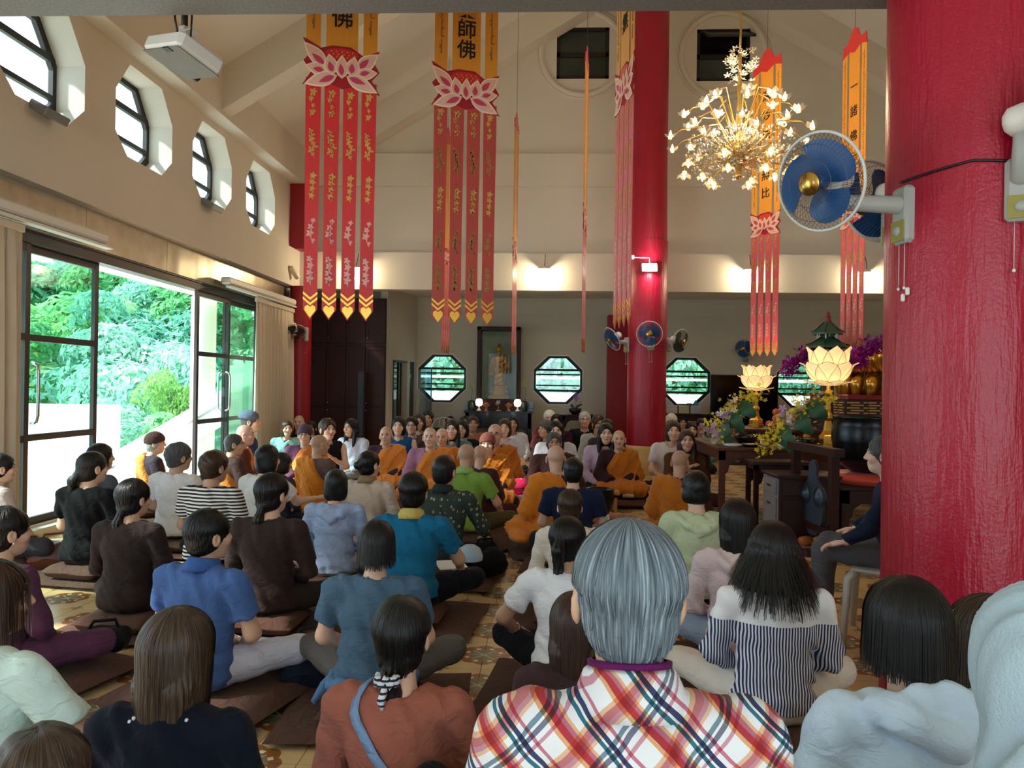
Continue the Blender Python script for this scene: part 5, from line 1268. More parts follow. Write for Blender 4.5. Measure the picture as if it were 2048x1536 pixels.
def gpetal(z0, L, wv, up):
    vs = []; rows = 8
    for i in range(rows):
        u = i/(rows-1); w_ = wv*math.sin(math.pi*(.15+.78*u))**.7 if u < .99 else .012
        x = (.60+.16*math.sin(u*2.2)) if up else (.60+.18*u-.10*(u > .8)*(u-.8)*5+.05*math.sin(u*6)); z = z0+(L*u if up else -L*u)
        vs += [(x-.03, -w_, z), (x+.02, -w_*.5, z), (x+.035, 0, z), (x+.02, w_*.5, z), (x-.03, w_, z)]
    return vs, [(5*i+j, 5*i+j+1, 5*i+5+j+1, 5*i+5+j) for i in range(rows-1) for j in range(4)]
for z0, L, wv, up, a0 in ((1.60, .36, .10, True, 0), (1.60, .30, .085, True, .15), (1.58, .27, .08, False, .1)):
    for k in range(20):
        if k == 0: o = G().add(*gpetal(z0, L, wv, up), True).build('petal', gold, th_); first = o
        else: o = share(first, th_)
        sm = o.modifiers.new('s', 'SOLIDIFY'); sm.thickness = .02; o.rotation_euler = (0, 0, a0+2*math.pi*k/20)
G().lathe([(.0001, 1.33), (.62, 1.33), (.55, 1.45), (.5, 1.6), (.62, 1.75), (.62, 1.92), (.0001, 1.92)], 32).build('core', gold, th_)
st_ = empty('seated_statue', (5.16, 10.75, 1.93*1.04), R(180), 'gilded seated statue on the lotus throne, only a knee visible', 'statue'); st_.scale = (1.5, 1.5, 1.5)
Jx = joints(('lap', 'lap'), .0, 1.0, 'cross'); kx = (('st',), 0, 1., 'cross', .02)
bm = body_mesh(kx+(.012, True, 0, 0, 0), Jx, 1., .02, .012, True, 0, 0); vf('figure', (bm[0].copy(), bm[1]), gold, st_, np.ones((len(bm[0]), 3)))
vf('robe', kasaya_mesh(kx, Jx, 1., .02, .98), gold, st_)
# ---- flowers
def blossoms(g, c, n, spread, size, seed, dirs=5):
    r_ = random.Random(seed); c = Vector(c)
    for k in range(n):
        p = c+Vector((r_.gauss(0, spread[0]), r_.gauss(0, spread[1]), r_.gauss(0, spread[2]))); m = XF(p, r_.uniform(0, 6.3), r_.uniform(-1.2, 1.2), r_.uniform(-1.2, 1.2)); s_ = size*r_.uniform(.7, 1.2)
        for q in range(dirs):
            b_ = q*2*math.pi/dirs; g.add([m @ Vector((0, 0, 0)), m @ Vector((s_*.6*math.cos(b_-.45), s_*.6*math.sin(b_-.45), s_*.1)), m @ Vector((s_*math.cos(b_), s_*math.sin(b_), s_*.25)), m @ Vector((s_*.6*math.cos(b_+.45), s_*.6*math.sin(b_+.45), s_*.1))], [(0, 1, 2, 3)], True)
    return g
def mleaf(g, base, tip, w_, seed=0):
    a = Vector(base); b = Vector(tip); d = b-a; n = Vector((d.y, -d.x, .3*d.length)).normalized(); s_ = d.cross(n).normalized(); vs = []; fs = []
    for i in range(9):
        u = i/8; ww = w_*math.sin(math.pi*min(1, u*.9+.08))**.7*(1 if i % 2 else .78); p = a+d*u+n*(.06*math.sin(math.pi*u)); vs += [p+s_*ww, p+n*.01, p-s_*ww]
    fs = [(3*i+j, 3*i+j+1, 3*i+3+j+1, 3*i+3+j) for i in range(8) for j in range(2)]; g.add(vs, fs, True)
def arrangement(label, path, Y, vz, seed, vase):
    "path: list of (px, py) of the spray from high to low"
    pts = [P(x, y, Y) for x, y in path]; b = vase
    t_ = empty('flower_arrangement', b, 0, label, 'flowers', 'flower arrangements on the altar'); o_ = Vector(b); loc = [p-o_ for p in pts]
    G().lathe([(.06, 0), (.10, .02), (.13, .08), (.11, .11), (.09, .11), (.08, .03), (.0001, .02)], 20).build('bowl', lac, t_)
    gs = G(); gs.tube([Vector((0, 0, .05))]+[l*.5+Vector((0, 0, .05)) for l in loc[len(loc)//2:len(loc)//2+1]]+loc[-1:], .006, 5); gs.tube([Vector((0, 0, .05)), loc[len(loc)//2], loc[0]], .006, 5); gs.build('stems', leaf_d, t_)
    n = len(loc)
    for i, l in enumerate(loc):
        w0 = 60; mt = yel
        tag(blossoms(G(), l, w0, (.065, .06, .055), .026, seed+i).build('yellow_spray', yel, t_), kind='stuff')
    for i in (n//3, n//2): 
        tag(blossoms(G(), loc[i]+Vector((-.03, -.05, .03)), 9, (.04, .03, .04), .045, seed+40+i).build('white_blossoms', whit, t_), kind='stuff'); blossoms(G(), loc[i]+Vector((.03, -.08, -.01)), 3, (.03, .02, .03), .05, seed+70+i).build('orange_blossoms', oran_f, t_)
    blossoms(G(), loc[n//2]+Vector((-.06, -.07, -.02)), 6, (.05, .03, .04), .05, seed+90).build('lilac_blossoms', lil, t_)
    for k in range(3):
        g = G(); c_ = loc[min(n-1, n//2+k-1)]; mleaf(g, c_+Vector((.03, -.02, .05)), c_+Vector((.20-.05*k, -.16, -.10-.07*k)), .10, k); g.build('monstera_leaf', leafm, t_)
    return t_
va = P(1490, 872, 8.9); arrangement('yellow orchid spray with big green leaves in front of the smaller lotus lamp', [(1512, 792), (1490, 800), (1470, 815), (1455, 832), (1440, 850), (1448, 865), (1432, 862)], 8.85, 0, 3, (va.x, 8.9, .801))
vb = P(1600, 870, 8.55); arrangement('yellow orchid spray hanging over the chime frame, in front of the larger lotus lamp', [(1650, 800), (1630, 812), (1605, 815), (1585, 835), (1560, 860), (1545, 875), (1530, 895)], 8.0, 0, 13, (vb.x, 8.4, .801))
va = P(1426, 872, 8.5); t_ = empty('flower_vase', (va.x, 8.5, .801), 0, 'small vase of lilac flowers at the left end of the altar table', 'flowers'); G().lathe([(.03, 0), (.04, .03), (.03, .07), (.035, .09), (.0001, .05)], 14).build('vase', glass_mat('vase_glass', (.85, .92, .95), .15), t_); tag(blossoms(G(), (0, 0, .15), 26, (.05, .05, .04), .035, 5).build('blossoms', lil, t_), kind='stuff')
for (path, Y, lb, bs) in (([(1578, 742), (1585, 728), (1598, 718), (1612, 712), (1626, 706), (1638, 702)], 9.3, 'arching purple orchid left of the larger lotus lamp', (1612, 862)), ([(1705, 722), (1718, 708), (1730, 700), (1745, 694), (1760, 690), (1722, 728)], 8.7, 'purple orchid in front of the gold lotus throne', (1745, 862))):
    q = P(*bs, Y); t_ = empty('potted_orchid', (q.x, Y+(.2 if bs[0] == 1612 else 0), .966 if bs[0] == 1612 else .801), 0, lb, 'orchid', 'purple orchids on the altar'); o_ = Vector(t_.location)
    G().lathe([(.07, 0), (.09, .1), (.10, .11), (.08, .11), (.0001, .08)], 16).build('pot', lac, t_)
    pts = [P(x, y, Y)-o_ for x, y in path]; g = G()
    for i, p_ in enumerate(pts): blossoms(g, p_, 12, (.04, .035, .035), .075, 20+i)
    tag(g.build('blossoms', purp, t_), kind='stuff')
    G().tube([(0, 0, .08), pts[-1]*.6+Vector((0, .03, .25)), pts[3 if bs[0] == 1612 else 2], pts[0]], .005, 5).build('stem', leaf_d, t_)
    for k in range(4):
        g = G(); mleaf(g, (0, 0, .1), (.22*math.cos(k*1.6), -.1+.1*math.sin(k*1.6), .16), .03); g.build('leaf', leaf_d, t_)
# peaches, oranges, jar, cup, books and dishes
peach = M('pink_peach_bun', (216, 96, 100), .5, var=.15, vscale=8); pcs = [(0, 0, 0), (.085, .0, 0), (.04, .07, 0), (.045, .03, .075), (-.03, .06, 0.0), (.045, .03, .15)]
pk = P(1546, 838, 9.35)
for k, (a, b, c) in enumerate(pcs):
    o = G().lathe([(.0001, 0), (.03, .004), (.045, .03), (.04, .06), (.02, .078), (.0001, .088)], 14).thing('peach_bun', peach, ['front left', 'front right', 'rear right', 'second tier', 'rear left', 'topmost'][k]+' pink peach-shaped bun in the small pyramid on the altar', 'bun', 'pink peach buns piled on the altar'); o.location = (pk.x+a, 9.35+b, .967+c)
ok = P(1630, 850, 8.2); orm = M('orange_peel', (238, 130, 24), .5, var=.08, bump=.2, bscale=120)
for k, (a, b, c) in enumerate([(0, 0, 0), (.08, .01, 0), (.04, .06, 0), (.04, .025, .07)]):
    o = G().ball((0, 0, .039), .039, 14, 10).thing('orange', orm, ['left', 'right', 'rear', 'topmost'][k]+' orange fruit in the pile beside the larger lotus lamp', 'orange', 'oranges piled on the altar'); o.location = (ok.x+a, 8.55+b*.8, .801+c+.0)
q = P(1525, 870, 8.6); G().lathe([(.025, 0), (.03, .07), (.032, .075), (.027, .07), (.02, .01), (.0001, .008)], 16).thing('tea_cup', porc, 'small white porcelain cup on the altar table', 'cup').location = (q.x, 8.6, .801)
q = P(1583, 830, 9.2); jr = empty('glass_jar', (q.x, 9.2, .966), 0, 'glass lidded jar in front of the rightmost octagonal window', 'jar'); G().lathe([(.05, 0), (.075, .03), (.08, .10), (.06, .15), (.065, .16)], 20).build('jar_body', glass_mat('jar_glass', (.9, .95, .95), .2), jr); G().lathe([(.065, .16), (.05, .19), (.015, .2), (.018, .22), (.0001, .23)], 16).build('lid', glass_mat('jar_glass'), jr)
q = P(1490, 868, 8.45); G().lathe([(.05, 0), (.12, .015), (.13, .03), (.12, .028), (.05, .012), (.0001, .012)], 24).thing('offering_dish', lac, 'dark round offering dish on the altar table', 'dish').location = (q.x+.05, 8.4, .801)
q = P(1468, 872, 8.35); G().lathe([(.05, 0), (.09, .015), (.10, .03), (.09, .028), (.0001, .012)], 24).thing('offering_dish', porc, 'pale shallow dish near the lilac vase', 'dish').location = (q.x-.02, 8.33, .801)
q = P(1560, 878, 8.25); G().box((-.12, -.08, 0), (.12, .08, .03), .004).thing('sutra_book', M('pale_cover', (206, 216, 214), .6), 'pale book lying on the altar table under the leaves', 'book').location = (q.x+.15, 8.36, .801)
# black screen behind the altar
sx0, sx1 = P(1420, 800, 14.6).x, P(1556, 800, 14.6).x; sz0, sz1 = P(1490, 866, 14.6).z, P(1490, 750, 14.6).z
t_ = empty('television', ((sx0+sx1)/2, 14.6, 0), 0, 'large black television behind the altar', 'television'); hw_ = (sx1-sx0)/2
G().box((-hw_, -.02, sz0), (hw_, .03, sz1), .006).build('casing', black_p, t_); G().box((-hw_+.02, -.024, sz0+.02), (hw_-.02, -.02, sz1-.02)).build('screen', M('black_screen', (6, 6, 7), .12, var=0), t_)
G().box((-.05, 0, .03), (.05, .05, sz0+.05)).box((-.4, -.2, 0), (.4, .2, .03)).build('stand', black_p, t_)
# ---- shrine on the back wall
sx = P(997, 800, 15.3)
sh = table('shrine_table', P(930, 822, 15.1).x, P(1066, 822, 15.1).x, 14.85, 15.6, .94, 'long black shrine table below the glass statue case', lac, .07, .3)
G().box((-.68, .30, .94), (.68, .36, 1.12)).build('back_board', lac, sh)
gx0, gx1 = P(960, 700, 15.5).x, P(1038, 700, 15.5).x; gz0, gz1 = 1.14, P(997, 657, 15.5).z
G().box((gx0-.02, 15.22, .942), (gx1+.02, 15.7, 1.14)).thing('case_plinth', wood_d, 'dark plinth carrying the glass statue case', 'plinth')
gc = empty('display_case', ((gx0+gx1)/2, 15.48, gz0+.002), 0, 'tall dark framed glass case holding the gold standing statue', 'display case'); hw_ = (gx1-gx0)/2; hh_ = gz1-gz0
for sx_ in (-1, 1):
    for y in (-.22, .22): G().box((sx_*hw_-.035, y-.03, 0), (sx_*hw_+.035, y+.03, hh_)).build('post', wood_d, gc)
G().box((-hw_-.04, -.25, hh_-.05), (hw_+.04, .25, hh_+.02)).build('top', wood_d, gc); G().box((-hw_, -.22, 0), (hw_, .22, .03)).build('base', wood_d, gc); G().box((-hw_, .215, .03), (hw_, .22, hh_-.05)).build('back_panel', M('pale_green_panel', (150, 160, 140), .6), gc)
G().box((-hw_+.03, -.222, .03), (hw_-.03, -.216, hh_-.05)).build('glass_front', glass_mat('case_glass', (.90, .95, .92), .012), gc)
for sx_ in (-1, 1): G().box((sx_*hw_-.004, -.19, .03), (sx_*hw_+.004, .19, hh_-.05)).build('glass_side', glass, gc)
gold_s = M('gold_paint', (190, 132, 40), .35, .6, var=.12, vscale=20)
ss = empty('standing_statue', ((gx0+gx1)/2+.0, 15.46, gz0+.034), R(180), 'gold standing statue inside the glass case', 'statue')
G().lathe([(.22, 0), (.23, .04), (.17, .07), (.17, .10), (.20, .14), (.15, .18), (.16, .22), (.18, .26), (.14, .28), (.0001, .28)], 16, sx=1., sy=.8).build('pedestal', gold_s, ss)
pr = [('c', (-.05, 0, .30), (-.05, 0, .55), .07, .09), ('c', (.05, 0, .30), (.05, 0, .55), .07, .09), ('e', (0, 0, .66), (.125, .09, .16)), ('e', (0, .01, .82), (.135, .085, .12)), ('c', (-.13, 0, .86), (-.17, .03, .66), .05, .06), ('c', (.13, 0, .86), (.17, .03, .66), .05, .06), ('c', (-.17, .03, .66), (-.05, .12, .68), .055, .03), ('c', (.17, .03, .66), (.15, .09, .52), .06, .07), ('c', (0, 0, .9), (0, .01, .98), .05, .04), ('e', (0, .015, 1.03), (.058, .07, .078)), ('e', (0, -.005, 1.115), (.03, .03, .03))]
lo, hi = bounds(pr, .03); vf('figure', surfnet(lambda Pn: ev(Pn, pr, .03)+folds(Pn, .006, 60, (.2, .3, 1), (1, .2, .1))*(Pn[..., 2] < .95), lo, hi, .013), gold_s, ss)
for px_, lb in ((958, 'left'), (1035, 'right')):
    q = P(px_, 812, 15.05); t_ = empty('altar_lamp', (q.x, 15.05, .941), 0, 'small glowing white altar lamp on the '+lb+' of the shrine', 'lamp', 'white altar lamps')
    G().lathe([(.05, 0), (.03, .02), (.012, .05), (.012, .08)], 12).build('foot', white_p, t_); G().lathe([(.012, .08), (.06, .10), (.075, .16), (.06, .22), (.03, .235), (.0001, .236)], 16).build('shade', M('glowing_shade', (255, 244, 224), .5, var=0, emit=(255, 226, 180), es=2.2), t_)
    q2 = P(px_+(15 if lb == 'left' else -18), 818, 15.0); t_ = empty('lotus_dish', (q2.x, 14.98, .941), 0, 'small pinkish lotus dish beside the '+lb+' altar lamp', 'dish'); G().lathe([(.045, 0), (.02, .03), (.015, .06), (.05, .08), (.08, .13), (.06, .12), (.03, .15), (.0001, .17)], 10, smooth=False).build('dish_body', M('pink_lotus_dish', (206, 140, 104), .5), t_)
    q3 = P(px_+(-16 if lb == 'left' else 14), 815, 15.1); t_ = empty('orchid_vase', (q3.x, 15.12, .941), 0, 'yellow orchid stem in a dark vase, '+lb+' end of the shrine', 'orchid'); G().lathe([(.05, 0), (.065, .08), (.04, .16), (.045, .2), (.0001, .15)], 14).build('vase', M('dark_green_vase', (34, 50, 44), .3), t_); G().tube([(0, 0, .18), (.02, 0, .4), (-.03, 0, .55)], .004, 5).build('stem', leaf_d, t_); blossoms(G(), (-.03, 0, .52), 8, (.03, .02, .05), .04, 9).build('blossoms', M('pale_yellow_orchid', (200, 206, 120), .5), t_)
q = P(997, 812, 14.95); t_ = empty('incense_stand', (q.x, 14.95, .941), 0, 'small pale incense stand at the centre of the shrine table', 'stand'); G().lathe([(.06, 0), (.06, .02), (.012, .04), (.012, .12), (.03, .14), (.0001, .15)], 12).build('stand_body', brass, t_); blossoms(G(), (0, 0, .17), 8, (.03, .02, .02), .035, 4).build('blossoms', whit, t_)
# side tables on the back wall
ot = table('orchid_table', P(1120, 826, 15.2).x, P(1186, 826, 15.2).x, 14.95, 15.45, .89, 'dark side table with the purple orchid below the octagonal window', wood_d, .06, .08)
q = P(1150, 822, 15.1); t_ = empty('potted_orchid', (q.x, 15.1, .891), 0, 'pale purple orchid in a black bowl on the side table', 'orchid'); G().lathe([(.06, 0), (.12, .06), (.13, .12), (.11, .12), (.0001, .06)], 18).build('bowl', lac, t_); G().tube([(0, 0, .1), (.03, 0, .3), (-.06, 0, .42)], .004, 5).build('stem', leaf_d, t_); blossoms(G(), (-.02, 0, .36), 18, (.08, .03, .05), .045, 8).build('blossoms', M('violet_orchid', (168, 120, 214), .5), t_)
for k in range(3): g = G(); mleaf(g, (0, 0, .1), (.15*math.cos(k*2.1), -.05, .2), .03); g.build('leaf', leaf_d, t_)
bt = table('book_table', P(1326, 822, 15.0).x, P(1420, 822, 15.0).x, 14.7, 15.3, .95, 'dark table stacked with books right of the far column', wood_d, .09, .10)
q0 = P(1330, 815, 14.95)
for k in range(9):
    col_, row = k % 3, k//3; c_ = [(214, 206, 196), (196, 188, 150), (186, 190, 200)][col_]
    o = G().box((-.10, -.13, 0), (.10, .13, .052), .004).thing('book', M('book_cover_%d' % col_, c_, .6), ('pale', 'cream', 'grey')[col_]+' book, '+('bottom', 'middle', 'top')[row]+' of its stack on the book table', 'book', 'books stacked on the back table'); o.location = (q0.x+.12+.23*col_, 14.95, .951+.0535*row)
q = P(1378, 800, 14.95); G().lathe([(.05, 0), (.05, .2), (.04, .2), (.04, .02), (.0001, .02)], 16).thing('pencil_cup', M('grey_cup', (84, 88, 100), .5), 'dark grey cylinder cup beside the book stacks', 'cup').location = (q.x, 14.9, .951)
q = P(1386, 800, 14.95); o = G().tube([(0, 0, .0), (0, 0, .22), (0, 0, .26)], [.04, .04, .018], 14).thing('bottle', M('teal_bottle', (60, 150, 170), .2), 'teal bottle next to the grey cup on the book table', 'bottle'); o.location = (q.x+.06, 14.95, .951)
# ---- things on the floor in the middle
pink = M('pink_lacquer', (214, 40, 96), .3, var=.1)
q = PZ(1038, 1012, 0.); t_ = empty('wooden_fish_drum', (q.x, q.y, 0), 0, 'pink round wooden-fish drum on a pink petal base', 'drum')
g = G().ball((0, 0, .235), (.135, .125, .10), 20, 12); g.build('drum_body', pink, t_); G().lathe([(.137, .225), (.139, .23), (.137, .235)], 24).build('slit', M('dark_slit', (90, 10, 40), .5), t_)
for k in range(5): a_ = k*1.257; G().ball((.10*math.cos(a_), .10*math.sin(a_), .075), (.085, .085, .075), 12, 8).build('petal_base', M('magenta_silk', (226, 54, 110), .4, var=.1), t_)
q = PZ(1199, 1040, .0); by = 8.0; q = P(1199, 1000, by); t_ = empty('bell_bowl', (q.x, by, .071), 0, 'medium black bell bowl on the floor beside the navy tee', 'bell'); G().lathe([(.0001, 0), (.09, .01), (.145, .09), (.16, .19), (.15, .27), (.16, .28), (.15, .285), (.14, .27), (.14, .1), (.0001, .04)], 36).build('bowl_body', M('black_bronze', (22, 24, 28), .25, .5), t_)
G().lathe([(.0001, 0), (.17, 0), (.19, .035), (.17, .07), (.0001, .07)], 28).thing('ring_cushion', M('rose_cushion', (176, 84, 84), .7, var=.1), 'rose cushion under the medium black bell bowl', 'cushion').location = (q.x, by, .0005)
q = P(1200, 975, 8.75); t_ = table('book_stand', q.x-.22, q.x+.22, 8.6, 8.85, .24, 'low light wooden reading stand in front of the ochre robed person', M('honey_wood', (184, 132, 76), .5, var=.15), .035, .03)
q = P(1207, 1046, 6.1); tb = empty('tablet', (q.x+.02, 6.35, .27), R(0), 'white tablet held up by the person in the navy tee', 'tablet'); m_ = XF((0, 0, 0), 0, R(-28)); G().box((-.05, -.005, -.09), (.05, .005, .09), .004, m_).build('body', white_p, tb); G().box((-.042, -.0062, -.075), (.042, -.0048, .075), 0, m_).build('screen', M('green_screen', (60, 120, 84), .2, var=.3, emit=(60, 120, 84), es=.4), tb)
# plastic chairs
def plastic_chair(loc, rz, label, mat):
    t_ = empty('plastic_chair', loc, rz, label, 'chair'); G().box((-.22, -.20, .415), (.22, .24, .44), .012).build('seat', mat, t_)
    g = G(); vs = []; n = 9
    for i in range(n):
        a_ = math.pi*i/(n-1); g_ = 0
    arch = [(-.20, -.20, .40), (-.215, -.25, .55), (-.21, -.29, .70), (-.15, -.315, .80), (0, -.33, .83), (.15, -.315, .80), (.21, -.29, .70), (.215, -.25, .55), (.20, -.20, .40)]
    G().tube(arch, .030, 10, flat=.55).build('back_frame', mat, t_)
    for x_ in (-.09, 0., .09): G().tube([(x_, -.20, .42), (x_, -.27, .62), (x_, -.32, .82)], .022, 8, flat=.35).build('back_slat', mat, t_)
    for s_ in (-1, 1):
        G().tube([(s_*.20, .22, .42), (s_*.225, .25, .38), (s_*.235, .27, .0)], [.03, .028, .02], 10, flat=.7).build('leg', mat, t_); G().tube([(s_*.20, -.18, .42), (s_*.22, -.24, .25), (s_*.23, -.30, .0)], [.035, .03, .02], 10, flat=.7).build('leg', mat, t_)
    return t_
# ---------------------------------------------------------------- cloth patterns
def plaid_mat():
    t = NT('plaid_cotton'); x, y, z = t.sep(t.coord())
    def band(v):
        f = t.math('FRACT', t.math('ADD', t.math('DIVIDE', v, .092), 20.)); r = t.node('ShaderNodeValToRGB'); t.L.new(f, r.inputs[0]); cr_ = r.color_ramp; cr_.interpolation = 'CONSTANT'; e = cr_.elements
        st = [(0, (236, 238, 240)), (.30, (226, 170, 120)), (.36, (182, 52, 62)), (.46, (190, 110, 130)), (.52, (228, 180, 136)), (.57, (236, 238, 240)), (.68, (44, 110, 128)), (.75, (240, 240, 240)), (.785, (52, 64, 104)), (.86, (236, 238, 240)), (.94, (198, 120, 140))]
        while len(e) < len(st): e.new(.5)
        for el, (p, c) in zip(e, st): el.position = p; el.color = (*lin(c), 1)
        return r.outputs[0]
    k = .7071; nz = t.math('MULTIPLY', t.noise(t.coord(), 12, 2), .012)
    A = band(t.math('ADD', t.math('ADD', t.math('MULTIPLY', x, k), t.math('MULTIPLY', z, k)), nz)); B = band(t.math('ADD', t.math('SUBTRACT', t.math('MULTIPLY', x, k), t.math('MULTIPLY', z, k)), nz))
    m = t.node('ShaderNodeMix', data_type='RGBA', blend_type='MULTIPLY'); m.inputs[0].default_value = .85; t.L.new(A, m.inputs[6]); t.L.new(B, m.inputs[7])
    t.bump(t.noise(t.coord(), 300, 2), .2, .002); return t.base(m.outputs[2], .85)
def stripe_mat(name, c0, c1, axis, period, duty=.5, yoke=None, yc=(236, 238, 242)):
    t = NT(name); s = t.sep(t.coord()); nz = t.math('MULTIPLY', t.noise(t.coord(), 9, 2), .012 if axis == 0 else .006)
    f = t.math('LESS_THAN', t.math('FRACT', t.math('ADD', t.math('DIVIDE', t.math('ADD', s[axis], nz), period), 20.)), duty)
    c = t.mix(f, (*lin(c0), 1), (*lin(c1), 1))
    if yoke: c = t.mix(t.math('GREATER_THAN', s[2], yoke), c, (*lin(yc), 1))
    t.bump(t.noise(t.coord(), 260, 2), .2, .002); return t.base(c, .85)
def star_mat():
    t = NT('dark_green_star_print'); v = t.node('ShaderNodeTexVoronoi'); t.L.new(t.coord(), v.inputs['Vector']); v.inputs['Scale'].default_value = 24; v.inputs['Randomness'].default_value = .55
    f = t.math('LESS_THAN', v.outputs['Distance'], .30); w = t.node('ShaderNodeTexWave'); t.L.new(t.coord(), w.inputs['Vector']); w.inputs['Scale'].default_value = 30; w.inputs['Distortion'].default_value = 6
    return t.base(t.mix(t.math('MULTIPLY', f, t.math('GREATER_THAN', w.outputs['Fac'], .5)), (*lin((40, 54, 50)), 1), (*lin((190, 190, 150)), 1)), .8)
m_plaid = plaid_mat(); m_stripe = stripe_mat('black_white_stripe', (232, 230, 230), (22, 22, 30), 2, .0245); m_pin = stripe_mat('navy_pinstripe', (224, 230, 244), (34, 42, 84), 0, .0125, .52, .43); m_star = star_mat()
m_batik = M('batik_trousers', (30, 26, 24), .85, var=.9, vscale=16)
orange = fab((222, 132, 36), 'orange_robe_cloth', var=.10, vscale=5, sheen=.25, bump=.3, bscale=18)
orange_b = fab((232, 146, 62), 'pale_orange_robe_cloth', var=.10, vscale=5, sheen=.25, bump=.3, bscale=18)
orange_d = fab((196, 116, 34), 'ochre_robe_cloth', var=.12, vscale=5, sheen=.25, bump=.3, bscale=18)
# ---------------------------------------------------------------- nearest people
person('person in a red, white and blue plaid shirt, largest figure, seen from behind', 1257, 1049, 1.19, 2, 'short', 'grey', 'a', mat=m_plaid, sl='short', legs='chair', z0=.40, near=True, bw=.98, collar=m_plaid, strands=2300, cush=False, fold=.008, lean=.02, hsc=.95, hem=-.03,
       extra=lambda r, J, H: G().lathe([(.060, -.01), (.064, .0), (.066, .022), (.058, .024)], 24, (0, J['nb'][1]+.012, J['nb'][2]+.045), mat=Euler((R(-14), 0, 0)).to_matrix().to_4x4()).build('purple_neckerchief', fab((96, 24, 84)), r))
def strap(r, J, H):
    y = J['nb'][1]; pts = [(-.085, y+.03, .572), (-.098, y-.03, .572), (-.112, y-.068, .545), (-.112, y-.092, .515), (-.10, y-.105, .49), (-.04, y-.125, .40), (.04, y-.125, .30), (.11, y-.12, .20), (.155, y-.07, .12)]
    g = G()
    V = []
    for i, p in enumerate(pts):
        p = Vector(p); V += [p+Vector((-.013, -.004, -.006)), p+Vector((.013, -.004, .006))]
    g.add(V, [(2*i, 2*i+1, 2*i+3, 2*i+2) for i in range(len(pts)-1)], True); o = g.build('shoulder_strap', fab((120, 150, 186)), r); sm = o.modifiers.new('s', 'SOLIDIFY'); sm.thickness = .004
    g = G(); pth = []
    for k in range(40):
        a_ = k/39*2*math.pi*2; pth.append(H @ Vector((-.02+.030*math.cos(a_), -.108+.018*math.sin(a_)-.01, -.098+.012*math.sin(7*a_))))
    g.tube(pth, .012, 7).tube([H @ Vector(v) for v in ((-.02, -.135, -.11), (-.03, -.15, -.15), (-.025, -.15, -.175))], [.011, .013, .005], 7).build('scrunchie', stripe_mat('scrunchie_print', (214, 220, 232), (30, 32, 44), 2, .018, .4), r)
person('person in a rust sweater with a blue shoulder strap, hair tied in a scrunchie', 806, 1200, 2.05, -2, 'scrunch', 'black', 'b', (156, 94, 78), 'long', near=True, strands=1400, extra=strap, fold=.012, who='person in the rust sweater', neck=.074, pants=(60, 54, 52))
person('person in a navy top with beaded shoulders and half tied long brown hair', 362, 1226, 1.86, 0, 'halfup', 'lbrown', 'a', (14, 20, 34), 'long', near=True, strands=1500, who='person in the beaded navy top', hy=-18, pants=(20, 22, 30), hsc=1.03,
       extra=lambda r, J, H: [G().ball((sx*(.075+.012*k), J['nb'][1]-.06+.0*k, .555-.010*k), .006, 6, 5).build('bead', M('clear_beads', (220, 222, 226), .15), r) for sx in (-1, 1) for k in range(6)] and None)
person('person in a pale mint shirt at the left edge, face turned right', -8, 1128, 2.15, -12, 'bob', 'brown', 'a', (206, 230, 224), 'short', near=True, strands=700, hy=-38, who='person in the pale mint shirt', arms=('lap', 'floor'), bw=1.06, pants=(60, 60, 70))
person('person with brown hair cut off at the bottom left corner', 88, 1466, 1.36, 0, 'fluffy', 'lbrown', 'a', (40, 40, 44), near=True, strands=1500, cush=False, z0=.05, pants=None)
person('person in a light blue hooded jacket at lower right', 1808, 1163, 1.88, 6, 'sbob', 'black', 'a', (200, 224, 244), 'long', near=True, strands=1500, hood=2, fold=.011, z0=.15, who='person in the light blue hooded jacket', bw=1.12, pants=(206, 192, 164), legs='seiza', seed=1., hsc=1.0)
def shawl(r, J, H):
    hd = np.array(J['hd'])
    pr = [('e', tuple(hd+np.array((0, -.02, .03))), (.105, .125, .115)), ('c', tuple(hd+np.array((0, -.05, -.05))), (0, J['nb'][1]-.05, .42), .11, .19), ('c', (-.16, J['nb'][1]-.03, .40), (-.18, .0, .1), .10, .12), ('c', (.16, J['nb'][1]-.03, .40), (.18, .0, .1), .10, .12), ('c', (0, -.05, .35), (0, -.05, .1), .17, .18)]
    lo, hi = bounds(pr, .03)
    def fn(Pn):
        d = ev(Pn, pr, .06)+folds(Pn, .010, 80, (1, .75, .02), (.03, .03, .18), .7); f = d_ell(Pn, tuple(hd+np.array((0, .14, -.03))), (.075, .11, .12)); return np.maximum(d, -f)
    vf('shawl', surfnet(fn, lo, hi, .0085), M('pale_linen', (174, 198, 212), .9, var=.08, vscale=10, bump=.3, bscale=200, spec=.15), r)
person('person wrapped in a pale linen headscarf at the right edge', 2098, 1200, 1.24, 8, 'short', 'dgrey', 'a', (176, 190, 196), 'long', near=True, extra=shawl, cush=False, z0=.24, pants=None)
person('person with brown hair half hidden behind the pale headscarf', 1972, 1200, 2.05, 30, 'bob', 'lbrown', 'b', (110, 120, 130), 'long', near=True, strands=1500, cush=False, z0=.06, pants=(60, 60, 70), hy=10, legs='seiza')
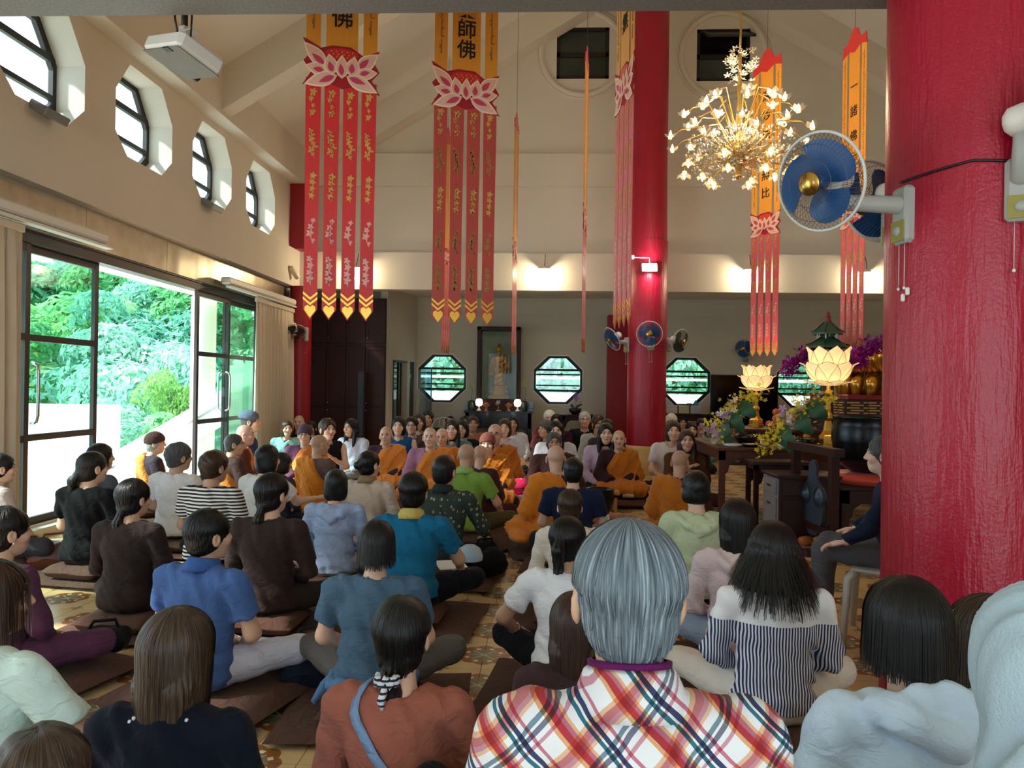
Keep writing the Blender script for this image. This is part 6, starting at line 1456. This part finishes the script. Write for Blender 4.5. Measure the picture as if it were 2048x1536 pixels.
# ---------------------------------------------------------------- second rows
def dj(r, J, H): # denim jacket tied round the waist
    g = G(); pts = [(.19*math.cos(a_), -.0+.155*math.sin(a_), .085+.015*math.sin(5*a_)) for a_ in np.linspace(R(150), R(390), 26)]; g.tube(pts, [.03+.006*math.sin(i*1.7) for i in range(26)], 9); g.tube([(-.17, .06, .09), (-.22, -.02, .05), (-.26, -.08, .0)], [.035, .03, .014], 8).build('denim_jacket', fab((86, 124, 162), var=.2), r)
person('person in a blue collared short-sleeved shirt and white trousers', 421, 1023, 3.25, -14, 'short', 'black', 'a', (70, 100, 156), 'short', (196, 198, 214), near=True, strands=900, hy=-26, collar=(58, 92, 156), bw=1.08, who='person in the blue collared shirt', legs='wide', z0=.10, hem=.02)
person('person in a slate blue tee with a denim jacket tied at the waist', 755, 1043, 3.15, 3, 'sbob', 'black', 'b', (76, 104, 128), 'short', (96, 92, 90), near=True, strands=900, hsc=.95, extra=dj, bw=1.06, who='person in the slate blue tee', legs='wide')
person('person in a white tee with a ponytail and a wristwatch, hand on knee', 1137, 1038, 3.35, -6, 'pony', 'black', 'c', (236, 240, 248), 'short', (16, 16, 22), near=True, strands=700, hy=-16, arms=('out', 'lap'), who='person in the white tee with watch', legs='wide', hem=.09,
       extra=lambda r, J, H: G().lathe([(.031, -.012), (.034, -.01), (.034, .01), (.031, .012)], 18, Vector(J['wrL'])+(Vector(J['elL'])-Vector(J['wrL']))*.12, mat=(Vector(J['elL'])-Vector(J['wrL'])).to_track_quat('Z', 'Y').to_matrix().to_4x4()).build('wristwatch', steel_h, r))
person('person with long brown hair beside the plaid shirt, mostly hidden', 1150, 1196, 2.35, 0, 'long', 'brown', 'a', (60, 44, 44), 'long', near=True, strands=1400, who='person with long brown hair', pants=(30, 28, 30), hsc=1.08)
person('person in a navy pinstriped shirt with a white yoke and white trousers', 1545, 1053, 2.95, -4, 'wavy', 'black', 'b', sl='long', mat=m_pin, pants=(226, 220, 210), near=True, strands=1300, who='person in the pinstriped shirt', legs='wide', bw=1.05, z0=.17, hem=.07, hsc=1.08, seed=2.)
person('person in a pale pink cardigan and light jeans', 1474, 1003, 3.75, -2, 'long', 'soft', 'b', (226, 208, 214), 'long', (160, 178, 204), near=True, strands=900, hood=True, who='person in the pale pink cardigan', legs='wide', hsc=1.02)
person('person in a pale green hooded jacket in front of the altar table', 1391, 943, 4.7, 3, 'sbob', 'black', 'b', (204, 220, 182), 'long', hood=True, fold=.011, who='person in the pale green jacket', pants=(40, 44, 56), seed=.5)
person('person in a navy sweater and grey trousers sitting on a plastic chair', 1766, 874, 4.38, 62, 'crop', 'dgrey', 'd', (28, 38, 62), 'long', (92, 94, 100), legs='chair', z0=.43, cush=False, near=True, arms=('knee', 'knee'), lean=.06, bw=1.05, hem=.0)
person('person in a plum long-sleeved suit with pearl earring at left', 18, 1018, 3.3, -16, 'bun', 'soft', 'a', (84, 48, 74), 'long', (84, 48, 74), near=True, strands=700, hy=-22, who='person in the plum suit', legs='wide', z0=.09,
       extra=lambda r, J, H: G().ball(H @ Vector((.082, .0, -.045)), .006, 8, 6).build('earring', M('pearl', (236, 230, 220), .2), r))
person('person in a black tee and batik trousers with a side ponytail', 187, 905, 5.2, -10, 'sidepony', 'soft', 'b', (14, 14, 17), 'short', pm=m_batik, hy=-22, who='person in the black tee', bw=1.05)
person('person in a grey top just behind the black tee', 203, 888, 6.0, -22, 'bob', 'soft', 'a', (92, 96, 108), 'short', hy=-20, who='person in the grey top', pants=(70, 74, 86))
person('person in a dark brown jacket with a low ponytail, on the left', 270, 961, 4.15, -6, 'lowpony', 'black', 'a', (48, 38, 36), 'long', (46, 40, 36), near=True, strands=700, hy=-18, who='person in the dark brown jacket on the left', fold=.006)
person('person in a plain white tee with wavy grey-brown hair by the doors', 360, 888, 6.1, -12, 'fluffy', 'dgrey', 'a', (238, 236, 238), 'short', (70, 64, 60), hy=-28, bw=1.06, who='person in the plain white tee')
person('person in a black and white striped tee', 431, 903, 5.3, -8, 'fluffy', 'brown', 'c', sl='short', mat=m_stripe, hy=-22, hsc=.96, who='person in the striped tee', pants=(26, 26, 30), bw=1.06)
person('person in a dark brown jacket with a low ponytail, in the centre left', 547, 950, 4.2, -4, 'lowpony', 'soft', 'b', (56, 44, 42), 'long', (52, 46, 42), near=True, strands=700, hy=-20, who='person in the dark brown jacket at centre left', fold=.012, seed=1.5)
person('person in a cream tee with a black bob', 537, 891, 6.0, -20, 'bob', 'black', 'b', (238, 236, 236), 'short', (200, 196, 190), hy=-10, who='person in the cream tee', arms=('lap', 'point'))
person('person with dark hair just right of the cream tee', 566, 906, 6.7, -30, 'bob', 'soft', 'a', (60, 62, 82), 'long', hy=-10, who='person right of the cream tee', pants=(40, 42, 50))
person('person in a light blue denim hooded jacket', 674, 940, 5.05, 2, 'bob', 'black', 'a', (160, 180, 216), 'long', hood=True, fold=.012, who='person in the denim hooded jacket', pants=(190, 180, 184), seed=2.2, hy=-5)
person('person in a teal polo with a yellow collar, one hand on knee', 828, 948, 4.4, -3, 'short', 'black', 'a', (24, 104, 142), 'short', (22, 24, 34), near=True, strands=700, collar=(196, 176, 96), arms=('lap', 'knee'), who='person in the teal polo', bw=1.07, legs='wide', hem=.08)
person('person in a beige wrap jacket with a hair bun and flower clip', 740, 903, 6.0, -8, 'bun', 'black', 'b', (204, 186, 168), 'long', (190, 174, 158), collar=(150, 126, 92), hy=-24, who='person in the beige wrap jacket', bw=1.05,
       extra=lambda r, J, H: G().prism(petal(0, 0, .3, .05, .012), 0, .008, lambda u, v, d: tuple(H @ Vector((-.07+u, -.12-d, .03+v)))).prism(petal(.02, 0, 1.5, .04, .011), 0, .008, lambda u, v, d: tuple(H @ Vector((-.07+u, -.12-d, .03+v)))).prism(petal(.02, 0, -.9, .03, .01), 0, .008, lambda u, v, d: tuple(H @ Vector((-.07+u, -.12-d, .03+v)))).build('flower_clip', M('cream_clip', (232, 214, 190), .4), r))
person('person in a dark green star-printed shirt with a scarf', 890, 912, 5.4, -6, 'short', 'soft', 'b', sl='half', mat=m_star, hy=-14, arms=('lap', 'knee'), who='person in the star-printed shirt', collar=(40, 52, 48), pants=(30, 32, 34), bw=1.08)
person('person in a lime green polo with a shaved head', 934, 888, 6.6, -14, 'bald', 'black', 'a', (130, 170, 74), 'short', (88, 78, 46), collar=(150, 190, 110), arms=('lap', 'knee'), who='person in the lime green polo', bw=1.08, legs='wide')
person('robed person in maroon right behind the lime green polo', 962, 891, 7.4, -24, 'bald', 'black', 'b', (76, 44, 46), 'wide', (76, 44, 46), who='maroon robed person', hy=-5)
person('robed person in orange, seen from behind, left of the navy tee', 1112, 891, 6.4, 10, 'bald', 'black', 'b', mon=orange, inner=(74, 44, 36), pants=(70, 40, 34), who='orange robed person near the black bowl', spread=1.05, hy=-8)
person('person in a navy tee with short spiky hair', 1147, 916, 5.85, -3, 'crop', 'black', 'b', (28, 38, 68), 'short', (40, 40, 50), who='person in the navy tee', bw=1.1)
person('person in a cream jacket with short chestnut hair', 1140, 981, 4.45, 2, 'short', 'brown', 'b', (222, 214, 200), 'long', (200, 190, 176), who='person in the cream jacket', near=True, strands=500, hsc=.98)
person('robed person in orange seen from behind beside the altar table', 1361, 901, 6.6, -22, 'bald', 'black', 'a', mon=orange_d, inner=(74, 44, 36), pants=(70, 40, 34), who='orange robed person by the altar table', hy=-10)
person('robed person in a brown knit cap and orange robe by the doors', 312, 866, 7.6, -42, 'short', 'white', 'd', mon=orange_b, inner=(70, 58, 70), cap=('cap', (84, 58, 56)), hy=-25, who='capped orange robed person')
person('person with pinkish shirt cut off at the left edge by the doors', 4, 908, 5.3, -30, 'short', 'soft', 'b', (196, 178, 176), 'short', hy=-15, who='person in the pinkish shirt', pants=(60, 60, 66))
person('robed person with glasses and cropped grey hair, facing right', 470, 868, 7.6, -38, 'crop', 'dgrey', 'b', mon=orange_b, inner=(88, 64, 62), glasses=True, hy=-30, who='robed person with glasses, left', hsc=.94)
person('robed person with shaved head in pale light near the curtain, facing right', 492, 850, 8.4, -62, 'bald', 'black', 'd', mon=orange_b, inner=(104, 60, 52), hy=-15, who='robed person near the curtain')
person('person in blue with a grey headscarf in front of the beige curtain', 503, 823, 10.4, -66, 'bob', 'dgrey', 'b', (44, 54, 100), 'long', cap=('beret', (96, 112, 134)), hy=-15, cush=False, z0=.004, who='x', pants=(50, 50, 60))
person('robed person in orange with a brown shoulder, turned right, at centre left', 640, 870, 7.55, -24, 'bald', 'black', 'a', mon=orange, inner=(106, 84, 80), hy=-28, who='orange robed person at centre left', pants=(70, 50, 44), spread=1.05)
# ---------------------------------------------------------------- facing rows
FC = 'people facing the viewer'
def face(label, px, yt, Y, rot=180, **k):
    k.setdefault('z0', .10); k.setdefault('who', label); k['group'] = None
    if Y > 8.8: k.setdefault('cush', False)
    if Y > 10.1 and 'mon' not in k and px not in (1347,): k.setdefault('legs', 'seiza') 
    if not k['cush'] if 'cush' in k else False: k['z0'] = .004
    return person(label, px, yt, Y, rot, **k)
face('person in a pale teal cardigan over a maroon top', 574, 842, 11.4, 196, hair='bob', hc='brown', sk='d', top=(150, 206, 206), sl='long', arms=('lap', 'lap'), hy=15, pants=(90, 30, 46), extra=lambda r, J, H: vf('maroon_vest', shirt_mesh(('mv',), joints(), .72, .02, 'none', 0), fab((104, 26, 46)), r) and None)
face('robed person in a plum knit cap', 610, 851, 9.0, 190, hair='crop', hc='dgrey', sk='d', mon=orange_b, inner=(92, 62, 88), cap=('cap', (88, 70, 84)), cush=True, who='person in the plum cap', glasses=True)
face('person in dark clothes with a shaved head in front of the cabinet', 598, 831, 12.5, 185, hair='bald', sk='d', top=(40, 34, 36), sl='long')
face('person holding a hand to the face beside the cabinet', 622, 843, 12.0, 185, hair='crop', sk='c', top=(44, 36, 36), sl='long', arms=('face', 'lap'))
face('person in a black vest with one hand raised to the chest', 656, 839, 9.8, 205, hair='fluffy', hc='brown', sk='d', top=(30, 28, 34), sl='none', arms=('pray', 'lap'), hy=18, pants=(34, 30, 34))
face('person in a white blouse with very long straight black hair', 702, 838, 10.9, 160, hair='fronts', sk='a', top=(196, 206, 226), sl='long', hy=-8, pants=(150, 160, 180))
face('robed person in orange over dark purple, leftmost in the facing row', 772, 853, 9.3, 180, hair='bald', sk='b', mon=orange_b, inner=(66, 48, 62), cush=True, who='leftmost facing robed person')
face('person in a bright blue vest over purple sleeves', 797, 834, 10.8, 185, hair='bob', sk='d', top=(30, 92, 158), sl='none', pants=(60, 46, 70))
face('person in a grey cardigan over a white tee with glasses', 824, 834, 11.3, 180, hair='short', sk='b', top=(92, 82, 82), sl='long', glasses=True)
face('person in a dark brown top with a bob, behind the grey cardigan', 839, 828, 12.2, 180, hair='bob', hc='brown', sk='b', top=(66, 48, 46), sl='long')
face('person in dark blue beside the grey plastic chair', 856, 822, 13.1, 182, hair='topbun', sk='c', top=(26, 28, 40), sl='long')
face('robed person in lavender sleeves and orange robe', 860, 855, 8.8, 180, hair='bald', sk='d', mon=orange_b, inner=(176, 128, 160), cush=True, who='lavender sleeved robed person', bw=1.06)
face('robed person in orange peeking behind the lavender sleeves', 884, 857, 9.7, 180, hair='bald', sk='b', mon=orange, inner=(70, 48, 52))
face('person in a teal tee with long black hair', 904, 840, 10.4, 180, hair='fronts', sk='d', top=(92, 150, 154), sl='short')
face('person in black leaning behind the teal tee', 924, 841, 11.1, 172, hair='bob', sk='b', top=(30, 30, 42), sl='long')
face('person in dark clothes far back left of the shrine', 899, 832, 14.7, 180, hair='crop', sk='c', top=(44, 40, 44), sl='long')
face('person with pale face far back under the left altar lamp', 930, 832, 13.4, 185, hair='bob', sk='b', top=(40, 34, 40), sl='long')
face('person in a tan brown top beside the black shrine table', 946, 832, 12.5, 190, hair='short', hc='brown', sk='c', top=(150, 108, 84), sl='long')
face('robed person with round glasses in the facing row', 990, 848, 9.5, 178, hair='bald', sk='b', mon=orange_d, inner=(82, 54, 56), glasses=True, cush=False)
face('robed person in a terracotta knit cap', 975, 868, 8.3, 178, hair='crop', hc='brown', sk='d', mon=orange_d, inner=(66, 50, 56), cap=('cap', (142, 86, 76)), cush=True, who='person in the terracotta cap')
face('person in a white tee between the robed person with glasses and a bag', 1009, 838, 11.0, 180, hair='bob', hc='brown', sk='d', top=(206, 210, 226), sl='short', pants=(206, 212, 226))
face('person in a white top with a dark bag strap, right of the white tee', 1025, 832, 12.6, 190, hair='bob', sk='c', top=(212, 216, 228), sl='long', pants=(28, 28, 34))
face('person with a white cap far back in maroon', 1099, 822, 13.9, 180, hair='crop', hc='white', sk='b', top=(86, 34, 38), sl='long', cap=('cap', (226, 222, 216)))
face('person in dark glasses next to the white cap', 1113, 829, 12.9, 175, hair='bob', sk='b', top=(60, 34, 38), sl='long', glasses=True)
face('person in a brown jacket and grey flat cap, turned right', 1090, 842, 11.6, 135, hair='short', hc='dgrey', sk='b', top=(70, 46, 44), sl='long', cap=('beret', (104, 98, 100)))
face('person in a white tee with long dark hair below the white cap', 1112, 843, 10.3, 180, hair='fronts', sk='d', top=(216, 218, 230), sl='short')
face('robed person in dark brown with grey stubble, beside the orange back', 1108, 865, 9.0, 185, hair='crop', hc='dgrey', sk='c', mon=fab((70, 44, 44), 'brown_robe_cloth'), inner=(70, 44, 44), pants=(56, 76, 130))
face('person in a black jacket with white piping by the orchid table', 1170, 824, 13.3, 182, hair='short', hc='white', sk='b', top=(24, 26, 36), sl='long', glasses=True)
face('person in a pale grey jacket with wavy brown hair', 1197, 832, 12.4, 188, hair='fluffy', hc='brown', sk='c', top=(176, 178, 174), sl='long', hy=10)
face('person with a dark fringe just behind the lilac shirt', 1214, 838, 11.5, 180, hair='bob', sk='c', top=(60, 58, 62), sl='long')
face('person in an open lilac shirt over black, beside the column', 1212, 847, 9.9, 182, hair='fronts', sk='d', top=(206, 186, 216), sl='long', pants=(28, 30, 46), extra=lambda r, J, H: vf('black_tee', shirt_mesh(('bt',), joints(), .70, .02, 'none', 0), fab((24, 22, 28)), r) and None)
face('robed person in ochre over dark brown in front of the far column', 1238, 861, 9.3, 178, hair='bald', sk='b', mon=orange_d, inner=(58, 38, 44), cush=True, who='robed person in front of the column', spread=1.1)
face('person in a white V-neck tee right of the column', 1347, 842, 10.3, 178, hair='bob', hc='brown', sk='d', top=(224, 222, 226), sl='short')
face('person in brown with palms pressed together near the altar', 1374, 860, 9.3, 176, hair='fronts', hc='brown', sk='b', top=(98, 60, 36), sl='long', arms=('pray', 'pray'), pants=(80, 50, 40))
face('person in white with a pale hat far back right of the column', 1343, 829, 13.7, 180, hair='crop', hc='dgrey', sk='b', top=(206, 206, 210), sl='long', cap=('cap', (220, 216, 208)))
face('person with short dark hair far back under the book table', 1365, 833, 14.6, 180, hair='crop', sk='c', top=(150, 146, 146), sl='long')
face('person in black squeezed between two others under the book table', 1383, 845, 12.2, 180, hair='bob', sk='b', top=(26, 26, 30), sl='long')
face('person in a teal shirt with glasses left of the lilac flowers', 1403, 838, 13.2, 176, hair='crop', sk='c', top=(70, 110, 120), sl='long', glasses=True)
# ---- chairs and odds and ends near people
pmn = [o for o in C.objects if o.get('label', '').startswith('person in a navy sweater')][0]
plastic_chair((pmn.location.x, pmn.location.y, 0), pmn.rotation_euler.z, 'light grey plastic chair under the person in the navy sweater', M('pale_grey_plastic', (196, 196, 192), .4, var=.03))
q = P(882, 850, 13.4); plastic_chair((q.x, 13.5, 0), R(180), 'empty grey plastic chair in the back row left of the shrine', M('grey_chair_plastic', (150, 158, 156), .4))
# dark tote, bags, cap, bottle
def bag(label, loc, rz, d, mat, cat='bag', handle=True, name='bag'):
    t_ = empty(name, loc, rz, label, cat); o = bpy.data.objects.new('pouch', cushion_mesh(*d, 3)); C.objects.link(o); o.parent = t_; o.material_slots[0].link = 'OBJECT'; o.material_slots[0].material = mat
    if handle: G().tube([(-d[0]*.3, 0, d[2]*.9), (-d[0]*.2, .0, d[2]*1.25), (d[0]*.2, .02, d[2]*1.25), (d[0]*.3, 0, d[2]*.9)], .009, 7).build('handle', mat, t_)
    return t_
q = PZ(622, 1385, .0); bag('dark navy cloth bag on the floor left of the slate blue tee', (q.x-.02, q.y+.06, .001), .3, (.26, .30, .22), fab((30, 40, 54)))
q = PZ(150, 1345, .0); bag('black belt bag beside the plum suit', (q.x+.05, q.y+.15, .055), .2, (.24, .16, .12), fab((26, 26, 30)))
q = PZ(962, 1185, .0); bag('black backpack with white trim beside the teal polo', (q.x, q.y+.3, .055), .4, (.26, .30, .20), fab((20, 20, 22)))
q = P(1038, 925, 10.9); bag('bright pink round bag beside the person in white', (q.x, 10.3, .001), 0, (.26, .22, .24), fab((214, 84, 160)))
q = PZ(1655, 1400, .0); t_ = empty('water_bottle', (P(1656, 1350, 3.25).x, 3.3, .0), 0, 'blue water bottle beside the pinstriped shirt', 'bottle'); G().lathe([(.0001, 0), (.034, 0), (.036, .02), (.036, .15), (.030, .17), (.0001, .17)], 18).build('bottle_body', M('blue_bottle', (70, 96, 170), .3), t_); G().lathe([(.031, .17), (.032, .21), (.026, .225), (.0001, .225)], 16).build('cap', M('blue_cap', (84, 104, 170), .4), t_)
q = P(898, 1522, 1.75); bag('black bag top just visible at the bottom edge below the rust sweater', (q.x, 1.70, .001), 0, (.30, .25, q.z-.01), fab((16, 16, 18)), handle=False)
for lb, px_, py_, Y_, c_ in (('pale green song sheet beside the cream jacket', 1046, 1178, 5.0, (176, 196, 176)), ('white sheet of paper on the floor at lower left', 205, 1490, 2.75, (226, 230, 240)), ('white paper on the lap of the teal polo', 902, 1130, 4.75, (232, 232, 230))):
    q = P(px_, py_, Y_); z_ = .004 if 'floor' in lb else q.z
    if 'song' in lb: z_ = .06
    if 'floor' in lb: q = PZ(px_, py_, .004)
    G().box((-.09, -.12, 0), (.09, .12, .004), 0, XF((0, 0, 0), .3)).thing('paper_sheet', M('paper_%d' % c_[0], c_, .8), lb, 'paper').location = (q.x, q.y, z_)

zf = [o for o in C.objects if o.get('label', '') == 'brown round-edged cushion under the person in the pinstriped shirt'][0]
text_part('Breathe', .045, M('cream_stitch', (196, 170, 150), .8), zf, (-.06, -.1735, .062), (R(80), 0, 0))
q = PZ(88, 1152, .0); bag('brown leather bag on the floor beside the black tee', (q.x-.02, q.y+.15, .001), .5, (.34, .22, .22), M('brown_leather', (112, 58, 34), .45, var=.15, bump=.1))
q = P(938, 1118, 4.95); t_ = empty('baseball_cap', (q.x, 5.0, .262), R(40), 'pale blue and white cap lying on the black backpack', 'cap'); G().lathe([(.085, 0), (.088, .03), (.07, .075), (.035, .098), (.0001, .102)], 20).build('crown', fab((176, 200, 222)), t_)
G().prism([(-.07, .05), (-.065, .12), (-.03, .155), (.03, .155), (.065, .12), (.07, .05)], 0., .006, lambda u, v, d: (u, v, d+.004)).build('visor', fab((226, 230, 236)), t_)
# ================================================================ OUTSIDE
terr = M('terrace_paving', (222, 222, 214), .8, var=.08, vscale=2)
G().box((-30, -8, -.4), (-4.75, 15.3, -.02)).struct('terrace', terr)
G().box((8.8, -8, -.4), (20, 20, -.02)).struct('terrace.001', terr)
G().box((-4.75, -12, -.4), (8.8, -3, -.03)).struct('terrace.002', terr)
G().box((-4.8, 16.05, -.4), (12, 18.2, -.05)).struct('terrace.003', terr)
# parapets
pw = P(222, 816, 15.0)
stain = M('stained_white_wall', (232, 238, 238), .9, var=.14, vscale=2.5, stretch=(3, 1, .6))
G().box((-14, 15.0, -.1), (pw.x-.45, 15.25, .93)).box((pw.x-.45, 14.95, -.1), (pw.x, 15.35, .93)).struct('wall_parapet', stain)
G().box((-4.8, 18.0, -.1), (12, 18.2, 1.30)).box((-4.8, 18.0, 1.62), (12, 18.1, 1.68)).struct('wall_parapet.001', stain)
# sloping stair balustrade
a_ = P(222, 932, 12.); b_ = P(385, 838, 12.)
dd = (b_-a_); k0 = a_-dd*.5; k1 = b_+dd*.35
st = G().add([k0, k1, k1+Vector((0, 0, .20)), k0+Vector((0, 0, .20)), k0+Vector((0, .25, 0)), k1+Vector((0, .25, 0)), k1+Vector((0, .25, .20)), k0+Vector((0, .25, .20))], [(0, 1, 2, 3), (7, 6, 5, 4), (3, 2, 6, 7), (0, 4, 5, 1), (1, 5, 6, 2), (0, 3, 7, 4)])
z_ = Vector((0, 0, -.36))
st.add([k0+z_, k1+z_, k1+z_+Vector((0, 0, .30)), k0+z_+Vector((0, 0, .30)), k0+z_+Vector((0, .2, 0)), k1+z_+Vector((0, .2, 0)), k1+z_+Vector((0, .2, .30)), k0+z_+Vector((0, .2, .30))], [(0, 1, 2, 3), (7, 6, 5, 4), (3, 2, 6, 7), (0, 4, 5, 1), (1, 5, 6, 2), (0, 3, 7, 4)])
st.struct('trim_8', white_m)
oc = P(408, 760, 12.4)
G().lathe([(.2, -.02), (.2, 2.86)], 32, (oc.x-.02, 12.4, 0)).struct('wall_pillar.003', M('cream_outdoor_plaster', (236, 230, 212), .8, var=.05))
G().box((-5.5, -3, 2.77), (-4.8, 16, 2.95)).struct('trim_9', plaster)
# hill and trees
hill = M('hill_undergrowth', (84, 140, 96), .9, var=.4, vscale=1.2)
g = G(); nx, ny = 26, 16; vs = []
for j in range(ny):
    for i in range(nx):
        x = -48+90*i/(nx-1); y = 19.2+36*j/(ny-1)
        vs.append((x, y, -4.5+(y-19)*.28+.8*math.sin(x*.5+j)))
g.add(vs, [(j*nx+i, j*nx+i+1, (j+1)*nx+i+1, (j+1)*nx+i) for j in range(ny-1) for i in range(nx-1)], True)
g.struct('hillside', hill)
def leaf_mat(name, c0, c1, c2):
    t = NT(name); oi = t.node('ShaderNodeObjectInfo'); g_ = t.node('ShaderNodeNewGeometry')
    f = t.noise(g_.outputs['Position'], 1.3, 2); f2 = t.math('ADD', t.math('MULTIPLY', oi.outputs['Random'], .5), t.math('MULTIPLY', f, .6))
    col = t.ramp(f2, [(.25, c0), (.55, c1), (.85, c2)])
    t.b.inputs['Transmission Weight'].default_value = 0
    tr = t.node('ShaderNodeBsdfTranslucent'); t.L.new(col, tr.inputs[0]); t.base(col, .55)
    mx = t.node('ShaderNodeMixShader'); mx.inputs[0].default_value = .5; t.L.new(t.b.outputs[0], mx.inputs[1]); t.L.new(tr.outputs[0], mx.inputs[2])
    t.L.new(mx.outputs[0], t.n['Material Output'].inputs[0])
    return t.m
leaf_a = leaf_mat('leaf_green', (84, 168, 106), (128, 202, 138), (182, 226, 158))
leaf_b = leaf_mat('leaf_teal', (82, 162, 136), (126, 196, 168), (174, 218, 196))
leaf_c = leaf_mat('leaf_lime', (96, 160, 84), (140, 190, 110), (186, 208, 140))
bark = M('pale_bark', (150, 136, 112), .9, var=.2, bump=.3)
def crown(seed, n, R0, leaf, flat=.8):
    r_ = np.random.default_rng(seed); nb = 16
    bc = r_.normal(size=(nb, 3)); bc /= np.linalg.norm(bc, axis=1)[:, None]; bc *= R0*r_.uniform(.35, .8, (nb, 1)); bc[:, 2] *= flat
    br = R0*r_.uniform(.30, .5, nb); k = r_.integers(0, nb, n)
    d = r_.normal(size=(n, 3)); d /= np.linalg.norm(d, axis=1)[:, None]; d[:, 2] = np.where(r_.random(n) < .6, np.abs(d[:, 2]), d[:, 2])
    p = bc[k]+d*(br[k]*r_.uniform(.7, 1.02, n)**.5)[:, None]
    nrm = d+r_.normal(size=(n, 3))*.45; nrm /= np.linalg.norm(nrm, axis=1)[:, None]
    t_ = np.cross(nrm, r_.normal(size=(n, 3))); t_ /= np.linalg.norm(t_, axis=1)[:, None]; b = np.cross(nrm, t_)
    s = leaf*r_.uniform(.6, 1.3, n)[:, None]
    V = np.stack([p-t_*s, p+b*s*.42+nrm*s*.12, p+t_*s, p-b*s*.42+nrm*s*.12], 1).reshape(-1, 3)
    return V, np.arange(4*n).reshape(n, 4)
cr = [crown(11, 5200, 2.2, .17), crown(12, 5200, 2.2, .15, .9), crown(13, 4200, 2.0, .13, .7)]
crm = []
for i, (V, F) in enumerate(cr):
    me = bpy.data.meshes.new('crown'); me.from_pydata(V.tolist(), [], F.tolist()); me.materials.append(leaf_a); crm.append(me)
tg = G().tube([(0, 0, -4), (.06, .02, -2), (-.05, 0, -.6), (.1, .05, .6)], [.16, .13, .10, .05], 8)
tr0 = None
def tree(loc, s, k, mat, label, rz=0., sz=1.):
    global tr0
    t_ = empty('tree', loc, rz, label, 'tree', 'trees on the hillside outside'); t_.scale = (s, s, s*sz)
    o = bpy.data.objects.new('crown', crm[k]); C.objects.link(o); o.parent = t_; o.material_slots[0].link = 'OBJECT'; o.material_slots[0].material = mat
    if tr0 is None: tr0 = tg.build('trunk', bark, t_)
    else: share(tr0, t_)
pos = [('upper left through the door pane', 70, 600), ('top of the view just left of the door mullion', 150, 575), ('top middle of the doorway', 235, 590), ('top right of the doorway', 330, 610), ('right edge of the doorway, high up', 392, 640),
       ('left door pane, half way up', 80, 680), ('beside the door mullion, half way up', 185, 680), ('centre of the doorway view', 275, 690), ('right of the doorway centre', 345, 710),
       ('left door pane above the white parapet', 95, 760), ('just above the white parapet end', 195, 770), ('lower middle of the doorway', 270, 780), ('lower left behind the parapet', 40, 780)]
kinds = [leaf_a, leaf_b, leaf_a, leaf_b, leaf_a, leaf_a, leaf_a, leaf_b, leaf_b, leaf_a, leaf_b, leaf_b, leaf_a]
for i, (lb, x_, y_) in enumerate(pos):
    Y = 34-(y_-580)*.055+random.uniform(-.8, .8); p = P(x_, y_, Y)
    tree(p, 1.0+.012*(Y-20)+random.uniform(0, .15), i % 2, kinds[i], ('teal green' if kinds[i] is leaf_b else 'fresh green')+' leafy tree seen outside, '+lb, random.uniform(0, 6), random.uniform(.85, 1.05))
tree(P(345, 815, 17.5), .42, 2, leaf_c, 'yellow green feathery shrub rising above the sloping stair rail', 1., 1.3)
tree(P(255, 870, 16.5), .42, 1, leaf_b, 'low green bush between parapet end and stair rail', 2.)
tree(P(345, 880, 16.0), .40, 0, leaf_a, 'small green bush under the sloping stair rail', 3.)
for i, (x_, y_, lb) in enumerate([(860, 725, 'leftmost octagonal window'), (905, 735, 'leftmost octagonal window, right half'), (1085, 730, 'octagonal window right of the shrine'), (1150, 735, 'octagonal window by the purple orchid'), (1345, 735, 'octagonal window right of the red column'), (1400, 740, 'octagonal window above the books'), (1600, 745, 'rightmost octagonal window'), (1660, 740, 'rightmost window behind the pagoda lantern')]):
    tree(P(x_, y_, 25+i % 2), 1.0, i % 2, (leaf_b, leaf_a)[i % 2], 'pale green tree outside the '+lb, i*1.3)
